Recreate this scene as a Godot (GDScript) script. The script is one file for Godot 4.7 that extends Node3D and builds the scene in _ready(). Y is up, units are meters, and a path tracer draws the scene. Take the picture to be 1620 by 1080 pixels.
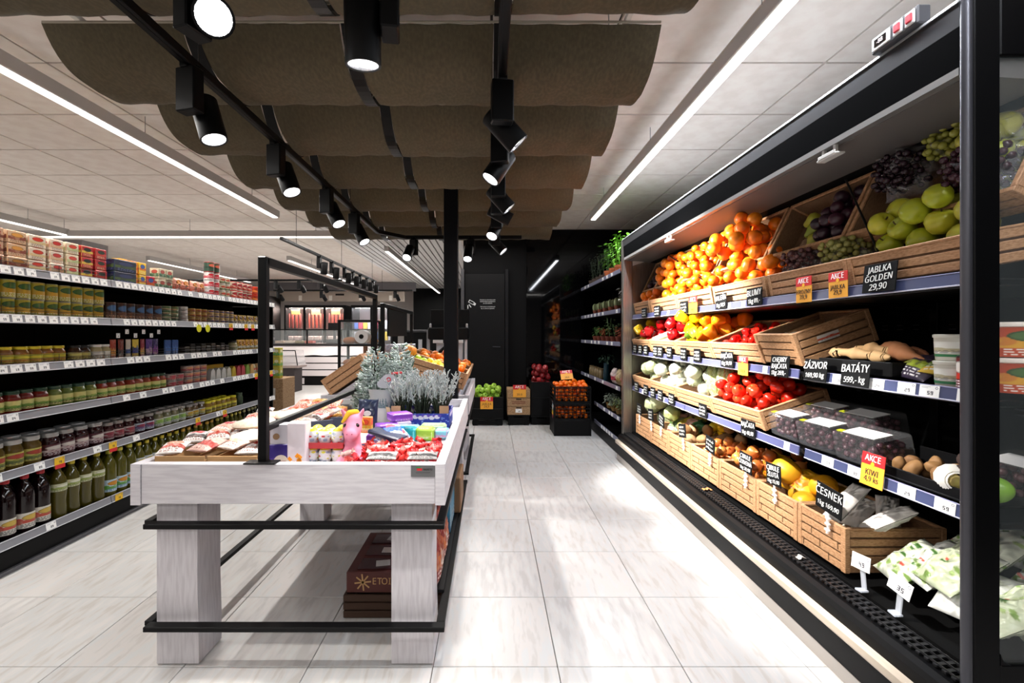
extends Node3D
# A small grocery: y up, metres, the camera 1.2 m above the floor looking down -z. D(x, y, depth) is a point at that depth.

class MB:
	var v := PackedVector3Array()
	var n := PackedVector3Array()
	var t := PackedVector2Array()
	var i := PackedInt32Array()

	func quad(a: Vector3, b: Vector3, c: Vector3, d: Vector3, nr: Vector3, u0 := Vector2.ZERO, u1 := Vector2.ONE) -> void:
		var k := v.size()
		v.append_array([a, b, c, d])
		n.append_array([nr, nr, nr, nr])
		t.append_array([Vector2(u0.x, u1.y), Vector2(u1.x, u1.y), Vector2(u1.x, u0.y), Vector2(u0.x, u0.y)])
		if (b - a).cross(c - a).dot(nr) > 0:
			i.append_array([k, k + 2, k + 1, k, k + 3, k + 2])
		else:
			i.append_array([k, k + 1, k + 2, k, k + 2, k + 3])

	func tri(a: Vector3, b: Vector3, c: Vector3, nr: Vector3) -> void:
		var k := v.size()
		v.append_array([a, b, c])
		n.append_array([nr, nr, nr])
		t.append_array([Vector2(0, 1), Vector2(1, 1), Vector2(.5, 0)])
		i.append_array([k, k + 2, k + 1] if (b - a).cross(c - a).dot(nr) > 0 else [k, k + 1, k + 2])

	func box(c: Vector3, s: Vector3, b := 0.0, bs := Basis.IDENTITY) -> MB:
		var h := s / 2
		b = minf(b, minf(h.x, minf(h.y, h.z)) * .9)
		var dirs := [Vector3.RIGHT, Vector3.LEFT, Vector3.UP, Vector3.DOWN, Vector3.BACK, Vector3.FORWARD]
		var rights := [Vector3.FORWARD, Vector3.BACK, Vector3.RIGHT, Vector3.RIGHT, Vector3.RIGHT, Vector3.LEFT]
		var ups := [Vector3.UP, Vector3.UP, Vector3.FORWARD, Vector3.BACK, Vector3.UP, Vector3.UP]
		var q := h - Vector3.ONE * b
		for f in 6:
			var o: Vector3 = dirs[f] * h
			var r: Vector3 = rights[f] * q
			var u: Vector3 = ups[f] * q
			quad(c + bs * (o - r - u), c + bs * (o + r - u), c + bs * (o + r + u), c + bs * (o - r + u), bs * dirs[f])
		if b > 0:
			for f in 3:
				var ax: Vector3 = dirs[f * 2]
				var p: Vector3 = dirs[(f * 2 + 2) % 6]
				var w: Vector3 = dirs[(f * 2 + 4) % 6]
				for sp in [-1, 1]:
					for sw in [-1, 1]:
						var e: Vector3 = ax * q
						var p1: Vector3 = p * h * sp + w * q * sw
						var p2: Vector3 = p * q * sp + w * h * sw
						quad(c + bs * (p1 - e), c + bs * (p1 + e), c + bs * (p2 + e), c + bs * (p2 - e), bs * (p * sp + w * sw).normalized())
			for sx in [-1, 1]:
				for sy in [-1, 1]:
					for sz in [-1, 1]:
						var s3 := Vector3(sx, sy, sz)
						tri(c + bs * (s3 * Vector3(h.x, q.y, q.z)), c + bs * (s3 * Vector3(q.x, h.y, q.z)), c + bs * (s3 * Vector3(q.x, q.y, h.z)), bs * s3.normalized())
		return self

	# profile of Vector2(radius, height) from the bottom up; a0..a1 in turns
	func lathe(pr: Array, seg := 16, off := Vector3.ZERO, bs := Basis.IDENTITY, lobes := 0, amp := 0.0, a0 := 0.0, a1 := 1.0) -> MB:
		var m := pr.size()
		var sn := []
		for j in m - 1:
			var d: Vector2 = pr[j + 1] - pr[j]
			sn.append(Vector2(d.y, -d.x).normalized() if d.length() > 1e-9 else Vector2(1, 0))
		var len_all: float = absf(pr[m - 1].y - pr[0].y) + 1e-9
		for j in m - 1:
			var n0: Vector2 = sn[j]
			var n1: Vector2 = sn[j]
			if j > 0 and sn[j - 1].dot(sn[j]) > .6:
				n0 = (sn[j - 1] + sn[j]).normalized()
			if j < m - 2 and sn[j + 1].dot(sn[j]) > .6:
				n1 = (sn[j + 1] + sn[j]).normalized()
			var k := v.size()
			for e in 2:
				var p: Vector2 = pr[j + e]
				var nn: Vector2 = n0 if e == 0 else n1
				for s in seg + 1:
					var a := TAU * lerpf(a0, a1, float(s) / seg)
					var g := 1.0 + amp * cos(a * lobes) if lobes else 1.0
					v.append(off + bs * Vector3(sin(a) * p.x * g, p.y, cos(a) * p.x * g))
					var dn := Vector3(sin(a) * nn.x, nn.y, cos(a) * nn.x)
					if lobes:
						dn += Vector3(cos(a), 0, -sin(a)) * amp * lobes * sin(a * lobes) * nn.x / g
					n.append((bs * dn).normalized())
					t.append(Vector2(float(s) / seg, 1.0 - absf(p.y - pr[0].y) / len_all))
			for s in seg:
				var b0 := k + s
				var b1 := k + seg + 1 + s
				i.append_array([b0, b1, b1 + 1, b0, b1 + 1, b0 + 1])
		return self

	# a smooth grid f(u, v); its front looks away from «mid», or along «up» when that is given
	func surf(nu: int, nv: int, f: Callable, mid := Vector3.ZERO, up := Vector3.ZERO) -> MB:
		var k := v.size()
		var e := .004
		var flip := 0
		for b in nv + 1:
			for a in nu + 1:
				var u := float(a) / nu
				var w := float(b) / nv
				var p: Vector3 = f.call(u, w)
				var du: Vector3 = f.call(u + e, clampf(w, .002, .998)) - f.call(u - e, clampf(w, .002, .998))
				var dv: Vector3 = f.call(u, minf(w + e, 1.0)) - f.call(u, maxf(w - e, 0.0))
				var nn := du.cross(dv).normalized()
				var want := up if up != Vector3.ZERO else p - mid
				if nn.dot(want) < 0:
					nn = -nn
				if nn == Vector3.ZERO:
					nn = want.normalized()
				v.append(p)
				n.append(nn)
				t.append(Vector2(u, 1.0 - w))
		for b in nv:
			for a in nu:
				var q := k + b * (nu + 1) + a
				var fn := (v[q + 1] - v[q]).cross(v[q + nu + 2] - v[q]) + (v[q + nu + 2] - v[q]).cross(v[q + nu + 1] - v[q])
				if fn.dot(n[q] + n[q + nu + 2]) > 0:
					i.append_array([q, q + nu + 2, q + 1, q, q + nu + 1, q + nu + 2])
				else:
					i.append_array([q, q + 1, q + nu + 2, q, q + nu + 2, q + nu + 1])
		return self

	func tube(pts: Array, r: float, seg := 6) -> MB:
		for j in pts.size() - 1:
			var d: Vector3 = pts[j + 1] - pts[j]
			var y := d.normalized()
			var x := y.cross(Vector3.UP if absf(y.y) < .9 else Vector3.RIGHT).normalized()
			lathe([Vector2(0, 0), Vector2(r, 0), Vector2(r, d.length()), Vector2(0, d.length())], seg, pts[j], Basis(x, y, x.cross(y)))
		return self

	func poly(pts: Array, z0: float, z1: float, bs := Basis.IDENTITY, off := Vector3.ZERO) -> MB: # x-y outline pushed along z
		var pk := PackedVector2Array(pts)
		var ccw := not Geometry2D.is_polygon_clockwise(pk)
		var ix := Geometry2D.triangulate_polygon(pk)
		for zz in [z0, z1]:
			var nr := bs * Vector3(0, 0, 1 if zz == z1 else -1)
			for q in range(0, ix.size(), 3):
				tri(off + bs * Vector3(pk[ix[q]].x, pk[ix[q]].y, zz), off + bs * Vector3(pk[ix[q + 1]].x, pk[ix[q + 1]].y, zz), off + bs * Vector3(pk[ix[q + 2]].x, pk[ix[q + 2]].y, zz), nr)
		for q in pk.size():
			var a := pk[q]
			var b := pk[(q + 1) % pk.size()]
			var nn := Vector2(b.y - a.y, a.x - b.x).normalized() * (1 if ccw else -1)
			quad(off + bs * Vector3(a.x, a.y, z0), off + bs * Vector3(b.x, b.y, z0), off + bs * Vector3(b.x, b.y, z1), off + bs * Vector3(a.x, a.y, z1), bs * Vector3(nn.x, nn.y, 0))
		return self

	func mesh() -> ArrayMesh:
		var ar := []
		ar.resize(Mesh.ARRAY_MAX)
		ar[Mesh.ARRAY_VERTEX] = v
		ar[Mesh.ARRAY_NORMAL] = n
		ar[Mesh.ARRAY_TEX_UV] = t
		ar[Mesh.ARRAY_INDEX] = i
		var m := ArrayMesh.new()
		m.add_surface_from_arrays(Mesh.PRIMITIVE_TRIANGLES, ar)
		return m

var rng := RandomNumberGenerator.new()
var mats := {}
var meshes := {}
var taken := {}
var texs := {}
const XF := Basis.IDENTITY
var FACE_R := Basis(Vector3.UP, PI / 2)   # local front (+z) looks to +x: the left gondola
var FACE_L := Basis(Vector3.UP, -PI / 2)  # local front looks to -x: the chilled wall

func D(x: float, y: float, depth: float) -> Vector3:
	return Vector3(x, y, -depth)

func rf(a: float, b: float) -> float:
	return rng.randf_range(a, b)

func numbered(nm: String) -> String:
	var k: int = taken.get(nm, -1) + 1
	taken[nm] = k
	return nm if k == 0 else "%s_%03d" % [nm, k]

func tag(o: Node, label: String, cat: String, group := "", kind := "") -> void:
	if label: o.set_meta("label", label)
	if cat: o.set_meta("category", cat)
	if group: o.set_meta("group", group)
	if kind: o.set_meta("kind", kind)

func thing(nm: String, label: String, cat: String, pos := Vector3.ZERO, bs := Basis.IDENTITY, group := "") -> Node3D:
	var o := Node3D.new()
	o.name = numbered(nm)
	add_child(o, true)
	o.transform = Transform3D(bs, pos)
	tag(o, label, cat, group)
	return o

func part(nm: String, me: Mesh, m: Material, parent: Node, pos := Vector3.ZERO, bs := Basis.IDENTITY) -> MeshInstance3D:
	var o := MeshInstance3D.new()
	o.name = nm
	o.mesh = me
	o.material_override = m
	o.transform = Transform3D(bs, pos)
	parent.add_child(o, true)
	return o

func solo(nm: String, me: Mesh, m: Material, label: String, cat: String, pos := Vector3.ZERO, bs := Basis.IDENTITY, group := "") -> MeshInstance3D:
	var o := part(numbered(nm), me, m, self, pos, bs)
	tag(o, label, cat, group)
	return o

func struct(nm: String, me: Mesh, m: Material, pos := Vector3.ZERO, bs := Basis.IDENTITY) -> MeshInstance3D:
	var o := part(numbered(nm), me, m, self, pos, bs)
	o.set_meta("kind", "structure")
	return o

func dup(o: Node3D, pos: Vector3, bs := Basis.IDENTITY, label := "", group := "") -> Node3D:
	var c: Node3D = o.duplicate()
	var re := RegEx.create_from_string("_\\d\\d\\d$")
	c.name = numbered(re.sub(o.name, ""))
	add_child(c, true)
	c.transform = Transform3D(bs, pos)
	if label: c.set_meta("label", label)
	if group: c.set_meta("group", group)
	return c

func M(hex: String, rough := .6, metal := 0.0, spec := .5) -> StandardMaterial3D:
	var k := "%s/%s/%s/%s" % [hex, rough, metal, spec]
	if not mats.has(k):
		var m := StandardMaterial3D.new()
		m.resource_name = "paint"
		m.albedo_color = Color(hex)
		m.roughness = rough
		m.metallic = metal
		m.metallic_specular = spec
		if m.albedo_color.v < .11 and rough > .1: # black paint and black plastic
			m.albedo_color = m.albedo_color * .55
			m.metallic_specular = minf(spec, .27)
		mats[k] = m
	return mats[k]

func glow(hex: String, e: float) -> StandardMaterial3D:
	var k := "g%s%s" % [hex, e]
	if not mats.has(k):
		var m := StandardMaterial3D.new()
		m.resource_name = "glow"
		m.albedo_color = Color("#dddddd")
		m.emission_enabled = true
		m.emission = Color(hex)
		m.emission_energy_multiplier = e
		mats[k] = m
	return mats[k]

func clear(hex: String, a: float, rough := .05) -> StandardMaterial3D:
	var k := "c%s%s%s" % [hex, a, rough]
	if not mats.has(k):
		var m := StandardMaterial3D.new()
		m.resource_name = "clear"
		m.albedo_color = Color(Color(hex), a)
		m.transparency = BaseMaterial3D.TRANSPARENCY_ALPHA
		m.roughness = rough
		m.metallic_specular = .35
		mats[k] = m
	return mats[k]

# a material whose colour runs through a ramp by noise, laid by position
func noisy(key: String, cols: Array, scale: Vector3, rough := .6, freq := .02, bump := 0.0, world := false, metal := 0.0) -> StandardMaterial3D:
	if mats.has(key):
		return mats[key]
	var nz := FastNoiseLite.new()
	nz.seed = hash(key) % 1000
	nz.frequency = freq
	nz.fractal_octaves = 5
	var g := Gradient.new()
	var offs := PackedFloat32Array()
	var cc := PackedColorArray()
	for k in cols.size():
		offs.append(.25 + .5 * k / (cols.size() - 1.0))
		cc.append(Color(cols[k]))
	g.offsets = offs
	g.colors = cc
	var tx := NoiseTexture2D.new()
	tx.width = 384
	tx.height = 384
	tx.seamless = true
	tx.noise = nz
	tx.color_ramp = g
	var m := StandardMaterial3D.new()
	m.resource_name = "grain"
	m.albedo_texture = tx
	m.roughness = rough
	m.metallic = metal
	m.uv1_triplanar = true
	m.uv1_world_triplanar = world
	m.uv1_scale = scale
	if bump:
		m.heightmap_enabled = true
		m.heightmap_texture = tx
		m.heightmap_scale = bump
	mats[key] = m
	return m

func rb(w: float, h: float, d: float, b := .004, y0 := true) -> ArrayMesh: # a rounded box that stands on its origin
	var k := "rb%.4f/%.4f/%.4f/%.4f/%s" % [w, h, d, b, y0]
	if not meshes.has(k):
		meshes[k] = MB.new().box(Vector3(0, h / 2 if y0 else 0.0, 0), Vector3(w, h, d), b).mesh()
	return meshes[k]

func lz(key: String, pr: Array, seg := 16, lobes := 0, amp := 0.0, a0 := 0.0, a1 := 1.0) -> ArrayMesh:
	if not meshes.has(key):
		meshes[key] = MB.new().lathe(pr, seg, Vector3.ZERO, Basis.IDENTITY, lobes, amp, a0, a1).mesh()
	return meshes[key]

func span_box(nm: String, a: Vector3, b: Vector3, m: Material, parent: Node, bev := .003) -> MeshInstance3D: # a box between two corners
	return part(nm, rb(absf(a.x - b.x), absf(a.y - b.y), absf(a.z - b.z), bev, false), m, parent, (a + b) / 2)

func words(txt: String, size: float, m: Material, parent: Node, pos: Vector3, bs := Basis.IDENTITY, nm := "lettering", font := "Droid Sans") -> MeshInstance3D:
	var tm := TextMesh.new()
	var f := SystemFont.new()
	f.font_names = PackedStringArray([font])
	tm.font = f
	tm.text = txt
	tm.font_size = 24
	tm.pixel_size = size / 24.0
	tm.depth = .0012
	tm.curve_step = 3.0
	return part(nm, tm, m, parent, pos, bs)

func chalk(key: String) -> Material:
	return M("#e8e8e4", .9)

# ---- flat print for packs: colour fields, a badge, a strip of small marks; all prints share one sheet
var sheet: Image
var sheet_at := 0
var sheet_mats := []

func put_print(im: Image, m: StandardMaterial3D) -> void:
	if sheet == null:
		sheet = Image.create(1024, 1024, false, Image.FORMAT_RGB8)
	var wide := im.get_width() > 52
	if wide and sheet_at % 18 == 17:
		sheet_at += 1
	var x := (sheet_at % 18) * 56 + 4
	var y := (sheet_at / 18) * 56 + 4
	sheet_at += 2 if wide else 1
	for o in [Vector2i(-2, 0), Vector2i(2, 0), Vector2i(0, -2), Vector2i(0, 2), Vector2i(0, 0)]:
		sheet.blit_rect(im, Rect2i(0, 0, im.get_width(), im.get_height()), Vector2i(x, y) + o)
	m.uv1_scale = Vector3(im.get_width() / 1024.0, im.get_height() / 1024.0, 1)
	m.uv1_offset = Vector3(x / 1024.0, y / 1024.0, 0)
	sheet_mats.append(m)

func finish_prints() -> void:
	var t := ImageTexture.create_from_image(sheet)
	for m in sheet_mats:
		m.albedo_texture = t

func art(key: String, base: String, band := "", badge := "", w := 48, h := 48, marks := "", seedv := 1) -> Image:
	var r := RandomNumberGenerator.new()
	r.seed = hash(key) + seedv
	var im := Image.create(w, h, false, Image.FORMAT_RGB8)
	im.fill(Color(base))
	if band:
		var y0 := int(h * r.randf_range(.45, .6))
		im.fill_rect(Rect2i(0, y0, w, int(h * r.randf_range(.2, .3))), Color(band))
		for q in 5:
			disc(im, r.randi_range(0, w), y0 + r.randi_range(-2, 6), r.randi_range(3, 7), Color(band).lerp(Color(base), r.randf_range(0, .5)))
	if badge:
		oval(im, w * .5, h * .3, w * .34, h * .19, Color(badge).darkened(.25))
		oval(im, w * .5, h * .3, w * .3, h * .155, Color(badge))
	if marks:
		for q in 3:
			var x := 6
			while x < w - 8:
				var l := r.randi_range(2, 6)
				im.fill_rect(Rect2i(x, h - 13 + q * 4, l, 2), Color(marks))
				x += l + 2
	return im

func disc(im: Image, cx: float, cy: float, r: float, c: Color) -> void:
	oval(im, cx, cy, r, r, c)

func oval(im: Image, cx: float, cy: float, rx: float, ry: float, c: Color) -> void:
	for y in range(maxi(0, int(cy - ry)), mini(im.get_height(), int(cy + ry) + 1)):
		for x in range(maxi(0, int(cx - rx)), mini(im.get_width(), int(cx + rx) + 1)):
			if pow((x - cx) / rx, 2) + pow((y - cy) / ry, 2) <= 1.0:
				im.set_pixel(x, y, c)

func printed(key: String, tex: Texture2D, rough := .45) -> StandardMaterial3D:
	if not mats.has("p" + key):
		var m := StandardMaterial3D.new()
		m.resource_name = "print"
		m.albedo_texture = tex
		m.roughness = rough
		mats["p" + key] = m
	return mats["p" + key]

func sheeted(key: String, im: Image, rough: float) -> StandardMaterial3D:
	var m := StandardMaterial3D.new()
	m.resource_name = "print"
	m.roughness = rough
	put_print(im, m)
	mats["p" + key] = m
	return m

func pack(key: String, base: String, band := "", badge := "", marks := "#444444", rough := .4) -> StandardMaterial3D:
	if mats.has("p" + key):
		return mats["p" + key]
	return sheeted(key, art(key, base, band, badge, 48, 48, marks), rough)

func digit_rows(d: int) -> Array:
	return [[7, 5, 5, 5, 7], [2, 6, 2, 2, 7], [7, 1, 7, 4, 7], [7, 1, 7, 1, 7], [5, 5, 7, 1, 1], [7, 4, 7, 1, 7], [7, 4, 7, 5, 7], [7, 1, 1, 2, 2], [7, 5, 7, 5, 7], [7, 5, 7, 1, 7]][d]

func price_mat(p: String, base := "#f2f2f0", top := "") -> StandardMaterial3D:
	var key := "tag" + p + base
	if mats.has("p" + key):
		return mats["p" + key]
	var im := Image.create(48, 32, false, Image.FORMAT_RGB8)
	im.fill(Color(base))
	if top:
		im.fill_rect(Rect2i(0, 0, 48, 12), Color(top))
	im.fill_rect(Rect2i(5, 4, 22, 1), Color("#9a9aa0"))
	im.fill_rect(Rect2i(5, 7, 16, 1), Color("#9a9aa0"))
	oval(im, 41, 6, 3.4, 3.4, Color("#70707a"))
	oval(im, 41, 6, 2.2, 2.2, Color(base))
	var x := 20
	for ch in p:
		var rows := digit_rows(int(ch))
		for ry in 5:
			for rx in 3:
				if rows[ry] & (4 >> rx):
					im.fill_rect(Rect2i(x + rx * 2, 16 + ry * 2, 2, 2), Color("#2a2a30"))
		x += 8
	return sheeted(key, im, .5)

# ---- places for round fruit dropped one by one into a box w x d (its floor at y = 0), lowest free spot of a few tries
func heap(count: int, w: float, d: float, r: float, sd: int, jit := .06, tries := 12, back_bias := 0.0) -> Array:
	var g := RandomNumberGenerator.new()
	g.seed = sd
	var out := []
	for k in count:
		var rr := r * (1.0 + g.randf_range(-jit, jit))
		var best := Vector3(0, 1e9, 0)
		var bs := 1e9
		for q in tries:
			var x := g.randf_range(-w / 2 + rr, w / 2 - rr)
			var z := g.randf_range(-d / 2 + rr, d / 2 - rr)
			var y := rr
			for o in out:
				var dx: float = o[0].x - x
				var dz: float = o[0].z - z
				var s: float = (o[1] + rr) * 1.01
				var q2 := dx * dx + dz * dz
				if q2 < s * s:
					y = maxf(y, o[0].y + sqrt(s * s - q2))
			var score := y + back_bias * (z / d)
			if score < bs:
				bs = score
				best = Vector3(x, y, z)
		out.append([best, rr])
	return out

# labels: things of one group that share a label are told apart by row and by place from the left, as seen from the camera
var band_of := {}
const UNITS := ["", "first", "second", "third", "fourth", "fifth", "sixth", "seventh", "eighth", "ninth", "tenth", "eleventh", "twelfth", "thirteenth", "fourteenth", "fifteenth", "sixteenth", "seventeenth", "eighteenth", "nineteenth"]

func ordinal(n: int) -> String:
	if n < 20:
		return UNITS[n]
	var t: String = ["", "", "twent", "thirt", "fort", "fift", "sixt", "sevent", "eight", "ninet"][n / 10]
	return t + "ieth" if n % 10 == 0 else t + "y-" + UNITS[n % 10]

func tell_apart() -> void:
	var by := {}
	for c in get_children():
		if c.has_meta("label") and c.has_meta("group"):
			var k: String = str(c.get_meta("label")) + "|" + str(c.get_meta("group"))
			if not by.has(k): by[k] = []
			by[k].append(c)
	for k in by:
		var all: Array = by[k]
		if all.size() < 2:
			continue
		var bands := {}
		if band_of.has(all[0]):
			for c in all:
				var bn: String = band_of[c]
				if not bands.has(bn): bands[bn] = []
				bands[bn].append(c)
		else:
			all.sort_custom(func(a, b): return (a.position.y - EYE) / -a.position.z > (b.position.y - EYE) / -b.position.z)
			var rows := clampi(int(round(sqrt(all.size() / 2.5))), 1, 9)
			for q in all.size():
				var r: int = q * rows / all.size()
				var bn: String = "" if rows == 1 else ["upper row", "lower row"][r] if rows == 2 else ordinal(r + 1) + " row down"
				if not bands.has(bn): bands[bn] = []
				bands[bn].append(all[q])
		for bn in bands:
			var row: Array = bands[bn]
			row.sort_custom(func(a, b): return a.position.x / -a.position.z < b.position.x / -b.position.z)
			for q in row.size():
				var t: String = row[q].get_meta("label")
				if bn: t += ", " + bn
				if row.size() > 1: t += ", " + ordinal(q + 1) + " from left"
				row[q].set_meta("label", t)

func spin() -> Basis:
	return Basis.from_euler(Vector3(rf(-.6, .6), rf(0, TAU), rf(-.6, .6)))

# ================= the scene
const EYE := 1.2
const CEIL := 2.66
const LED_E := 1.42       # energy per metre of the pendant tubes
const SPOT_E := 2.2

func _ready() -> void:
	rng.seed = 7
	var cam := Camera3D.new()
	cam.name = "camera"
	cam.projection = Camera3D.PROJECTION_FRUSTUM
	cam.near = .05
	cam.far = 60.0
	cam.size = .05 * 1080.0 / 748.0
	cam.frustum_offset = Vector2(.05 * 34.0 / 748.0, -.05 * 12.0 / 748.0)
	cam.position = Vector3(0, EYE, 0)
	add_child(cam)
	cam.current = true
	var we := WorldEnvironment.new()
	we.name = "environment"
	var env := Environment.new()
	env.background_mode = Environment.BG_COLOR
	env.background_color = Color.BLACK
	env.tonemap_mode = Environment.TONE_MAPPER_LINEAR
	env.tonemap_exposure = 1.0
	env.sdfgi_enabled = true
	env.ssao_enabled = true
	env.ssil_enabled = true
	we.environment = env
	add_child(we)
	lamps()
	room()
	canopy()
	tracks()
	gondola()
	chiller()
	chiller_goods()
	plant_shelf()
	table_one()
	table_one_goods()
	table_two()
	back_corner()
	far_hall()
	finish_prints()
	tell_apart()

# ---- pendant LED tubes: housing, glowing diffuser, wires, and an area light as long as the diffuser just below it
func lamp(a: Vector3, b: Vector3, label: String, housing_end := 0.0, k := 1.0, tint := "#fffbf6") -> void:
	var ln := (b - a).length()
	var along_x := absf(b.x - a.x) > absf(b.z - a.z)
	var o := thing("pendant_tube_light", label, "ceiling light", (a + b) / 2, Basis(Vector3.UP, PI / 2) if along_x else Basis.IDENTITY, "")
	part("housing", MB.new().box(Vector3(0, .045, -housing_end / 2 if not along_x else housing_end / 2), Vector3(.07, .075, ln + .06 + absf(housing_end)), .004).mesh(), M("#b9b6b4", .5), o)
	part("diffuser", MB.new().box(Vector3(0, .004, 0), Vector3(.052, .012, ln), .003).mesh(), glow("#fffaf2", 2.6), o)
	var nw := maxi(2, int(ln / 1.3))
	for q in nw:
		var z := -ln / 2 + ln * (q + .35) / nw
		part("suspension_wire", MB.new().tube([Vector3(0, .08, z), Vector3(0, CEIL - a.y, z)], .0022, 5).mesh(), M("#8a8888", .5), o)
		part("wire_clip", rb(.014, .012, .03, .002), M("#777777", .5), o, Vector3(0, .08, z))
	var l := AreaLight3D.new()
	l.name = "tube_light"
	l.area_size = Vector2(.05, ln)
	l.light_energy = LED_E * ln * k
	l.light_color = Color(tint)
	l.shadow_enabled = true
	l.area_range = 30.0
	l.area_attenuation = 2.0
	o.add_child(l)
	l.transform = Transform3D(Basis(Vector3.RIGHT, -PI / 2), Vector3(0, -.006, 0))

func lamps() -> void:
	lamp(D(-2.32, 2.45, -.6), D(-2.32, 2.45, 5.1), "long white pendant tube light running above the left grocery shelving")
	lamp(D(1.13, 2.45, -.3), D(1.13, 2.45, 5.2), "long white pendant tube light running above the front of the chilled produce wall", 0.0, 1.15, "#f2f7ff")
	lamp(D(-6.0, 2.43, 6.03), D(.42, 2.43, 6.03), "white pendant tube light crossing the shop behind the fabric canopy", .22)
	lamp(D(-1.58, 2.45, 7.2), D(-1.58, 2.45, 14.6), "white pendant tube light hung under the slatted white ceiling")
	lamp(D(-3.45, 2.45, 8.1), D(-3.45, 2.45, 12.0), "white pendant tube light beside the row of seven hanging black spotlights")
	lamp(D(-5.85, 2.45, 8.1), D(-5.85, 2.45, 11.5), "white pendant tube light seen above the tins of the left shelving")
	lamp(D(-5.7, 2.45, 13.4), D(-2.5, 2.45, 13.4), "white pendant tube light along the front of the far wall of fridges")
	lamp(D(-4.2, 2.45, -1.9), D(2.0, 2.45, -1.9), "white pendant tube light crossing the shop behind the viewer")
	lamp(D(-5.4, 2.45, .5), D(-5.4, 2.45, 6.0), "white pendant tube light over the aisle beyond the left shelving")

func tile_mat(k: int) -> StandardMaterial3D:
	var m := noisy("tile%d" % k, [["#bdb9b5", "#c8c5c3", "#c5c6c6", "#cdcac8"], ["#c0bcb9", "#cac7c5", "#cbc6c3", "#c6c7c7"], ["#bbb8b6", "#c5c3c2", "#cbc7c4", "#ccccca"]][k], Vector3(2.6, 1, .5), .36, .02, 0.0, true)
	return m

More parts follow.
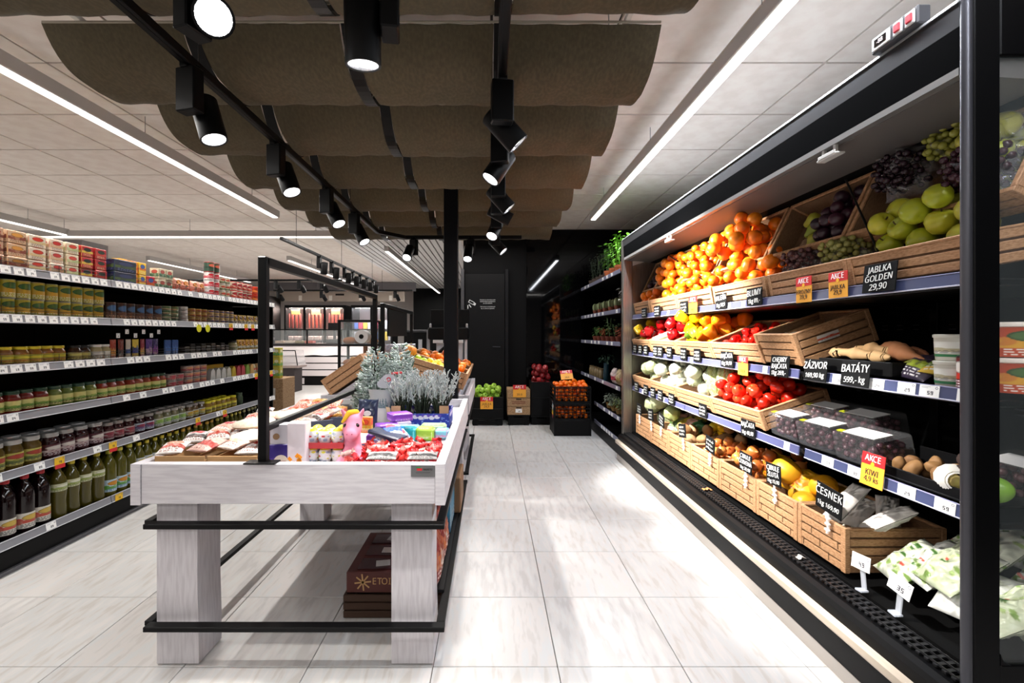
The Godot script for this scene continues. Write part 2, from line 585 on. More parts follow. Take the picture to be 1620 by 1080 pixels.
func room() -> void:
	# floor: slab with laid tiles
	var slab := M("#6f6862", .8)
	var fl := struct("floor", MB.new().box(D(-3.3, -.06, 6.0), Vector3(11.6, .1, 21.5), 0).mesh(), slab)
	var tm := rb(.447, .012, .447, .0015)
	for r in 13:
		for c in 9:
			part("tile", tm, tile_mat((r * 5 + c * 3 + r * c) % 3), fl, D(-2.458 + .45 * c + .225, -.012, 1.2565 + .45 * r + .225))
	var rest := MB.new()
	for r in range(-11, 34):
		for c in range(-14, 11):
			if r >= 0 and r < 13 and c >= 0 and c < 9:
				continue
			rest.box(D(-2.458 + .45 * c + .225, -.006, 1.2565 + .45 * r + .225), Vector3(.447, .012, .447), 0)
	part("tile_field", rest.mesh(), tile_mat(1), fl).set_meta("kind", "stuff")
	# ceiling: slab, tiles, the slatted field
	var ce := struct("ceiling", MB.new().box(D(-3.3, CEIL + .07, 6.0), Vector3(11.6, .1, 21.5), 0).mesh(), M("#4c4540", .9))
	var cm := noisy("ceiling_board", ["#e2d8ce", "#e7ddd4", "#eae2d9"], Vector3(.6, .6, .6), .9, .03)
	var ct := rb(.5875, .02, .5875, .002)
	var more := MB.new()
	for r in range(-11, 24):
		for c in range(-18, 1):
			var x := 1.805 + .6 * c + .3
			var z := 2.55 + .6 * r + .3
			if x > -2.4 and x < -.4 and z > 6.3:
				continue
			if x < -9.0:
				continue
			if r >= -1 and r < 9 and x > -1.06 * z - .3 and x < 1.15 * z + .3:
				part("ceiling_tile", ct, cm, ce, D(x, CEIL, z))
			else:
				more.box(D(x, CEIL + .01, z), Vector3(.592, .02, .592), 0)
	part("ceiling_tile_field", more.mesh(), cm, ce).set_meta("kind", "stuff")
	var sl := MB.new().box(Vector3.ZERO, Vector3(.082, .018, 9.9), .003).mesh()
	for q in 20:
		part("slat", sl, M("#dad6d4", .6), ce, D(-2.45 + .1 * q + .05, CEIL + .005, 11.35))
	# walls
	struct("wall_back", MB.new().box(D(-4.9, 1.33, 16.7), Vector3(9.0, 2.7, .2), 0).mesh(), M("#cfc9c6", .9))
	struct("wall_left", MB.new().box(D(-9.0, 1.33, 6.0), Vector3(.2, 2.7, 21.5), 0).mesh(), M("#cdc8c6", .9))
	struct("wall_front", MB.new().box(D(-3.3, 1.33, -4.6), Vector3(11.6, 2.7, .2), 0).mesh(), M("#b5b0ac", .9))
	struct("wall_right", MB.new().box(D(2.42, 1.33, 6.0), Vector3(.2, 2.7, 21.5), 0).mesh(), M("#1a1a1c", .7))
	struct("wall_pier", MB.new().box(D(-8.0, 1.33, 7.6), Vector3(3.3, 2.66, .5), 0).mesh(), M("#8e8c8e", .9))
	var wb := struct("wall_black", MB.new().box(D(.97, 1.33, 6.72), Vector3(2.7, 2.66, .2), 0).mesh(), M("#0b0b0d", .75, 0, .25))
	struct("wall_black_side", MB.new().box(D(-.33, 1.33, 11.7), Vector3(.1, 2.66, 9.8), 0).mesh(), M("#0d0d0f", .7))
	struct("wall_black_end", MB.new().box(D(-1.42, 1.33, 15.2), Vector3(2.1, 2.66, .12), 0).mesh(), M("#0d0d0f", .7))
	# glossy black glass on the right half of the black wall, and a matt door leaf on its left
	part("glass_panel", MB.new().box(D(1.42, 1.33, 6.61), Vector3(1.84, 2.64, .012), .002).mesh(), M("#040405", .04, 0, .3), wb)
	var dr := struct("door_1", MB.new().box(D(-.08, 1.02, 6.605), Vector3(.56, 2.04, .03), .004).mesh(), M("#0e0e11", .55))
	span_box("door_frame", D(.205, 0, 6.56), D(.25, 2.1, 6.62), M("#17171c", .5), dr)
	span_box("door_frame", D(-.41, 0, 6.56), D(-.365, 2.1, 6.62), M("#2a2a2e", .5), dr)
	part("handle", MB.new().tube([D(.13, 1.02, 6.58), D(.13, 1.02, 6.54), D(.03, 1.02, 6.54)], .009, 8).mesh(), M("#333338", .3, .8), dr)
	# the camera notice on the door: pictogram and small white print
	var ns := thing("camera_notice", "white security camera pictogram with small print on the black door", "notice", D(-.2, 1.62, 6.588))
	var wm := M("#b8b8b8", .7)
	var cam_b := MB.new().box(Vector3(-.035, .02, 0), Vector3(.085, .042, .002), 0, Basis(Vector3.BACK, -.5)).box(Vector3(.012, -.008, 0), Vector3(.02, .034, .002), 0, Basis(Vector3.BACK, -.5))
	cam_b.box(Vector3(-.055, -.03, 0), Vector3(.012, .05, .002), 0, Basis(Vector3.BACK, .6)).box(Vector3(-.085, -.045, 0), Vector3(.012, .05, .002))
	part("pictogram", cam_b.mesh(), wm, ns, Vector3(-.03, 0, 0))
	part("pictogram_core", MB.new().box(Vector3(-.035, .02, 0), Vector3(.066, .026, .002), 0, Basis(Vector3.BACK, -.5)).mesh(), M("#0e0e11", .6), ns, Vector3(-.03, 0, .0015))
	var q := 0
	for line in ["Prostor je monitorován", "kamerovým systémem", "se záznamem", "", "This area is monitored", "by a camera system"]:
		if line:
			words(line, .021, wm, ns, Vector3(.16, .055 - .024 * q, 0))
		q += 1

# ---- the olive fabric canopy: separate hanging strips, four panels wide, dark straps in the gaps
func canopy() -> void:
	var o := thing("fabric_canopy", "olive brown fabric canopy hung in rounded folds above the display tables", "canopy")
	var cloth := noisy("canopy_cloth", ["#443c2b", "#4a4230", "#514936"], Vector3(3.5, 3.5, 2), .95, .04, .05)
	cloth.backlight_enabled = true
	cloth.backlight = Color("#1c170e")
	var metal := M("#1c1a19", .35, .3)
	var xs := [[-1.635, -1.128], [-1.072, -.548], [-.492, .009], [.065, .625]]
	for s in 8:
		var z1 := .52 + .6 * s
		for c in 4:
			var x0: float = xs[c][0]
			var x1: float = xs[c][1]
			var ph := rf(0, 6.0)
			var sag := rf(-.006, .006)
			var f := func(u: float, w: float) -> Vector3:
				var t := absf(2.0 * w - 1.0)
				var y: float = 2.2 + sag + .125 * pow(t, 3.2) + .004 * sin(u * 9.0 + ph) * (1 - t) + .0035 * sin(u * 23.0 + ph * 2.0 + w * 5.0) * (1 - t * .5)
				y -= .006 * exp(-pow((w - .5) * 16.0, 2)) * (0.5 + .5 * sin(u * 4.0 + ph))
				return D(lerpf(x0, x1, u) + .004 * sin(w * 7.0 + ph), y, z1 + .5 * w)
			var mb := MB.new().surf(18, 22, f, Vector3.ZERO, Vector3.DOWN)
			var g := func(u: float, w: float) -> Vector3:
				return f.call(u, w) + Vector3(0, .003, 0)
			mb.surf(18, 22, g, Vector3.ZERO, Vector3.UP)
			part("fabric_strip", mb.mesh(), cloth, o)
		for x in [-1.645, -1.1, -.52, .037, .636]:
			var st := MB.new()
			for k in 14:
				var pts := []
				for e in 2:
					var w := (k + e) / 14.0
					pts.append(D(x, 2.192 + .14 * pow(absf(2 * w - 1), 3.0), z1 + .5 * w))
				var dv: Vector3 = pts[1] - pts[0]
				var zz := -dv.normalized()
				st.box((pts[0] + pts[1]) / 2, Vector3(.05, .004, dv.length() + .002), 0, Basis(Vector3.RIGHT, zz.cross(Vector3.RIGHT), zz))
			if absf(x) < 1.2 and x < .5:
				part("strap", st.mesh(), metal, o)
		for e in [0.0, .5]:
			part("rod", MB.new().tube([D(-1.63, 2.334, z1 + e), D(.62, 2.334, z1 + e)], .005, 6).mesh(), M("#8a8273", .7), o)
	for x in [-1.5, -.5, .5]:
		part("side_rail", MB.new().box(D(x, 2.347, 2.77), Vector3(.02, .02, 4.6), .002).mesh(), M("#c9c4bd", .6), o)
		for z in [.7, 2.0, 3.4, 5.0]:
			part("hanger_wire", MB.new().tube([D(x, 2.35, z), D(x, CEIL, z)], .0025, 5).mesh(), M("#9a9a9a", .5), o)

# ---- spotlights
func spot(at: Vector3, target: Vector3, label: String, e := 1.0, box_yaw := 0.0, angle := 26.0, lit := 5.0) -> void:
	var o := thing("track_spotlight", label, "spotlight", at)
	var black := M("#0c0c0e", .45)
	var byaw := Basis(Vector3.UP, box_yaw)
	part("driver_box", rb(.078, .15, .046, .004), black, o, Vector3(0, -.155, 0), byaw)
	part("track_adapter", rb(.03, .03, .06, .003), black, o, Vector3(0, -.01, 0), byaw)
	var pivot := Vector3(0, -.122, 0) + byaw * Vector3(0, 0, .068)
	var dir := (target - at - pivot).normalized()
	var side := dir.cross(Vector3.UP).normalized() if absf(dir.y) < .98 else Vector3.RIGHT
	var bs := Basis(side, dir, side.cross(dir)) # local +y looks along the beam
	part("yoke", MB.new().tube([Vector3(0, -.122, 0), pivot], .014, 8).mesh(), black, o)
	pivot += dir * .03
	part("head", lz("spot_head", [Vector2(0, -.078), Vector2(.038, -.078), Vector2(.045, -.071), Vector2(.045, .078), Vector2(.0395, .078), Vector2(.039, .05), Vector2(0, .05)], 24), black, o, pivot, bs)
	part("reflector", lz("spot_ring", [Vector2(.034, .052), Vector2(.0385, .076)], 20), M("#c8c8cc", .2, .9), o, pivot, bs)
	part("lens", lz("spot_lens", [Vector2(.0, .056), Vector2(.033, .0565), Vector2(.0365, .066), Vector2(.0365, .067), Vector2(.0, .0685)], 20), glow("#ffffff", lit), o, pivot, bs)
	var l := SpotLight3D.new()
	l.name = "spot_beam"
	l.spot_angle = angle
	l.spot_angle_attenuation = .6
	l.spot_range = 20.0
	l.spot_attenuation = 2.0
	l.light_energy = SPOT_E * e
	l.light_size = .03
	l.light_color = Color("#fffaf4")
	l.shadow_enabled = true
	o.add_child(l)
	l.transform = Transform3D(Basis(side, dir.cross(side).normalized() * -1.0, -dir).orthonormalized(), pivot + dir * .074)

func rail(o: Node, a: Vector3, b: Vector3) -> void:
	var d := b - a
	part("rail", MB.new().box((a + b) / 2, Vector3(maxf(.034, absf(d.x)), .034, maxf(.034, absf(d.z))), .003).mesh(), M("#141416", .5), o)
	part("rail_slot", MB.new().box((a + b) / 2 + Vector3(0, -.0175, 0), Vector3(maxf(.012, absf(d.x) - .03), .002, maxf(.012, absf(d.z) - .03)), 0).mesh(), M("#050505", .4), o)

func tracks() -> void:
	var ty := 2.13
	var o := thing("lighting_track", "black rectangular lighting track hung below the fabric canopy", "lighting track")
	rail(o, D(-1.03, ty, 1.2), D(-1.03, ty, 4.3))
	rail(o, D(.042, ty, 1.2), D(.042, ty, 4.56))
	rail(o, D(-1.03, ty, 1.2), D(.042, ty, 1.2))
	rail(o, D(-.82, ty, 4.56), D(.3, ty, 4.56))
	part("rail", MB.new().box(D(-.925, ty, 4.43), Vector3(.034, .034, .34), .003, Basis(Vector3.UP, -.68)).mesh(), M("#141416", .5), o)
	for p in [[-1.03, 1.67], [-1.03, 3.47], [.042, 1.67], [.042, 3.47]]:
		part("hanger_wire", MB.new().tube([D(p[0], ty, p[1]), D(p[0], CEIL, p[1])], .003, 5).mesh(), M("#222222", .5), o)
	var tb := D(-.55, .75, 2.2)
	# left rail, front to back
	var nth := ["first", "second", "third", "fourth", "fifth", "sixth", "seventh"]
	var q := 0
	for p in [[1.62, D(-.62, .75, 1.6)], [2.27, D(-.5, .75, 2.1)], [2.97, D(-.35, .75, 2.7)], [3.57, D(-.3, .75, 3.3)]]:
		spot(D(-1.03, ty - .018, p[0]), p[1], "black track spotlight aimed at the white table, %s from the front on the left rail" % nth[q], 1.0, PI - .25)
		q += 1
	q = 0
	for p in [[1.70, D(1.5, .42, 1.96), PI + .15, 21.0], [2.1, D(-.75, .75, 1.9), PI - .2], [2.62, D(1.45, .42, 2.7), PI + .1, 20.0], [3.0, D(1.52, 1.22, 3.2), PI + .1, 34.0], [3.4, D(-.45, .75, 2.7), PI], [4.05, D(1.42, .5, 3.75), PI, 24.0]]:
		spot(D(.042, ty - .018, p[0]), p[1], "black track spotlight, %s from the front on the right rail" % nth[q], [3.6, .9, 3.8, 8.0, 1.0, 4.0][q], p[2], p[3] if p.size() > 3 else 26.0)
		q += 1
	spot(D(-.74, ty - .018, 4.56), D(-1.0, .7, 3.3), "black track spotlight left of the black column on the back rail", 1.0, -.5)
	spot(D(-.19, ty - .018, 4.56), D(-.3, .6, 3.6), "black track spotlight right of the black column on the back rail", 1.0, -.3)
	spot(D(-.255, ty - .018, 1.2), D(-.36, .3, 1.45), "large black spotlight close above, pointing down from the front rail", .8, -PI / 2 * .9)
	spot(D(-.755, ty - .018, 1.2), D(.0, EYE, 0), "glaring white spotlight on the front rail that shines straight at the viewer", .05, PI * .4, 30.0, 40.0)
	# the second track over the far aisle
	var o2 := thing("lighting_track", "straight black lighting track running back beside the slatted white ceiling", "lighting track")
	rail(o2, D(-2.3, 2.25, 5.19), D(-2.3, 2.25, 9.5))
	for z in [5.6, 7.3, 9.2]:
		part("hanger_wire", MB.new().tube([D(-2.3, 2.25, z), D(-2.3, CEIL, z)], .003, 5).mesh(), M("#222222", .5), o2)
	q = 0
	for z in [6.35, 6.85, 7.45, 7.9, 8.35, 8.8, 9.25]:
		spot(D(-2.3, 2.232, z), D(-2.6, 0, z + .6), "black spotlight on the far straight track, %s from its near end" % nth[q], .35, PI / 2)
		q += 1
	var o3 := thing("lighting_track", "long black lighting track crossing before the far fridges", "lighting track")
	rail(o3, D(-6.0, 2.25, 9.25), D(-2.9, 2.25, 9.25))
	rail(o3, D(-5.0, 2.2, 10.9), D(-1.8, 2.2, 10.9))
	for p in [[-4.5, 9.25], [-3.5, 9.25], [-4.0, 10.9], [-2.5, 10.9]]:
		part("hanger_wire", MB.new().tube([D(p[0], 2.2, p[1]), D(p[0], CEIL, p[1])], .003, 5).mesh(), M("#222222", .5), o3)
	q = 0
	for p in [[-4.2, 9.25, 2.25], [-3.75, 9.25, 2.25], [-3.3, 9.25, 2.25], [-4.9, 10.9, 2.2], [-3.9, 10.9, 2.2], [-3.0, 10.9, 2.2], [-2.2, 10.9, 2.2]]:
		var row := "nearer" if p[1] < 10 else "farther"
		spot(D(p[0], p[2] - .018, p[1]), D(p[0] + .4, .6, p[1] + 1.6), "small black spotlight on the %s cross track before the fridges, %s from its left" % [row, nth[q % 3 if q < 3 else q - 3]], .35, PI * .8)
		q += 1

# ---- makers of packed goods; each stands on its origin, its front to local +z
func wrapm(key: String, base: String, band := "", badge := "", marks := "#444444") -> StandardMaterial3D: # a print that runs twice round, one badge to the front
	if mats.has("pw" + key):
		return mats["pw" + key]
	var im := art(key, base, band, badge, 48, 48, marks)
	var im2 := Image.create(96, 48, false, Image.FORMAT_RGB8)
	im2.blit_rect(im, Rect2i(24, 0, 24, 48), Vector2i(0, 0))
	im2.blit_rect(im, Rect2i(0, 0, 48, 48), Vector2i(24, 0))
	im2.blit_rect(im, Rect2i(0, 0, 24, 48), Vector2i(72, 0))
	return sheeted("w" + key, im2, .3)

func can(nm: String, label: String, cat: String, r: float, h: float, m: Material, lid := "#b8b8b4", group := "") -> Node3D:
	var o := thing(nm, label, cat, Vector3.ZERO, XF, group)
	part("wrapper", lz("canb%.3f/%.3f" % [r, h], [Vector2(r, .004), Vector2(r, h - .004)], 18, 0, 0, .5, 1.5), m, o)
	part("rim", lz("canr%.3f/%.3f" % [r, h], [Vector2(0, 0), Vector2(r * .96, 0), Vector2(r * 1.015, .002), Vector2(r * 1.0, .005), Vector2(r * .99, .006), Vector2(r * .99, h - .006), Vector2(r * 1.015, h - .003), Vector2(r * .97, h), Vector2(r * .93, h - .004), Vector2(0, h - .004)], 18), M(lid, .3, .6), o)
	return o

func jar(nm: String, label: String, r: float, h: float, inside: String, lid: String, m: Material, group := "") -> Node3D:
	var o := thing(nm, label, "jar", Vector3.ZERO, XF, group)
	part("glass_body", lz("jarb%.3f/%.3f" % [r, h], [Vector2(0, 0), Vector2(r * .88, 0), Vector2(r * .98, .006), Vector2(r, .014), Vector2(r, h * .66), Vector2(r * .95, h * .73), Vector2(r * .8, h * .82), Vector2(r * .78, h * .86)], 18), M(inside, .06), o)
	part("lid", lz("jarl%.3f/%.3f" % [r, h], [Vector2(r * .84, h * .85), Vector2(r * .86, h * .86), Vector2(r * .86, h * .97), Vector2(r * .82, h), Vector2(0, h - .001)], 18), M(lid, .35, .3), o)
	part("paper_label", lz("jarp%.3f/%.3f" % [r, h], [Vector2(r * 1.008, h * .16), Vector2(r * 1.008, h * .58)], 14, 0, 0, .72, 1.28), m, o)
	return o

func bottle(nm: String, label: String, r: float, h: float, col: String, cap: String, m: Material, y0: float, y1: float, group := "", waist := 0.0) -> Node3D:
	var o := thing(nm, label, "bottle", Vector3.ZERO, XF, group)
	part("bottle_body", lz("btl%.3f/%.3f/%.2f" % [r, h, waist], [Vector2(0, 0), Vector2(r * .85, 0), Vector2(r * .99, .008), Vector2(r, .02), Vector2(r * (1 - waist), h * .32), Vector2(r, h * .45), Vector2(r, h * .62), Vector2(r * .9, h * .72), Vector2(r * .55, h * .83), Vector2(r * .36, h * .88), Vector2(r * .34, h * .93)], 18), M(col, .08), o)
	part("cap", lz("btc%.3f/%.3f" % [r, h], [Vector2(r * .4, h * .92), Vector2(r * .42, h * .93), Vector2(r * .42, h * .99), Vector2(r * .38, h), Vector2(0, h)], 14), M(cap, .4), o)
	part("paper_label", lz("btp%.3f/%.3f/%.2f%.2f" % [r, h, y0, y1], [Vector2(r * 1.012, h * y0), Vector2(r * 1.012, h * y1)], 14, 0, 0, .75, 1.25), m, o)
	return o

func pillow_mesh(w: float, h: float, t: float, sd := 1, wr := .12) -> ArrayMesh: # a filled bag that stands, seams at top and foot
	var key := "pil%.3f%.3f%.3f%d" % [w, h, t, sd]
	if meshes.has(key):
		return meshes[key]
	var mb := MB.new()
	var nz := FastNoiseLite.new()
	nz.seed = sd
	nz.frequency = 1.6
	for s in [1.0, -1.0]:
		var f := func(u: float, v: float) -> Vector3:
			var bulge := pow(maxf(0.0, sin(PI * clampf(u, 0, 1))), .5) * pow(maxf(0.0, sin(PI * clampf(v, 0, 1))), .45)
			var q := nz.get_noise_3d(u * 2.2, v * 2.2 * h / w, s)
			var e := .96 + .04 * pow(absf(v * 2 - 1), 2.0)
			return Vector3((u - .5) * w * e, v * h, s * (t * .5 * bulge * (1.0 + wr * 4.0 * q) + .0008))
		mb.surf(14, 14, f, Vector3.ZERO, Vector3(0, 0, s))
	meshes[key] = mb.mesh()
	return meshes[key]

func run(p: Node3D, pitch: float, y: float, z0: float, z1: float, x: float, stack := 1, sh := 0.0, rows := 1, gap := 0.0, yaw := .06) -> void:
	var n := maxi(1, int((z1 - z0) / pitch + .3))
	var first := true
	for k in n:
		for r in rows:
			for s in stack:
				var at := D(x - r * gap + (rf(-.006, .006) if s == 0 else 0.0), y + s * sh, z0 + pitch * (k + .5))
				var bs := FACE_R * Basis(Vector3.UP, rf(-yaw, yaw))
				var c: Node3D = p
				if first:
					p.transform = Transform3D(bs, at)
					first = false
				else:
					c = dup(p, at, bs)
				var bn: String = "" if rows == 1 else ["front row", "rear row"][r]
				if stack == 2:
					bn = ["lower", "upper"][s]
				elif stack > 2:
					bn = "bottom" if s == 0 else "top" if s == stack - 1 else "middle" if stack == 3 else ["", "second up", "third up"][s]
				band_of[c] = bn

const LIPX := -2.4
const LEVELS := [1.537, 1.296, 1.044, .80, .517, .174]

func gondola() -> void:
	var o := thing("shelving_unit", "long black grocery shelving with six shelves and grey price rails on the left", "shelving")
	var black := M("#0d0d0f", .55)
	var bays := [[1.69, 2.984], [2.99, 4.267], [4.273, 5.25]]
	span_box("back_panel", D(-2.89, 0, 1.69), D(-2.87, 1.56, 5.25), M("#0b0b0d", .6), o)
	span_box("kick_plate", D(-2.87, 0.0, 1.69), D(-2.425, .115, 5.25), M("#101012", .5), o)
	span_box("foot_strip", D(-2.43, 0, 1.69), D(-2.405, .02, 5.25), M("#57565a", .5), o)
	for z in [1.69, 2.987, 4.27, 5.25]:
		span_box("upright", D(-2.905, 0, z - .015), D(-2.865, 1.6, z + .015), black, o)
	span_box("end_panel", D(-2.88, 0, 5.25), D(-2.42, 1.5, 5.27), black, o)
	var used_prices := ["39", "24", "59", "19", "44", "29", "89", "14"]
	var tagm := rb(.058, .036, .0016, 0.0, false)
	var small := rb(.05, .036, .0016, 0.0, false)
	for lv in 6:
		var y: float = LEVELS[lv]
		for b in 3:
			var z0: float = bays[b][0]
			var z1: float = bays[b][1]
			span_box("shelf_board", D(-2.87, y - .035, z0), D(-2.412, y - .012, z1), black, o)
			var bs := FACE_R * Basis(Vector3.RIGHT, -.18)
			var rl := part("price_rail", rb(z1 - z0, .041, .01, .002, false), M("#8f9096", .35, .2), o, D(LIPX, y - .02, (z0 + z1) / 2), bs)
			part("rail_lip", rb(z1 - z0, .004, .006, .001, false), M("#c9cacf", .3), rl, Vector3(0, .0205, .004))
			part("rail_lip", rb(z1 - z0, .004, .006, .001, false), M("#c9cacf", .3), rl, Vector3(0, -.0205, .004))
			var ln := z1 - z0
			var x := -ln / 2 + rf(.02, .1)
			var fill: float = [.82, .92, .6, .4, .3, .22][lv]
			if b == 2: fill = minf(1.0, fill * 1.4)
			while x < ln / 2 - .06:
				if rng.randf() < fill:
					var pm := price_mat(used_prices[rng.randi() % 8])
					part("price_tag", small if lv < 2 else tagm, pm, rl, Vector3(x + .03, rf(-.001, .001), .0062))
				x += .066 if lv < 2 else .074
	# wire guards on the upper shelves
	for lv in [0, 1, 2]:
		for b in 2:
			var mb := MB.new()
			var y: float = LEVELS[lv]
			for h in [.018, .036, .054]:
				mb.tube([D(-2.418, y + h - .01, bays[b][0] + .02), D(-2.418, y + h - .01, bays[b][1] - .02)], .0014, 5)
			for k in 5:
				var z: float = lerpf(bays[b][0] + .02, bays[b][1] - .02, k / 4.0)
				mb.tube([D(-2.418, y - .012, z), D(-2.418, y + .046, z)], .0014, 5)
			part("wire_guard", mb.mesh(), M("#4a4644", .4, .6), o)
	# orange-yellow and red offer flags hung on the rails
	var fl := [[2, 0], [1, 1]]
	for f in [[4, 2.62, "#d8232b"], [4, 2.99, "#d8232b"], [4, 3.86, "#d8232b"], [4, 4.25, "#d8232b"], [5, 3.04, ""], [3, 4.82, "#d8232b"], [3, 4.93, "#d8232b"], [3, 5.04, "#d8232b"], [3, 5.15, "#d8232b"], [1, 4.35, "#d8232b"], [1, 4.62, "#d8232b"], [1, 4.75, "#d8232b"]]:
		var y: float = LEVELS[f[0]]
		var g := thing("offer_flag", "", "price flag", D(LIPX + .012, y - .02, f[1]), FACE_R)
		part("card", rb(.06, .04, .0014, 0, false), price_mat("79", "#f3c21c"), g)
		if f[2]:
			part("red_strip", rb(.06, .022, .0014, 0, false), M(f[2], .5), g, Vector3(.004, -.03, .0005))
		var names := ["top", "second", "third", "fourth", "fifth", "bottom"]
		g.set_meta("label", "yellow offer flag%s on the %s rail" % [" with red strip" if f[2] else " without red", names[f[0]]])
		g.set_meta("group", "offer flags on the %s rail of the left shelving" % names[f[0]])
	for k in 2:
		solo("yellow_shelf_flag", MB.new().lathe([Vector2(0, 0), Vector2(.032, 0), Vector2(.032, .0016), Vector2(0, .0016)], 18, Vector3.ZERO, Basis(Vector3.RIGHT, PI / 2)).mesh(), M("#f0ee20", .5), "%s of two round yellow tongue flags below the second left shelf" % ["nearer", "farther"][k], "price flag", D(LIPX + .014, LEVELS[1] - .05, 3.87 + .12 * k), FACE_R)
	gondola_top()
	gondola_rows()

func gondola_top() -> void:
	var y: float = LEVELS[0] - .01
	var X := -2.47
	# noodle soup cartons, three high
	var defs := [[2.27, 2.36, "#c9a184", "#7a4436", "#c43a2c"], [2.37, 2.475, "#d8b795", "#8a4b3c", "#e0a050"], [2.48, 2.585, "#e6d9c4", "#d9c28e", "#d2402e"], [2.60, 2.69, "#e9ddc9", "#d8b48c", "#c9403a"], [2.70, 2.79, "#e8dcc0", "#b9c48c", "#d85040"]]
	var k := 0
	for d in defs:
		var w: float = d[1] - d[0] - .006
		var b := solo("noodle_carton", rb(w, .066, .09, .004), pack("noodle%d" % k, d[2], d[3], d[4], "#775544"), "cream and brown noodle carton, %s stack from the near end" % ordinal(k + 1), "carton", Vector3.ZERO, XF, "noodle cartons, stack %d of the top left shelf" % (k + 1))
		run(b, d[1] - d[0], y, d[0], d[1], X, 3, .067, 1, 0, .03)
		k += 1
	for d in [[2.80, 2.895, "#b3202a", "#d8c24a", "#1f2a22"], [2.90, 2.99, "#a81e28", "#c8402e", "#22301f"]]:
		var b := solo("noodle_carton", rb(.085, .066, .09, .004), pack("rednoodle%d" % k, d[2], d[3], d[4], "#e8d8a0"), "red noodle carton with a dark badge, %s red stack on the top left shelf" % ["first", "second"][k - 5], "carton", Vector3.ZERO, XF, "red noodle cartons, %s stack" % ["first", "second"][k - 5])
		run(b, .09, y, d[0], d[0] + .09, X, 3, .067, 1, 0, .03)
		k += 1
	solo("yellow_lidded_carton", rb(.15, .19, .12, .004), pack("ylid", "#2d2858", "#3d3470", "", ""), "dark violet carton with a yellow top behind the red noodle cartons", "carton", D(-2.64, y, 3.02), FACE_R)
	solo("carton_lid", rb(.155, .03, .124, .004), M("#e8d018", .5), "yellow lid lying on the dark violet carton", "lid", D(-2.64, y + .191, 3.02), FACE_R)
	for s in 2:
		solo("dark_blue_case", rb(.19, .078, .12, .004), pack("bluecase", "#141c3c", "#48602c", "#303a66", "#5a6a9a"), "dark blue case with a green stripe, %s of two" % ["lower", "upper"][s], "case", D(X, y + s * .079, 3.125), FACE_R)
	k = 0
	for d in [[3.235, "#e8920e", 2], [3.315, "#f0c414", 2], [3.40, "#c8202e", 1]]:
		for s in d[2]:
			solo("powder_carton", rb(.074, .085, .06, .003), pack("powder%d" % k, d[1], "#d8601a", "#2a54a8", "#fff0c0"), "%s powder carton with a blue oval badge%s" % [["orange", "yellow", "red"][k], [", lower of its pair", ", upper of its pair"][s] if d[2] == 2 else ""], "carton", D(X, y + s * .086, d[0]), FACE_R * Basis(Vector3.UP, rf(-.1, .1)))
		k += 1
	solo("tall_orange_carton", rb(.07, .19, .06, .003), pack("tallorange", "#f0a020", "#e8c040", "", "#c05010"), "tall orange carton behind the orange and yellow powder cartons", "carton", D(-2.56, y, 3.26), FACE_R)
	var g := solo("soup_carton", rb(.075, .078, .07, .003), pack("greensoup", "#dcd2b4", "#3c6a4a", "#b85040", "#2c4c34"), "green and cream soup carton on the top left shelf", "carton", Vector3.ZERO, XF, "green soup cartons")
	run(g, .08, y, 3.47, 3.63, X, 2, .079)
	var g2 := solo("pasta_pouch", pillow_mesh(.09, .11, .05, 3), pack("pinkpouch", "#e9a793", "#c8604a", "#b06a20", "#fff"), "salmon pink pouch with an amber oval", "pouch", Vector3.ZERO, XF, "salmon pink pouches")
	run(g2, .105, y, 3.66, 4.09, X)
	var g3 := solo("pasta_pouch", pillow_mesh(.09, .12, .05, 4), pack("pinkpouch2", "#e0705a", "#f0a890", "", "#fff"), "coral pouch standing behind the salmon pink pouches", "pouch", Vector3.ZERO, XF, "coral pouches")
	run(g3, .11, y, 3.64, 3.96, -2.56)
	var c1 := can("tomato_tin", "red and white tomato tin in the tall stack", "tin", .04, .07, wrapm("redwhite", "#e8e0dc", "#c8303a", "#c82834"), "#b0b0ac", "red and white tins")
	run(c1, .085, y, 4.1, 4.27, X, 3, .071)
	var c2 := can("olive_tub", "green tub with a red lid on the red and white tins", "tub", .041, .085, wrapm("greentub", "#355240", "#26382c", "#c86048"), "#b82030", "red lidded green tubs")
	run(c2, .085, y + .213, 4.1, 4.27, X)
	var c3 := can("bean_tin", "cream and green tin at the far third of the top shelf", "tin", .037, .062, wrapm("beans", "#d8cdb0", "#3f5a34", "#b84a3a"), "#b0b0ac", "cream and green tins")
	run(c3, .078, y, 4.29, 4.45, X, 3, .063)
	var c4 := can("relish_tub", "red lidded relish tub near the far end of the top shelf", "tub", .045, .085, wrapm("relish", "#d8cfb8", "#b83a2e", "#a02c34"), "#c02832", "red lidded relish tubs")
	run(c4, .094, y, 4.47, 4.87, X, 2, .086, 1, 0)
	var c5 := can("relish_tub", "orange labelled tub last on the top shelf", "tub", .045, .08, wrapm("relish2", "#c83f24", "#dc8a44", "#a02c1c"), "#c83828", "orange labelled tubs")
	run(c5, .094, y, 4.88, 5.22, X, 2, .081)

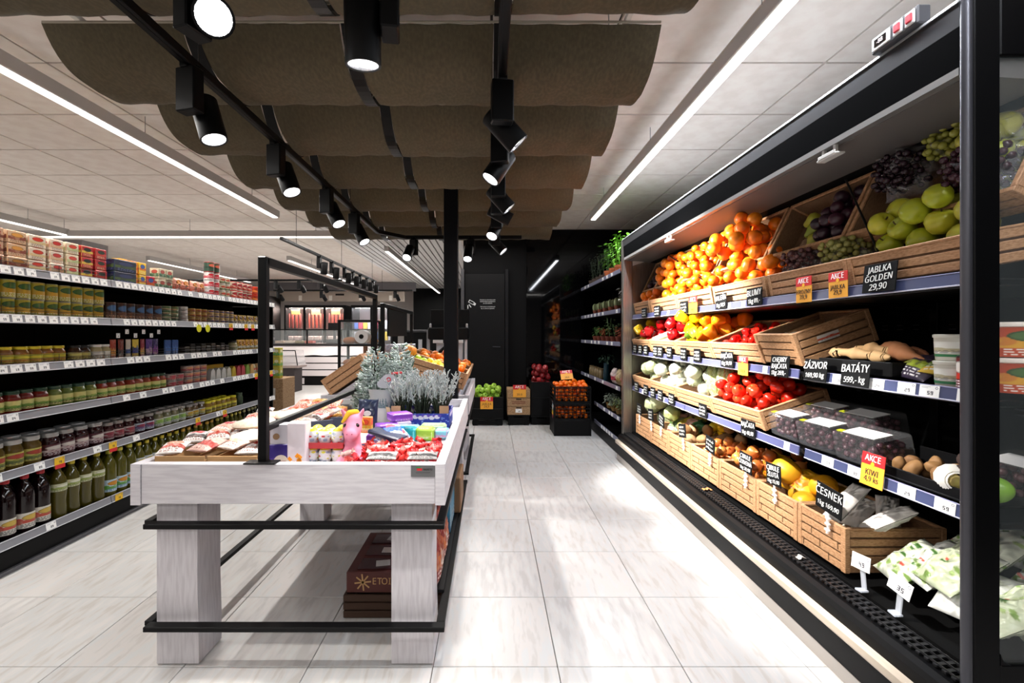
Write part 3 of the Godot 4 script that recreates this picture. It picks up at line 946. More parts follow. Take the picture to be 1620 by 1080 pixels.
func gondola_rows() -> void:
	var X := -2.46
	# second shelf
	var y: float = LEVELS[1] - .01
	var c := can("vegetable_can", "green and yellow vegetable can on the second shelf", "can", .037, .095, wrapm("peas", "#b3ac3a", "#d0a838", "#3e6a34", "#e8e8d8"), "#a8a898", "green vegetable cans")
	run(c, .079, y, 2.28, 2.99, X, 2, .096)
	c = can("fish_can", "dark red-brown can with a round blue picture on the second left shelf", "can", .039, .118, wrapm("tuna", "#3a221c", "#6a4838", "#3f6c9c", "#c8a888"), "#6a5a50", "dark cans with blue pictures")
	run(c, .086, y, 3.0, 3.51, X)
	c = can("flat_tin", "flat green tin on the second shelf", "tin", .042, .03, wrapm("flatgreen", "#4c6a44", "#a8b490", "", "#c84040"), "#8a9a80", "flat green tins")
	run(c, .088, y, 3.52, 3.71, X, 4, .031)
	c = can("flat_tin", "flat white tin on the second shelf", "tin", .042, .032, wrapm("flatwhite", "#c9c9c6", "#9a9a98", "", "#666"), "#c0c0bc", "flat white tins")
	run(c, .09, y, 3.72, 3.81, X, 4, .033)
	c = can("pate_tin", "mustard yellow tin stacked three high on the second shelf", "tin", .038, .04, wrapm("pate", "#c79a3c", "#7a5a3c", "#8a4438"), "#b09a60", "mustard yellow tins")
	run(c, .08, y, 3.83, 4.07, X, 3, .041)
	c = can("pate_tin", "cream and brown tin stacked four high on the second shelf", "tin", .038, .04, wrapm("pate2", "#b9a184", "#d8c060", "#4c4a78"), "#b0a080", "cream and brown tins")
	run(c, .08, y, 4.09, 4.5, X, 3, .041)
	var p := solo("snack_pouch", pillow_mesh(.07, .1, .04, 5), pack("ypouch", "#d2ad45", "#e8e0d0", "#7c5848", "#5a4a8a"), "yellow and white pouch in the row ending the second shelf", "pouch", Vector3.ZERO, XF, "yellow pouches on the second shelf")
	run(p, .078, y, 4.52, 5.22, X)
	# third shelf
	y = LEVELS[2] - .01
	var j := jar("mustard_jar", "mustard jar with a yellow lid on the third left shelf", .038, .1, "#8a5b26", "#d8c42a", pack("must", "#d8cf3a", "#b88a30", "", "#7a4a20"), "yellow lidded mustard jars")
	run(j, .074, y, 2.28, 2.74, X)
	j = jar("sauce_jar", "dark lidded sauce jar beside the mustard jars", .036, .098, "#3a2418", "#22211f", pack("sauce", "#c9c26a", "#7a6a2a", "", "#403020"), "dark lidded sauce jars")
	run(j, .07, y, 2.75, 2.89, X)
	j = jar("horseradish_jar", "pale jar with a white lid next to the dark sauce jars", .036, .1, "#a59a72", "#d9d8d2", pack("hors", "#d2d0c4", "#9a9080", "", "#555"), "white lidded pale jars")
	run(j, .07, y, 2.9, 3.04, X)
	var kcol := [["#a83a1c", "#d89a30"], ["#7a2c1c", "#3a3a3c"], ["#c9bfb0", "#3a5a9a"], ["#d8c040", "#2c3c8a"], ["#8a2030", "#c8a040"], ["#5a3a8a", "#d0b0c8"], ["#3a2a6a", "#8a4a9a"]]
	for k in 7:
		solo("spice_sachet", pillow_mesh(.055, .13, .012, 10 + k), pack("spice%d" % k, kcol[k][0], kcol[k][1], "", "#e8e0d0"), "spice sachet standing on the third shelf, %s after the white lidded jars" % ordinal(k + 1), "sachet", D(X, y, 3.08 + .065 * k), FACE_R * Basis(Vector3.UP, rf(-.2, .2)))
	for k in 6:
		solo("hook_label", rb(.03, .03, .0015, 0), price_mat("19"), "small white hook label above the spice sachets", "label", D(X + .05, y + .14 + .026 * (k % 2), 3.06 + .075 * k), FACE_R, "hook labels over the spice sachets")
	for k in 2:
		solo("blister_card", rb(.07, .12, .012, .004), pack("blister", "#31579c", "#4a78c0", "", "#a8c0e8"), "%s of two blue blister cards on the third shelf" % ["nearer", "farther"][k], "blister card", D(X, y, 3.60 + .085 * k), FACE_R)
	for k in 9:
		for s in 3 + k % 2:
			solo("fish_tin", rb(.085, .021, .06, .005), M(["#55524e", "#3a3634", "#6c6258"][(k + s) % 3], .3, .7), "flat dark fish tin on the third shelf", "tin", D(X - .01, y + s * .0215, 3.79 + .072 * k), FACE_R * Basis(Vector3.UP, PI / 2), "flat fish tins")
	j = jar("gherkin_jar", "squat cream jar between the fish tins and the yellow pouches", .04, .1, "#a8a27c", "#2c2a26", pack("squat", "#c8c4a8", "#6a7a4a", "", "#444"), "squat cream jars")
	run(j, .09, y, 4.46, 4.55, X)
	p = solo("rice_pouch", pillow_mesh(.075, .11, .045, 6), pack("yrice", "#d8a636", "#e8e4d8", "#b07820", "#3c6a34"), "amber pouch in the row ending the third shelf", "pouch", Vector3.ZERO, XF, "amber pouches on the third shelf")
	run(p, .08, y, 4.58, 5.22, X)
	# fourth shelf
	y = LEVELS[3] - .01
	var ins := ["#6e2016", "#5c6a2c", "#7c2c1a", "#823218"]
	for q in 4:
		j = jar("pickle_jar", "pickle jar %s, dark green lid, fourth shelf" % ["beet red inside", "green inside", "pepper red inside", "tomato red inside"][q], .039, .118, ins[q], "#24402c", pack("pickle%d" % q, "#c8c478", "#5f8a2c", "", "#3a3a20"), "pickle jars on the fourth shelf, kind %d" % (q + 1))
		run(j, .079, y, 2.3 + .316 * q, 2.3 + .316 * (q + 1), X)
	c = can("meat_tin", "rose and grey meat tin in the lower stacks", "tin", .042, .05, wrapm("meat", "#a8938a", "#b84a50", "#a83a48"), "#8a8480", "rose meat tins")
	run(c, .09, y, 3.58, 3.76, X, 2, .051)
	c = can("meat_tin", "rose and grey meat tin in the taller stacks", "tin", .042, .05, wrapm("meat2", "#b89c90", "#a83e48", "#c88a60"), "#8a8480", "tall stacks of meat tins")
	run(c, .095, y, 3.78, 4.07, X, 3, .051)
	for q in 9:
		var kc := ["#d0cfca", "#d0cfca", "#d0cfca", "#c8c6b8", "#c8a834", "#b0404a", "#b8444c", "#7a9a3c", "#c9a060"]
		solo("tent_carton", MB.new().poly([Vector2(-.04, 0), Vector2(.04, 0), Vector2(.026, .085), Vector2(0, .105), Vector2(-.026, .085)], -.02, .02).mesh(), M(kc[q], .5), "pointed carton on the fourth shelf, %s after the meat tins" % ordinal(q + 1), "carton", D(X, y, 4.16 + .085 * q), FACE_R)
	solo("yellow_tray", rb(.34, .13, .05, .003), pack("ytray", "#c8a030", "#e0c040", "", "#7a3a20"), "yellow display tray behind the white pointed cartons", "tray", D(-2.55, y, 4.3), FACE_R)
	for q in 4:
		solo("seasoning_bag", pillow_mesh(.07, .1, .03, 20 + q), pack("season%d" % (q % 2), ["#c0b48c", "#a8804c"][q % 2], "#b84a34", "", "#444"), "seasoning bag leaning at the far end of the fourth shelf, %s of four" % ordinal(q + 1), "bag", D(X, y, 4.93 + .08 * q), FACE_R * Basis(Vector3.RIGHT, -.2))
	# fifth shelf
	y = LEVELS[4] - .01
	j = jar("gherkin_jar", "large gherkin jar with a steel lid", .047, .15, "#5b4a1c", "#b9b8b4", pack("gherk", "#b4ac50", "#5e6a2a", "#a03a2a", "#333"), "large gherkin jars")
	run(j, .098, y, 2.28, 2.57, X, 1, 0, 2, .1)
	j = jar("beetroot_jar", "large dark beetroot jar on the fifth shelf", .047, .145, "#2a0d10", "#a9a8a6", pack("beet", "#4a1a24", "#c8b8b4", "#c8c0b8", "#ddd"), "large beetroot jars")
	run(j, .099, y, 2.58, 2.98, X, 1, 0, 2, .1)
	j = jar("jam_jar", "jam jar with a dark red label", .04, .125, "#320d10", "#98938f", pack("jam", "#b9a8a4", "#7a2434", "#8a2c3c", "#333"), "red label jam jars")
	run(j, .085, y, 2.99, 3.25, X, 1, 0, 2, .09)
	j = jar("jam_jar", "jam jar with a pale blue label", .04, .125, "#2a0e14", "#98938f", pack("jamb", "#b8c4d0", "#6a4a7a", "#8a2c48", "#333"), "pale blue label jam jars")
	run(j, .085, y, 3.26, 3.43, X, 1, 0, 2, .09)
	j = jar("compote_jar", "compote jar with a white and green label", .04, .125, "#6c6a4c", "#a09c96", pack("comp", "#c8cec4", "#7aa04a", "#8ab04c", "#333"), "green label compote jars")
	run(j, .085, y, 3.44, 3.79, X, 1, 0, 2, .09)
	j = jar("spread_jar", "brown jar with a white sunflower label on the fifth shelf", .038, .12, "#5a4426", "#98938f", pack("spread", "#c8ccc4", "#a8a04a", "#c8a030", "#333"), "sunflower label jars")
	run(j, .082, y, 3.8, 4.03, X, 1, 0, 2, .09)
	j = jar("honey_jar", "honey jar with a bright yellow lid on the fifth shelf", .038, .11, "#8a6a20", "#d8cc2a", pack("honey", "#cfc43a", "#7a6a3a", "", "#443"), "yellow lidded honey jars")
	run(j, .08, y, 4.05, 4.56, X, 1, 0, 2, .09)
	solo("black_lidded_jar", jar_like(), M("#3a4a34", .2), "single dark green jar last on the fifth shelf", "jar", D(X, y, 4.62), FACE_R)
	# bottom shelf
	y = LEVELS[5] - .01
	var b := bottle("syrup_bottle", "dark syrup bottle with a red cap", .042, .3, "#150809", "#b8242c", pack("syrup", "#d5d2c8", "#b84a3a", "#c8a84a", "#444"), .08, .34, "dark syrup bottles")
	run(b, .092, y, 2.26, 2.63, X, 1, 0, 2, .1)
	b = bottle("oil_bottle", "waisted yellow oil bottle with a label near its neck", .041, .3, "#4c4512", "#c8b428", pack("oila", "#c8c8a0", "#8a9a4a", "#d8d8c0", "#40502c"), .5, .64, "waisted oil bottles", .1)
	run(b, .089, y, 2.64, 2.99, X, 1, 0, 2, .1)
	b = bottle("oil_bottle", "yellow oil bottle with a blue and white sunflower label", .041, .29, "#565214", "#c8c040", pack("oilb", "#bcd0dc", "#5e9c3c", "#d08a20", "#3a6aa8"), .1, .36, "sunflower label oil bottles")
	run(b, .088, y, 3.0, 3.26, X, 1, 0, 2, .1)
	for q in 3:
		b = bottle("oil_bottle", "slim yellow oil bottle with a %s label" % ["yellow spotted", "blue striped", "plain white"][q], .036, .28, ["#585312", "#5c5714", "#504d12"][q], ["#c8b430", "#c89830", "#b8a840"][q], pack("oilc%d" % q, "#cdd2d4", ["#c8b83a", "#4a6ab0", "#c0c4bc"][q], ["#c8b020", "#3a5aa8", "#b8a878"][q], "#555"), .35, .62, "slim oil bottles, kind %d" % (q + 1))
		run(b, .078, y, 3.27 + .47 * q, 3.27 + .47 * (q + 1), X, 1, 0, 2, .09)
	b = bottle("olive_oil_bottle", "dark green olive oil bottle on the bottom shelf", .034, .28, "#1f220a", "#a8a070", pack("olive", "#4a4a20", "#5c5a28", "", "#8a8a50"), .2, .5, "dark olive oil bottles")
	run(b, .074, y, 4.69, 5.22, X, 1, 0, 2, .08)

func jar_like() -> ArrayMesh:
	return lz("plainjar", [Vector2(0, 0), Vector2(.033, 0), Vector2(.036, .01), Vector2(.036, .085), Vector2(.028, .1), Vector2(.03, .102), Vector2(.03, .12), Vector2(0, .122)], 18)

# ---- fruit shapes, sized to radius 1 and scaled when placed
func ball(key: String, nu: int, nv: int, rfn: Callable) -> ArrayMesh:
	if not meshes.has(key):
		var f := func(u: float, v: float) -> Vector3:
			var th := clampf(v, .0005, .9995) * PI
			var ph := u * TAU
			var dd := Vector3(sin(th) * sin(ph), -cos(th), sin(th) * cos(ph))
			return dd * rfn.call(dd)
		meshes[key] = MB.new().surf(nu, nv, f).mesh()
	return meshes[key]

func sc(r: float, bs := Basis.IDENTITY) -> Basis:
	return bs.scaled_local(Vector3.ONE * r)

const APPLE := [Vector2(0, -.78), Vector2(.22, -.86), Vector2(.52, -.82), Vector2(.85, -.45), Vector2(1, .05), Vector2(.97, .4), Vector2(.78, .74), Vector2(.5, .87), Vector2(.25, .8), Vector2(.08, .62), Vector2(0, .56)]
const TOMATO := [Vector2(0, -.74), Vector2(.4, -.77), Vector2(.8, -.52), Vector2(1, 0), Vector2(.9, .45), Vector2(.6, .7), Vector2(.3, .74), Vector2(0, .6)]
const PEPPER := [Vector2(0, -.92), Vector2(.35, -1.0), Vector2(.62, -.8), Vector2(.8, -.3), Vector2(.97, .3), Vector2(.95, .7), Vector2(.7, .95), Vector2(.3, .88), Vector2(0, .72)]
const ONION := [Vector2(0, -.82), Vector2(.3, -.85), Vector2(.8, -.55), Vector2(1, 0), Vector2(.82, .5), Vector2(.42, .8), Vector2(.16, 1.0), Vector2(.11, 1.25), Vector2(0, 1.3)]
const LEMON := [Vector2(0, -1.32), Vector2(.12, -1.26), Vector2(.3, -1.06), Vector2(.75, -.7), Vector2(1, 0), Vector2(.75, .7), Vector2(.3, 1.06), Vector2(.12, 1.26), Vector2(0, 1.32)]
const PEAR := [Vector2(0, -.85), Vector2(.4, -.9), Vector2(.85, -.6), Vector2(1, -.15), Vector2(.85, .3), Vector2(.55, .75), Vector2(.42, 1.1), Vector2(.25, 1.3), Vector2(0, 1.33)]
const GARLIC := [Vector2(0, -.6), Vector2(.4, -.66), Vector2(.9, -.38), Vector2(1, 0), Vector2(.75, .45), Vector2(.3, .8), Vector2(.15, 1.1), Vector2(.11, 1.6), Vector2(0, 1.6)]
const PUMPKIN := [Vector2(0, -.6), Vector2(.35, -.74), Vector2(.75, -.6), Vector2(1, 0), Vector2(.8, .55), Vector2(.4, .72), Vector2(.15, .6), Vector2(0, .56)]

func stemmed(nm: String, body: Mesh, m: Material, y: float, stem: Mesh, sm: Material, stem_nm := "stem") -> Node3D: # prototype of radius 1, not yet labelled
	var o := Node3D.new()
	o.name = nm
	part("flesh", body, m, o)
	part(stem_nm, stem, sm, o, Vector3(0, y, 0))
	return o

func plain(nm: String, body: Mesh, m: Material) -> Node3D:
	var o := MeshInstance3D.new()
	o.name = nm
	o.mesh = body
	o.material_override = m
	return o

func stalk() -> ArrayMesh:
	if not meshes.has("stalk"):
		meshes["stalk"] = MB.new().tube([Vector3.ZERO, Vector3(.03, .22, 0), Vector3(.12, .42, .03)], .06, 6).mesh()
	return meshes["stalk"]

func calyx() -> ArrayMesh:
	if not meshes.has("calyx"):
		var mb := MB.new()
		for k in 5:
			var b := Basis(Vector3.UP, TAU * k / 5)
			mb.box(b * Vector3(.2, .015, 0), Vector3(.38, .04, .12), .01, b * Basis(Vector3.BACK, -.12))
		mb.tube([Vector3.ZERO, Vector3(.04, .2, 0)], .05, 6)
		meshes["calyx"] = mb.mesh()
	return meshes["calyx"]

func protos(kind: String) -> Array:
	var out := []
	match kind:
		"orange":
			for c in ["#f07d0c", "#f58a12", "#ea6f0a"]:
				out.append(plain("orange", ball("orange", 20, 14, func(d): return 1.0 - .05 * exp(-pow((1 - d.y) * 12.0, 2)) - .03 * d.y * d.y + .006 * sin(d.x * 40) * sin(d.z * 37)), M(c, .42)))
		"mandarin":
			for c in ["#ee6c0a", "#f27a10", "#e35f08"]:
				out.append(plain("mandarin", ball("mandarin", 16, 12, func(d): return 1.0 - .16 * d.y * d.y - .06 * exp(-pow((1 - absf(d.y)) * 14.0, 2))), M(c, .38)))
		"apple":
			for c in ["#a7b02a", "#b9b832", "#c3c04a"]:
				out.append(stemmed("golden_apple", lz("apple", APPLE, 20, 5, .012), M(c, .3), .6, stalk(), M("#4a3a1c", .8)))
		"green_apple":
			for c in ["#8fb83a", "#9cc244"]:
				out.append(stemmed("green_apple", lz("apple", APPLE, 20, 5, .012), M(c, .25), .6, stalk(), M("#4a3a1c", .8)))
		"red_apple":
			for c in ["#7c1a1e", "#92262a", "#6c1418"]:
				out.append(stemmed("red_apple", lz("apple", APPLE, 20, 5, .012), M(c, .25), .6, stalk(), M("#3a2a1c", .8)))
		"tomato":
			for c in ["#d02410", "#d83418", "#c41c0c"]:
				out.append(stemmed("tomato", lz("tomato", TOMATO, 20, 6, .02), M(c, .18), .64, calyx(), M("#3c6a22", .7), "calyx"))
		"vine_tomato":
			for c in ["#cc1410", "#d82014"]:
				out.append(stemmed("vine_tomato", lz("tomato", TOMATO, 20, 6, .02), M(c, .15), .64, calyx(), M("#2c5a1e", .7), "calyx"))
		"red_pepper", "yellow_pepper", "orange_pepper", "green_pepper":
			var cs: Array = {"red_pepper": ["#b00c10", "#c01418"], "yellow_pepper": ["#f0b808", "#f4c414"], "orange_pepper": ["#ee7a0a", "#f08c14"], "green_pepper": ["#a8a822", "#5c8a1c"]}[kind]
			for c in cs:
				out.append(stemmed(kind, lz("pepper", PEPPER, 24, 4, .09), M(c, .16), .68, stalk(), M("#3c7a20", .6)))
		"plum":
			for c in ["#2c1220", "#3a1626", "#24101e"]:
				out.append(plain("plum", ball("plum", 14, 12, func(d): return 1.0 + .12 * absf(d.y) - .05 * exp(-pow(atan2(d.x, d.z) * 5.0, 2)) * (1 - absf(d.y))), M(c, .3)))
		"pear":
			for c in ["#b4b23c", "#97a432"]:
				out.append(stemmed("pear", lz("pear", PEAR, 18), M(c, .4), 1.3, stalk(), M("#4a3a1c", .8)))
		"lemon":
			for c in ["#f0c818", "#f4d428"]:
				out.append(plain("lemon", lz("lemon", LEMON, 18), M(c, .35)))
		"lime":
			for c in ["#8cba20", "#a4c424"]:
				out.append(plain("lime", lz("lemon", LEMON, 18), M(c, .35)))
		"onion":
			for c in ["#b8662c", "#c27a3c", "#a85a28"]:
				out.append(plain("onion", lz("onion", ONION, 18, 9, .015), M(c, .3)))
		"garlic":
			for c in ["#e4dccc", "#d8cdb8"]:
				out.append(plain("garlic_bulb", lz("garlic", GARLIC, 24, 8, .05), M(c, .6)))
		"potato", "kiwi", "avocado":
			var cs: Array = {"potato": ["#9a7448", "#a8835a", "#8a663e"], "kiwi": ["#7a5632", "#86623a"], "avocado": ["#2c1e1a", "#382824"]}[kind]
			var q := 0
			for c in cs:
				var s := q * 3.1 + kind.length()
				out.append(plain(kind, ball(kind + str(q), 16, 12, func(d): return 1.0 / sqrt(d.x * d.x * 1.3 + d.y * d.y * 1.5 + d.z * d.z * .55) * (1 + .05 * sin(d.x * 4 + s) * cos(d.z * 3 + s) + .03 * sin(d.y * 7 + s))), M(c, .7)))
				q += 1
		"melon":
			for c in ["#cf8f12", "#d8a020"]:
				out.append(plain("yellow_melon", ball("melon", 20, 14, func(d): return 1.0 / sqrt(d.x * d.x + d.y * d.y + d.z * d.z * .75) * (1 + .01 * sin(atan2(d.x, d.y) * 9))), M(c, .4)))
	return out

# fruit of radius r heaped into a box placed by «t» (floor y0); every fruit is a thing of its own
func fill(kind: String, t: Transform3D, w: float, d: float, n: int, r: float, label: String, cat: String, sd: int, y0 := .014, dx := 0.0, dz := 0.0, jit := .07, bias := 0.0) -> void:
	var ps := protos(kind)
	var firsts := []
	for p in ps:
		tag(p, label, cat, label)
		firsts.append(true)
	var k := 0
	for s in heap(n, w, d, r, sd, jit, 40 if n < 20 else 12, bias):
		var p: Node3D = ps[k % ps.size()]
		var at: Vector3 = t * (s[0] + Vector3(dx, y0, dz))
		var bs := sc(s[1], t.basis * Basis.from_euler(Vector3(rf(-1.2, 1.2), rf(0, TAU), rf(-1.0, 1.0))))
		if firsts[k % ps.size()]:
			firsts[k % ps.size()] = false
			p.name = numbered(p.name)
			add_child(p, true)
			p.transform = Transform3D(bs, at)
		else:
			dup(p, at, bs)
		k += 1
	for q in ps.size():
		if firsts[q]:
			ps[q].free()

# ---- wood-look crate; origin under its middle, front to local +z
func crate(w: float, d: float, h: float, label: String, t: Transform3D, slats := 3, group := "") -> Node3D:
	var o := thing("produce_crate", label, "crate", t.origin, t.basis, group)
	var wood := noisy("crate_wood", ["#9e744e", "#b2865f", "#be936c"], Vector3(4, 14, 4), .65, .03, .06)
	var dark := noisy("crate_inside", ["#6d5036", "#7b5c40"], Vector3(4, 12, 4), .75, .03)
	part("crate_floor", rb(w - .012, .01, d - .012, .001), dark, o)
	for sx in [-1, 1]:
		for sz in [-1, 1]:
			part("corner_post", rb(.024, h, .02, .002), wood, o, Vector3(sx * (w / 2 - .012), 0, sz * (d / 2 - .01)))
	var sh := h / slats - .007
	for k in slats:
		var y := k * h / slats + .003
		for s in [-1, 1]:
			part("slat", rb(w - .05, sh, .009, .0018), wood, o, Vector3(0, y, s * (d / 2 - .006)))
			part("slat", rb(.009, sh, d - .042, .0018), wood, o, Vector3(s * (w / 2 - .006), y, 0))
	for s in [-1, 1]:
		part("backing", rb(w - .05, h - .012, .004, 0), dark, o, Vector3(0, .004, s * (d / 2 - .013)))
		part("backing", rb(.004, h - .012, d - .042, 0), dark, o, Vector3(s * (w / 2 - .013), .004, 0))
		part("rim", rb(w, .008, .016, .002), wood, o, Vector3(0, h - .004, s * (d / 2 - .008)))
		part("rim", rb(.016, .008, d - .03, .002), wood, o, Vector3(s * (w / 2 - .008), h - .004, 0))
	return o

# ---- chalkboards and offer cards; front to local +z
func scrawl(o: Node, w: float, h: float, sd: int, m: Material) -> void:
	var r := RandomNumberGenerator.new()
	r.seed = sd
	var mb := MB.new()
	for row in 3:
		var x := -w * .36
		while x < w * .32:
			var l := r.randf_range(.1, .2) * h
			mb.box(Vector3(x, h * (.24 - .25 * row) + r.randf_range(-.02, .02) * h, .0032), Vector3(.0035, l, .0008), 0, Basis(Vector3.BACK, r.randf_range(-.5, .5)))
			mb.box(Vector3(x + .004, h * (.24 - .25 * row) + r.randf_range(-.06, .06) * h, .0032), Vector3(l * .6, .0032, .0008), 0, Basis(Vector3.BACK, r.randf_range(-.6, .6)))
			x += r.randf_range(.09, .14) * w
	var p := part("chalk_marks", mb.mesh(), m, o)
	p.set_meta("kind", "stuff")

func chalkboard(at: Vector3, bs: Basis, lines: Array, label: String, w := .132, h := .088, clip := false) -> void:
	var o := thing("chalkboard_sign", label, "price sign", at, bs)
	part("board", rb(w, h, .004, .0012, false), M("#141517", .75), o)
	var m := chalk("")
	if lines.is_empty():
		scrawl(o, w, h, hash(label), M("#b9bab6", .9))
	else:
		var k := 0
		var st := h * .92 / lines.size()
		for l in lines:
			var s: float = minf(st * 1.0, w * 1.75 / maxf(4, str(l).length()))
			words(l, s, m, o, Vector3(0, h * .46 - st * (k + .5), .0032), Basis(Vector3.BACK, .05) * Basis(Vector3(1, 0, 0), Vector3(.12, 1, 0), Vector3.BACK))
			k += 1
	if clip:
		var mb := MB.new()
		mb.tube([Vector3(0, -h / 2 + .01, -.004), Vector3(-.003, -h / 2 - .03, -.002), Vector3(.002, -h / 2 - .06, -.004), Vector3(0, -h / 2 - .085, -.002)], .0055, 7)
		for q in 3:
			mb.box(Vector3(0, -h / 2 - .022 - q * .024, -.002), Vector3(.022, .012, .016), .004)
		part("clip", mb.mesh(), clear("#ffffff", .55, .2), o)

func offer(at: Vector3, bs: Basis, label: String, w := .09, h := .1, lines := ["", "29,9"]) -> void:
	var o := thing("offer_card", label, "price sign", at, bs)
	part("card", rb(w, h, .0022, .0006, false), M("#f0a830", .5), o)
	part("red_head", rb(w, h * .36, .0028, .0006, false), M("#d0181e", .5), o, Vector3(0, h * .32, .0004))
	words("AKCE", w * .3, M("#ffffff", .6), o, Vector3(0, h * .35, .0022))
	part("badge", MB.new().lathe([Vector2(0, 0), Vector2(w * .08, 0), Vector2(w * .08, .001), Vector2(0, .001)], 14, Vector3(0, h * .17, .0014), Basis(Vector3.RIGHT, PI / 2)).mesh(), M("#f0b020", .5), o)
	var k := 0
	for l in lines:
		if l:
			words(l, minf(h * .24, w * 1.5 / maxf(4, str(l).length())), M("#2a2220", .7), o, Vector3(0, -h * .08 - k * h * .2, .0018))
		k += 1

func grapes_mesh(key: String, w: float, h: float, d: float, r: float, n: int, sd: int) -> ArrayMesh: # a bunch: many berries in one body
	if meshes.has(key):
		return meshes[key]
	var mb := MB.new()
	for s in heap(n, w, d, r, sd, .15, 10):
		if s[0].y > h:
			continue
		var rr: float = s[1]
		mb.lathe([Vector2(0, -rr), Vector2(rr * .7, -rr * .72), Vector2(rr, 0), Vector2(rr * .7, rr * .72), Vector2(0, rr)], 9, s[0])
	meshes[key] = mb.mesh()
	return meshes[key]

const RAILS := [1.378, 1.042, .705]
const SHX := 1.36
const BAYS := [[1.3, 2.043], [2.083, 3.3], [3.306, 4.52]]

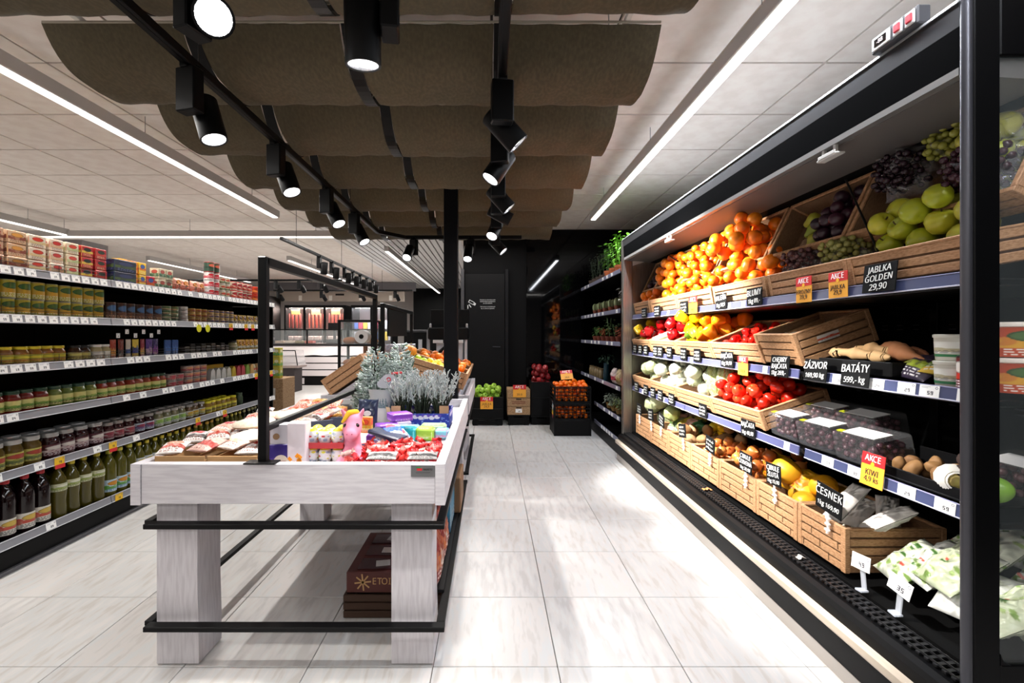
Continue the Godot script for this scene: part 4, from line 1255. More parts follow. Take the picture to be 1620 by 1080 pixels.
func chiller() -> void:
	var o := thing("produce_chiller", "long open black chilled cabinet with three shelves of produce on the right", "chilled cabinet")
	var black := M("#0b0b0d", .4)
	var matt := M("#0a0a0b", .75, 0, .25)
	var za := -4.55
	var zb := -1.28
	var ext := func(nm: String, pts: Array, m: Material) -> void:
		part(nm, MB.new().poly(pts, za, zb).mesh(), m, o)
	ext.call("plinth", [Vector2(1.216, 0), Vector2(2.1, 0), Vector2(2.1, .052), Vector2(1.216, .052)], M("#a9a39d", .35, .4))
	ext.call("kick_panel", [Vector2(1.219, .052), Vector2(1.3, .052), Vector2(1.3, .155), Vector2(1.219, .155)], M("#131315", .5))
	ext.call("bumper_strip", [Vector2(1.203, .155), Vector2(1.25, .155), Vector2(1.25, .19), Vector2(1.206, .19), Vector2(1.2, .184), Vector2(1.2, .161)], M("#c9bba9", .4))
	ext.call("front_ledge", [Vector2(1.226, .19), Vector2(1.4, .19), Vector2(1.4, .255), Vector2(1.262, .243), Vector2(1.24, .236), Vector2(1.229, .222)], black)
	ext.call("deck", [Vector2(1.35, .262), Vector2(1.95, .275), Vector2(1.95, .2), Vector2(1.35, .2)], matt)
	var gr := MB.new()
	for k in 118:
		gr.box(D(1.305, .2545, 1.3 + k * .0275), Vector3(.066, .006, .012), 0, Basis(Vector3.BACK, .085))
	for k in 3:
		gr.box(D(1.28 + .025 * k, .256 + .002 * k, 2.91), Vector3(.003, .006, 3.24), 0)
	part("air_grille", gr.mesh(), M("#1d1d1f", .4), o).set_meta("kind", "stuff")
	ext.call("back_wall", [Vector2(1.95, .2), Vector2(2.1, .2), Vector2(2.1, 1.95), Vector2(1.95, 1.95)], matt)
	var bl := MB.new()
	for k in 36:
		for row in [1.24, .92]:
			bl.box(D(1.949, row, 1.4 + k * .085), Vector3(.004, .006, .03), 0)
			bl.box(D(1.949, row - .02, 1.4 + k * .085), Vector3(.004, .006, .03), 0)
	part("back_slots", bl.mesh(), M("#2a2a2c", .5), o).set_meta("kind", "stuff")
	# head
	ext.call("fascia_top", [Vector2(1.272, 2.035), Vector2(1.3, 2.035), Vector2(1.3, 2.1), Vector2(1.276, 2.105), Vector2(1.268, 2.1)], M("#2c2c2f", .42, .4))
	ext.call("fascia_edge", [Vector2(1.264, 2.098), Vector2(1.3, 2.1), Vector2(1.3, 2.108), Vector2(1.266, 2.106)], M("#b9b9bb", .3, .5))
	ext.call("roof", [Vector2(1.3, 2.03), Vector2(2.1, 2.03), Vector2(2.1, 2.1), Vector2(1.3, 2.1)], M("#d4d6d8", .6))
	ext.call("fascia_panel", [Vector2(1.278, 1.925), Vector2(1.3, 1.925), Vector2(1.3, 2.036), Vector2(1.272, 2.036)], M("#040405", .85, 0, .1))
	for b in [[1.285, 3.115], [3.125, 4.5]]:
		part("blind_rail", MB.new().poly([Vector2(1.272, 1.903), Vector2(1.3, 1.903), Vector2(1.3, 1.924), Vector2(1.272, 1.924)], -b[1], -b[0]).mesh(), M("#8c8a88" if b[0] < 3 else "#c8c6c4", .35, .5), o)
	ext.call("head_soffit", [Vector2(1.3, 1.9), Vector2(1.535, 1.885), Vector2(1.56, 1.92), Vector2(1.56, 2.03), Vector2(1.3, 2.03)], M("#5c5855", .55))
	ext.call("air_duct", [Vector2(1.535, 1.884), Vector2(1.6, 1.88), Vector2(1.95, 1.88), Vector2(1.95, 2.03), Vector2(1.55, 2.03)], matt)
	for z in [1.79, 3.4]:
		var hk := MB.new()
		hk.box(D(1.285, 1.885, z - .03), Vector3(.014, .04, .012), .002).box(D(1.285, 1.885, z + .03), Vector3(.014, .04, .012), .002)
		hk.box(D(1.287, 1.868, z), Vector3(.034, .008, .11), .003).box(D(1.272, 1.876, z), Vector3(.006, .014, .09), .002)
		part("blind_catch", hk.mesh(), M("#c4c2be", .4), o)
	# shelves
	for lv in 3:
		var y: float = RAILS[lv]
		for b in 3:
			var z0: float = BAYS[b][0]
			var z1: float = BAYS[b][1]
			span_box("shelf", D(SHX + .008, y - .045, z0), D(1.93, y - .025, z1), black, o)
			var rl := part("price_rail", rb(z1 - z0, .038, .008, .002, false), M("#53567c" if b > 0 else "#434a6c", .25), o, D(SHX, y - .019, (z0 + z1) / 2), FACE_L * Basis(Vector3.RIGHT, -.12))
			part("rail_edge", rb(z1 - z0, .004, .008, .001, false), M("#c2c2d4", .3), rl, Vector3(0, -.019, .002))
			part("rail_edge", rb(z1 - z0, .003, .007, .001, false), M("#8f90b4", .3), rl, Vector3(0, .019, .002))
			var ps: Array = [[[], [.45, .6], [.3]], [[.12, .21, .3, .42, .5, .62], [.25, 1.1], [.6]], [[.06, .2, .3, .42, .55, .66], [.08, .9], [.4, .9]]][lv][b]
			if lv > 0 and b == 0:
				for p in ps:
					part("price_tag", rb(.066, .036, .0015, 0, false), price_mat(["59", "36", "39", "24", "29"][int(p * 10) % 5]), rl, Vector3(z1 - z0 - p - .37 if false else (z1 - z0) / 2 - .66 + p, 0, .0052))
			else:
				for p in ps:
					part("price_tag", rb(.04, .036, .0015, 0, false), price_mat("29"), rl, Vector3((z1 - z0) / 2 - p, 0, .0052))
	for z in [2.063, 3.303]:
		span_box("upright", D(1.93, .26, z - .02), D(1.96, 1.9, z + .02), black, o)
		for y in RAILS:
			part("bracket", MB.new().poly([Vector2(1.355, y - .006), Vector2(1.37, y - .03), Vector2(1.94, y - .075), Vector2(1.94, y - .006)], -z - .012, -z + .012).mesh(), black, o)
	# the far end: stainless side with a bright front post
	var steel := noisy("brushed", ["#8d8781", "#a8a29c", "#9a948e"], Vector3(14, .3, 14), .3, .03, 0.0, false, .85)
	part("side_panel", MB.new().poly([Vector2(1.27, .03), Vector2(2.1, .03), Vector2(2.1, 2.1), Vector2(1.268, 2.1)], -4.585, -4.55).mesh(), steel, o)
	part("corner_post", MB.new().box(D(1.314, 1.07, 4.535), Vector3(.09, 2.06, .02), .006).mesh(), steel, o)
	part("corner_gusset", MB.new().poly([Vector2(1.36, 1.9), Vector2(1.5, 1.9), Vector2(1.36, 1.85)], -4.53, -4.52).mesh(), M("#b9b7b6", .4), o)
	# the near end: black frame round a glass pane
	var gl := black
	span_box("end_stile", D(1.292, .03, 1.262), D(1.362, 2.1, 1.282), gl, o)
	span_box("end_stile", D(2.04, .03, 1.262), D(2.1, 2.1, 1.282), gl, o)
	span_box("end_rail", D(1.362, .03, 1.262), D(2.04, .315, 1.282), gl, o)
	span_box("end_rail", D(1.362, 1.945, 1.262), D(2.04, 2.1, 1.282), gl, o)
	part("window_corner", MB.new().poly([Vector2(1.362, .315), Vector2(1.39, .315), Vector2(1.37, .323), Vector2(1.362, .345)], -1.282, -1.262).mesh(), gl, o)
	part("glass_pane", MB.new().box(D(1.7, 1.13, 1.272), Vector3(.68, 1.64, .006), 0).mesh(), clear("#dfeef0", .02), o)
	part("edge_post", lz("edgepost", [Vector2(0, .03), Vector2(.0125, .03), Vector2(.0125, 2.1), Vector2(0, 2.1)], 16), M("#4c4c52", .35, .6), o, D(1.28, 0, 1.272))
	# the controller on the head
	var c := thing("cooling_controller", "pale cooling controller with a dark display and two red buttons on the cabinet head", "controller", D(1.272, 2.14, 1.47), FACE_L)
	part("case", rb(.17, .055, .04, .004, false), M("#3c3c40", .5), c)
	part("bezel", rb(.07, .042, .006, .003, false), M("#c9c9c8", .4), c, Vector3(-.045, 0, .021))
	part("display", rb(.046, .024, .002, .001, false), M("#1b0e0e", .2), c, Vector3(-.045, .001, .0245))
	words("-88", .018, glow("#c02018", .5), c, Vector3(-.045, .001, .0258))
	for k in 2:
		part("switch_frame", rb(.034, .042, .006, .003, false), M("#c9c9c8", .4), c, Vector3(.018 + .042 * k, 0, .021))
		part("button", rb(.022, .026, .008, .003, false), M("#d0414a", .3), c, Vector3(.018 + .042 * k, 0, .025))

# a crate in the chilled wall: its front foot at (x, y), its middle at depth z, leaning back by «lean» degrees
func wall_crate(x: float, y: float, z: float, w: float, d: float, h: float, lean: float, label: String, slats := 3) -> Transform3D:
	var bs := FACE_L * Basis(Vector3.RIGHT, deg_to_rad(lean))
	var t := Transform3D(bs, D(x, y, z) - bs * Vector3(0, 0, d / 2))
	crate(w, d, h, label, t, slats, "")
	return t

func chiller_goods() -> void:
	var L := FACE_L
	var rng2 := 0
	# --- top shelf: low crates in front, steep crates leaning behind
	var fronts := [[1.562, "golden apples in the low front crate nearest the glass end of the top shelf"], [2.07, "bagged fruit in the second low crate"], [2.63, "oranges"], [3.2, "oranges"], [3.76, "oranges"], [4.29, "oranges"]]
	var nth := ["nearest", "second", "third", "fourth", "fifth", "farthest"]
	var ft := []
	var bt := []
	for k in 6:
		var wd: float = [.496, .52, .55, .55, .55, .42][k]
		ft.append(wall_crate(1.378, 1.385, fronts[k][0], wd, .26, .1, 10, "low wood-look crate at the front of the top chilled shelf, %s from the glass end" % nth[k]))
		bt.append(wall_crate(1.545, 1.547, [1.615, 2.21, 2.77, 3.34, 3.9, 4.34][k], [.62, .54, .54, .54, .54, .32][k], .305, .11, 64, "steep leaning crate at the back of the top chilled shelf, %s from the glass end" % nth[k]))
	fill("apple", ft[0], .43, .2, 22, .041, "yellow-green apple behind the JABLKA GOLDEN board", "apple", 11)
	fill("apple", bt[0], .2, .26, 7, .041, "yellow-green apple behind the glass end", "apple", 12, .014, .185, 0, .07, .1)
	fill("orange", ft[2], .48, .2, 28, .038, "orange low below the large steep heap", "orange", 13)
	fill("orange", ft[3], .48, .2, 28, .037, "orange in the middle low crate", "orange", 14)
	fill("orange", ft[4], .48, .2, 28, .037, "orange in the second low crate from the post", "orange", 15)
	fill("orange", ft[5], .35, .2, 18, .037, "orange low beside the steel post", "orange", 16)
	fill("orange", bt[2], .48, .26, 36, .039, "large orange in the steep crate beside the pears", "orange", 17)
	fill("mandarin", bt[3], .48, .26, 50, .031, "mandarin in the darker steep crate", "mandarin", 18)
	fill("orange", bt[4], .48, .26, 36, .035, "orange in the steep crate two before the steel post", "orange", 19)
	fill("plum", bt[5], .26, .26, 26, .025, "dark plum in the steep crate beside the steel post", "plum", 20)
	fill("plum", bt[1], .2, .26, 26, .026, "dark plum in the steep crate next to the pears", "plum", 21, .014, .14, 0)
	var pr := protos("pear")
	for k in 3:
		var p: Node3D = pr[0] if k == 0 else pr[1] if k == 1 else pr[0].duplicate()
		p.name = numbered("pear")
		add_child(p, true)
		tag(p, "pale green pear lying left of the plums, %s of three" % ["uppermost", "middle", "lowest"][k], "pear", "")
		p.transform = Transform3D(sc(.036, bt[1].basis * Basis.from_euler(Vector3(1.2, .4 * k, .9))), bt[1] * Vector3(-.12 + .045 * k, .05, -.06 + .065 * k))
	# clear wrinkled bags of grapes
	var film := clear("#f4f2f6", .1, .1)
	var gm := grapes_mesh("gr1", .17, .12, .13, .0125, 130, 5)
	var bag := func(nm: String, t: Transform3D, off: Vector3, col: String, label: String, w: float, h: float, th: float) -> void:
		var o := thing(nm, label, "bag of fruit", t * off, t.basis * Basis(Vector3.RIGHT, -PI / 2 + .2))
		part("plastic_film", pillow_mesh(w * .9, h * .8, th * .85, hash(label) % 90, .9), film, o, Vector3(0, -h * .3, .05))
		part("grapes", gm, M(col, .25), o, Vector3(0, -h * .02, .03), Basis(Vector3.RIGHT, PI / 2)).set_meta("kind", "stuff")
	bag.call("grape_bag", bt[0], Vector3(-.16, .03, -.1), "#2a1620", "crinkled clear bag of dark grapes with a white label in the steep crate", .2, .3, .13)
	bag.call("grape_bag", bt[0], Vector3(.03, .03, -.16), "#96953a", "crinkled clear bag of green grapes high in the steep crate", .18, .26, .12)
	bag.call("grape_bag", bt[0], Vector3(.18, .04, .02), "#3a1c26", "crinkled clear bag of red grapes beside the golden apples", .19, .34, .12)
	bag.call("grape_bag", ft[1], Vector3(-.14, .05, 0), "#5c3a3c", "crumpled clear bag of red grapes in the low crate below the pears", .24, .28, .1)
	bag.call("grape_bag", ft[1], Vector3(.12, .05, 0), "#8c8a4a", "crumpled clear bag of pale grapes in the low crate below the plums", .24, .28, .1)
	solo("bag_label", rb(.09, .06, .0014, 0, false), M("#d8d8d8", .6), "blank white label on the bag of dark grapes", "label", bt[0] * Vector3(-.22, .12, -.13), bt[0].basis * Basis(Vector3.RIGHT, -PI / 2))
	solo("prop_rod", MB.new().tube([D(1.45, 1.83, 1.93), D(1.41, 1.5, 1.72)], .004, 6).mesh(), M("#1a1a16", .4), "thin dark rod slanting before the empty part of the steep crate", "rod")
	solo("prop_rod", MB.new().tube([D(1.46, 1.84, 3.86), D(1.42, 1.56, 3.16)], .005, 6).mesh(), M("#161412", .4), "thin black rod slanting across the oranges near the steel post", "rod")
	# signs of the top rail
	chalkboard(D(1.345, 1.395, 1.635), L * Basis(Vector3.RIGHT, -.1), ["JABLKA", "GOLDEN", "29,90"], "black chalkboard reading JABLKA GOLDEN on the top rail", .14, .1)
	offer(D(1.345, 1.39, 1.83), L, "red and orange AKCE card beside the JABLKA GOLDEN board", .1, .1, ["JABLKA", "29,9"])
	offer(D(1.345, 1.39, 2.03), L, "red and orange AKCE card below the bagged grapes", .1, .11, ["HROZNY", "39,9"])
	chalkboard(D(1.345, 1.39, 2.41), L, ["BLUMY", "1kg 89,-"], "black chalkboard reading BLUMY on the top rail", .14, .09)
	chalkboard(D(1.345, 1.39, 2.76), L, ["VALEŇA", "1kg 39,9"], "black chalkboard on the top rail below the orange crate corner", .13, .09)
	offer(D(1.34, 1.39, 3.13), L, "curled red and orange AKCE card below the far oranges", .13, .11, ["", "29,9"])
	for k in 3:
		chalkboard(D(1.345, 1.385, [3.29, 3.82, 4.14][k]), L, [], "small scrawled chalkboard on the top rail, %s toward the steel post" % ["first", "second", "third"][k], .13, .085)
	# --- second shelf: leaning crates
	var zs := [2.64, 3.19, 3.745, 4.26]
	var st := []
	for k in 4:
		st.append(wall_crate(1.378, 1.05, zs[k], .545 if k < 3 else .46, .37, .1, 22, "leaning wood-look crate on the middle chilled shelf, %s from the tilted crate" % ["first", "second", "third", "fourth"][k]))
	fill("vine_tomato", st[0], .5, .33, 58, .026, "small red tomato beside the tilted crate", "tomato", 31)
	fill("orange_pepper", st[1], .22, .33, 13, .043, "orange bell pepper left of the red tomatoes", "bell pepper", 32, .014, .13)
	fill("yellow_pepper", st[1], .26, .33, 20, .045, "yellow bell pepper in the middle of the middle shelf", "bell pepper", 33, .014, -.12)
	fill("green_pepper", st[1], .2, .1, 2, .04, "yellowish green pepper in front of the yellow peppers", "bell pepper", 34, .1, -.02, .12)
	fill("red_pepper", st[2], .2, .33, 16, .043, "red bell pepper between the leeks and the yellow peppers", "bell pepper", 35, .014, .16)
	fill("red_pepper", st[3], .26, .33, 17, .042, "dark red bell pepper left of the leeks", "bell pepper", 36, .014, .1)
	fill("yellow_pepper", st[3], .14, .33, 8, .045, "yellow bell pepper beside the steel post", "bell pepper", 37, .014, -.13)
	var lk := MB.new().lathe([Vector2(0, -.17), Vector2(.011, -.165), Vector2(.0125, -.1), Vector2(.0115, .04), Vector2(0, .04)], 10).mesh()
	var lf := MB.new().surf(2, 6, func(u, v): return Vector3((u - .5) * (.026 - .012 * v), .03 + v * .16, .006 + .012 * sin(v * 3.0) + absf(u - .5) * .01), Vector3.ZERO, Vector3.BACK).surf(2, 6, func(u, v): return Vector3((u - .5) * (.024 - .014 * v), .03 + v * .14, -.006 - .014 * sin(v * 2.0)), Vector3.ZERO, Vector3.BACK).mesh()
	for k in 11:
		var o := thing("leek", "white and green leek lying among the red peppers", "leek", st[2] * Vector3(-.2 + .021 * (k % 6) * 1.5, .06 + .03 * (k / 6) + .02, .0), st[2].basis * Basis(Vector3.UP, rf(-.05, .1)) * Basis(Vector3.RIGHT, -PI / 2), "leeks on the middle shelf")
		part("white_shaft", lk, M(["#d9d6b8", "#cfd0a8"][k % 2], .45), o)
		part("green_leaf", lf, M("#47692c", .5), o)
	# the tilted crate standing on top of its neighbour
	var tc := Transform3D(L * Basis(Vector3.RIGHT, deg_to_rad(19)), D(1.55, 1.115, 2.245))
	crate(.31, .36, .145, "tilted wood-look crate standing clear beside the ginger, with a torn sticker", tc, 4)
	solo("torn_sticker", rb(.1, .03, .0012, 0, false), pack("sticker", "#cfcac4", "#b8442c", "", "#888"), "torn red and white sticker on the side of the tilted crate", "sticker", tc * Vector3(.1565, .09, .03), tc.basis * Basis(Vector3.UP, PI / 2))
	fill("garlic", tc, .24, .3, 14, .026, "pinkish bulb inside the tilted crate", "garlic", 38, .05)
	# ginger and sweet potatoes in a low black tray
	solo("black_tray", MB.new().box(D(1.5, 1.052, 1.82), Vector3(.22, .008, .36), .002).box(D(1.392, 1.075, 1.82), Vector3(.008, .05, .36), .002).box(D(1.5, 1.075, 1.642), Vector3(.22, .05, .008), .002).box(D(1.5, 1.075, 1.998), Vector3(.22, .05, .008), .002).mesh(), M("#151516", .5), "low black tray under the ginger and sweet potatoes", "tray")
	var root := func(nm: String, label: String, cat: String, pts: Array, rr: Array, col: String) -> void:
		var mb := MB.new()
		var cv := Curve3D.new()
		for p in pts:
			cv.add_point(p)
		var f := func(u: float, v: float) -> Vector3:
			var c := cv.sample_baked(v * cv.get_baked_length(), true)
			var c2 := cv.sample_baked(minf(v + .02, 1.0) * cv.get_baked_length(), true)
			var c1 := cv.sample_baked(maxf(v - .02, 0.0) * cv.get_baked_length(), true)
			var d := (c2 - c1).normalized()
			var x := d.cross(Vector3.UP).normalized()
			var seg := clampf(v, 0, .999) * (rr.size() - 1)
			var q := int(seg)
			var r: float = lerpf(rr[q], rr[q + 1], smoothstep(0, 1, seg - q))
			return c + (x * cos(u * TAU) + x.cross(d) * sin(u * TAU)) * r * (1.0 + .06 * sin(v * 50.0))
		mb.surf(12, 36, f, cv.sample_baked(cv.get_baked_length() / 2))
		solo(nm, mb.mesh(), M(col, .7), label, cat)
	root.call("ginger_root", "knobbly pale ginger root at the front of the black tray", "ginger", [D(1.42, 1.12, 1.985), D(1.43, 1.125, 1.9), D(1.46, 1.115, 1.8), D(1.44, 1.115, 1.7)], [.002, .022, .015, .025, .016, .024, .014, .003], "#b9966a")
	root.call("ginger_root", "second pale ginger root lying behind the first", "ginger", [D(1.5, 1.125, 1.95), D(1.5, 1.14, 1.86), D(1.53, 1.13, 1.77)], [.002, .024, .017, .028, .014, .02, .003], "#b58f62")
	root.call("sweet_potato", "long sweet potato reaching out of the ginger tray", "sweet potato", [D(1.6, 1.12, 1.95), D(1.56, 1.14, 1.84), D(1.5, 1.125, 1.7), D(1.47, 1.115, 1.6)], [.002, .025, .032, .034, .028, .012, .002], "#a8704a")
	root.call("sweet_potato", "shorter sweet potato behind the ginger", "sweet potato", [D(1.68, 1.12, 1.92), D(1.62, 1.12, 1.8), D(1.58, 1.11, 1.68)], [.002, .022, .03, .026, .01, .002], "#9c6446")
	# bagged ravioli, tubs and cans near the glass end
	var bagc := [["#3a2c40", "#b8b83c"], ["#c8a030", "#8a9c34"], ["#3c3044", "#c8c8d4"], ["#d0b040", "#6a8a3a"], ["#b8b45c", "#7a6a84"], ["#30283a", "#98a83c"]]
	for k in 6:
		solo("salad_sachet", pillow_mesh(.16, .12, .05, 40 + k), pack("sachet%d" % k, bagc[k][0], bagc[k][1], "", "#e0e0e0"), ["dark violet printed sachet leaning behind the yellow bag", "yellow printed bag on the upper heap", "dark violet sachet in the lower heap", "yellow bag at the front of the heap", "pale green bag next to the tubs", "black and green sachet at the rail"][k], "food bag", D([1.58, 1.53, 1.46, 1.42, 1.5, 1.42][k], [1.09, 1.1, 1.06, 1.07, 1.055, 1.05][k], [1.56, 1.5, 1.6, 1.5, 1.43, 1.62][k]), L * Basis(Vector3.RIGHT, -.95) * Basis(Vector3.BACK, .3 * sin(k * 2.0)))
	var tub := [Vector2(0, 0), Vector2(.042, 0), Vector2(.044, .004), Vector2(.0475, .07), Vector2(.05, .071), Vector2(.0505, .079), Vector2(.047, .081), Vector2(0, .08)]
	for s in 2:
		var o := thing("spread_tub", "white lidded tub with a green band, %s of the stack" % ["lower", "upper"][s], "tub", D(1.425, 1.036 + .082 * s, 1.452), L)
		part("cup", lz("tubm", tub, 24), M("#c9c7bb", .3), o)
		part("green_band", lz("tubg", [Vector2(.0452, .012), Vector2(.0458, .02)], 24), M("#2f7a4a", .4), o)
		part("paper_label", lz("tubl", [Vector2(.0459, .022), Vector2(.0472, .058)], 20, 0, 0, .7, 1.3), pack("tubl", "#dcdcd4", "#b0a888", "", "#666"), o)
	var rc := can("ketchup_tin", "dark red tin with white letters in front of the white tubs", "tin", .035, .1, wrapm("kr", "#5c1216", "#c83020", "#e0d8d0", "#fff"), "#201818")
	rc.transform = Transform3D(L, D(1.40, 1.036, 1.372))
	for s in 2:
		for q in 2:
			var o := thing("sauce_tub", "red-orange printed tub with a white rim seen through the glass end, %s %s" % [["lower", "upper"][s], ["left", "right"][q]], "tub", D(1.475 + .125 * q, 1.036 + .1 * s, 1.335), Basis.IDENTITY)
			part("cup", lz("tubc", [Vector2(0, 0), Vector2(.052, 0), Vector2(.056, .085)], 24, 0, 0, .5, 1.5), wrapm("stub", "#b84a2c", "#d8a034", "#4a6a3a", "#f0e8e0"), o)
			part("lid", lz("tubd", [Vector2(.057, .083), Vector2(.0605, .085), Vector2(.0605, .094), Vector2(.057, .097), Vector2(0, .097)], 24), M("#dcd2c6", .35), o)
	chalkboard(D(1.345, 1.05, 1.957), L * Basis(Vector3.RIGHT, -.1), ["ZÁZVOR", "169,90 kg"], "black chalkboard reading ZÁZVOR by the ginger", .135, .09)
	chalkboard(D(1.345, 1.052, 1.744), L * Basis(Vector3.RIGHT, -.1), ["BATÁTY", "599,- kg"], "black chalkboard reading BATÁTY by the sweet potatoes", .135, .092)
	chalkboard(D(1.345, 1.05, 2.2), L * Basis(Vector3.RIGHT, -.1), ["CHERRY", "RAJČATA", "1kg 269,-"], "black chalkboard reading CHERRY RAJČATA below the tilted crate", .14, .1)
	chalkboard(D(1.345, 1.055, 2.69), L, ["RAJČATA", "1kg 59,90"], "black chalkboard below the crate of small tomatoes", .14, .09)
	offer(D(1.345, 1.03, 2.52), L, "red and orange card beside the small tomato chalkboard", .1, .1, ["", "69,9"])
	var q := 0
	for z in [3.08, 3.3, 3.56, 3.75, 3.86, 4.1, 4.25, 4.4]:
		chalkboard(D(1.346, 1.06, z), L, [], "small scrawled chalkboard on the middle rail, %s going back from the tomatoes" % ["first", "second", "third", "fourth", "fifth", "sixth", "seventh", "eighth"][q], .1, .085)
		q += 1
	# --- third shelf
	var tt := []
	for k in 4:
		tt.append(wall_crate(1.378, .712, zs[k], .545 if k < 3 else .46, .36, .1, 19, "leaning wood-look crate on the lowest chilled shelf, %s from the grape boxes" % ["first", "second", "third", "fourth"][k]))
	fill("tomato", tt[0], .5, .32, 56, .035, "large red tomato on the lowest shelf", "tomato", 41)
	for k in 2:
		var o := thing("napa_cabbage", "tall pale napa cabbage standing by the tomatoes, %s of two" % ["nearer", "farther"][k], "cabbage", tt[1] * Vector3(.19 - .17 * k, .02, .02), (Basis(Vector3.UP, 1.3 * k) * Basis(Vector3.BACK, .06 - .12 * k)).scaled(Vector3(.72, .68, .72)))
		napa(o)
	var nlet := 0
	for s in heap(9, .3, .31, .055, 61, .08, 20):
		head_lettuce(tt[1] * (s[0] + Vector3(-.1, .012, 0)), s[1] * .9, "white wrapped head of lettuce beside the napa cabbage", "#bcc6a0", "#e2e6d6", nlet)
		nlet += 1
	for s in heap(13, .49, .31, .056, 62, .08, 20):
		head_lettuce(tt[2] * (s[0] + Vector3(0, .012, 0)), s[1] * .9, "pale wrapped cauliflower head on the lowest shelf", "#cdd3b8", "#e8eadf", nlet)
		nlet += 1
	for s in heap(9, .4, .31, .058, 63, .08, 20):
		head_lettuce(tt[3] * (s[0] + Vector3(0, .012, 0)), s[1] * .9, "pale green lettuce head beside the steel post", "#a8b880", "#d5dcc0", nlet)
		nlet += 1
	# clear boxes of grapes with white labels
	var bm := grapes_mesh("gr2", .2, .085, .135, .0125, 150, 9)
	var boxm := MB.new().box(Vector3(0, .055, 0), Vector3(.205, .11, .15), .008).mesh()
	var gp := [[1.46, .72, 2.235, 0.0, "front grape box beside the tomato crate"], [1.46, .72, 2.02, .0, "front grape box at the black upright"], [1.63, .72, 2.23, .04, "rear grape box behind the first"], [1.63, .72, 2.01, .04, "rear grape box at the black upright"], [1.46, .72, 1.795, .0, "grape box just past the black upright"], [1.6, .72, 1.39, 0.0, "grape box seen through the glass end"]]
	for g in gp:
		var o := thing("grape_box", "clear box of dark grapes, %s" % g[4], "box of grapes", D(g[0], g[1] + g[3], g[2]), L * Basis(Vector3.UP, rf(-.06, .06)) * Basis(Vector3.RIGHT, .2))
		part("grapes", bm, M(["#40222a", "#3a1c26", "#4c2c30"][gp.find(g) % 3], .25), o, Vector3(0, .004, 0)).set_meta("kind", "stuff")
		part("clear_shell", boxm, clear("#eef0f4", .03, .06), o)
		part("label", rb(.15, .002, .075, 0), M("#e8e8e8", .5), o, Vector3(.01, .1112, .02))
		part("sticker", rb(.03, .0025, .02, 0), M("#b5bc1c", .5), o, Vector3(-.075, .111, .05))
	# black tray of kiwis and avocados, padded fruit, green mango
	solo("black_tray", MB.new().box(D(1.49, .708, 1.55), Vector3(.22, .008, .42), .002).box(D(1.386, .725, 1.55), Vector3(.006, .035, .42), .002).box(D(1.6, .745, 1.55), Vector3(.006, .08, .42), .002).mesh(), M("#161618", .4), "low black tray of kiwis and avocados on the lowest shelf", "tray")
	fill("kiwi", Transform3D(L, D(1.49, .712, 1.585)), .25, .2, 11, .026, "brown kiwi in the low black tray", "kiwi", 71, .003)
	fill("avocado", Transform3D(L, D(1.46, .712, 1.45)), .12, .16, 4, .033, "dark avocado in the low black tray", "avocado", 72, .003)
	var fo := thing("padded_fruit", "pale fruit in a white foam net at the near end of the lowest shelf", "fruit", D(1.425, .753, 1.455), Basis(Vector3.UP, 1.0) * Basis(Vector3.BACK, PI / 2 - .1))
	part("flesh", ball("padfruit", 18, 14, func(d): return 1.0), M("#c9b070", .5), fo, Vector3.ZERO, sc(.036))
	var net := MB.new()
	for k in 17:
		var y := -.062 + .007 * k
		var r := .041 * sqrt(maxf(.15, 1.0 - pow(y / .062, 2)))
		net.lathe([Vector2(r, y - .0036), Vector2(r + .0045, y), Vector2(r, y + .0036)], 26, Vector3.ZERO, Basis.IDENTITY, 13, .015)
	part("foam_net", net.mesh(), M("#d6d4ce", .8), fo)
	var mg := ball("mango", 18, 14, func(d): return 1.0 / sqrt(d.x * d.x + d.y * d.y * .5 + d.z * d.z * 1.2) * (1.0 + .05 * d.y))
	solo("green_mango", mg, M("#7fae3a", .35), "smooth green mango at the near end of the lowest shelf", "mango", D(1.42, .757, 1.35), sc(.042, Basis(Vector3.RIGHT, 1.3)))
	solo("green_mango", mg, M("#78a436", .35), "green mango seen through the glass end behind the grape box", "mango", D(1.66, .757, 1.36), sc(.045, Basis(Vector3.RIGHT, 1.1)))
	offer(D(1.345, .72, 1.665), L * Basis(Vector3.RIGHT, -.12), "red and orange AKCE card on the lowest rail before the kiwis", .1, .115, ["KIWI", "4,9 ks"])
	chalkboard(D(1.345, .705, 2.47), L, ["RAJČATA", "1kg 49,90"], "black chalkboard below the crate of large tomatoes", .135, .09)
	q = 0
	for z in [3.0, 3.52, 3.75, 3.92, 4.1, 4.36]:
		chalkboard(D(1.346, .715, z), L, [], "small scrawled chalkboard on the lowest rail, %s going back from the tomatoes" % ["first", "second", "third", "fourth", "fifth", "sixth"][q], .11, .085)
		q += 1
	solo("steel_hook", MB.new().tube([D(1.93, .98, 2.02), D(1.9, .965, 2.02), D(1.9, .945, 2.01), D(1.9, .94, 1.98), D(1.9, .965, 1.97)], .004, 7).mesh(), M("#b8b8b8", .3, .7), "small steel hook on the dark back wall", "hook")
	deck_goods()

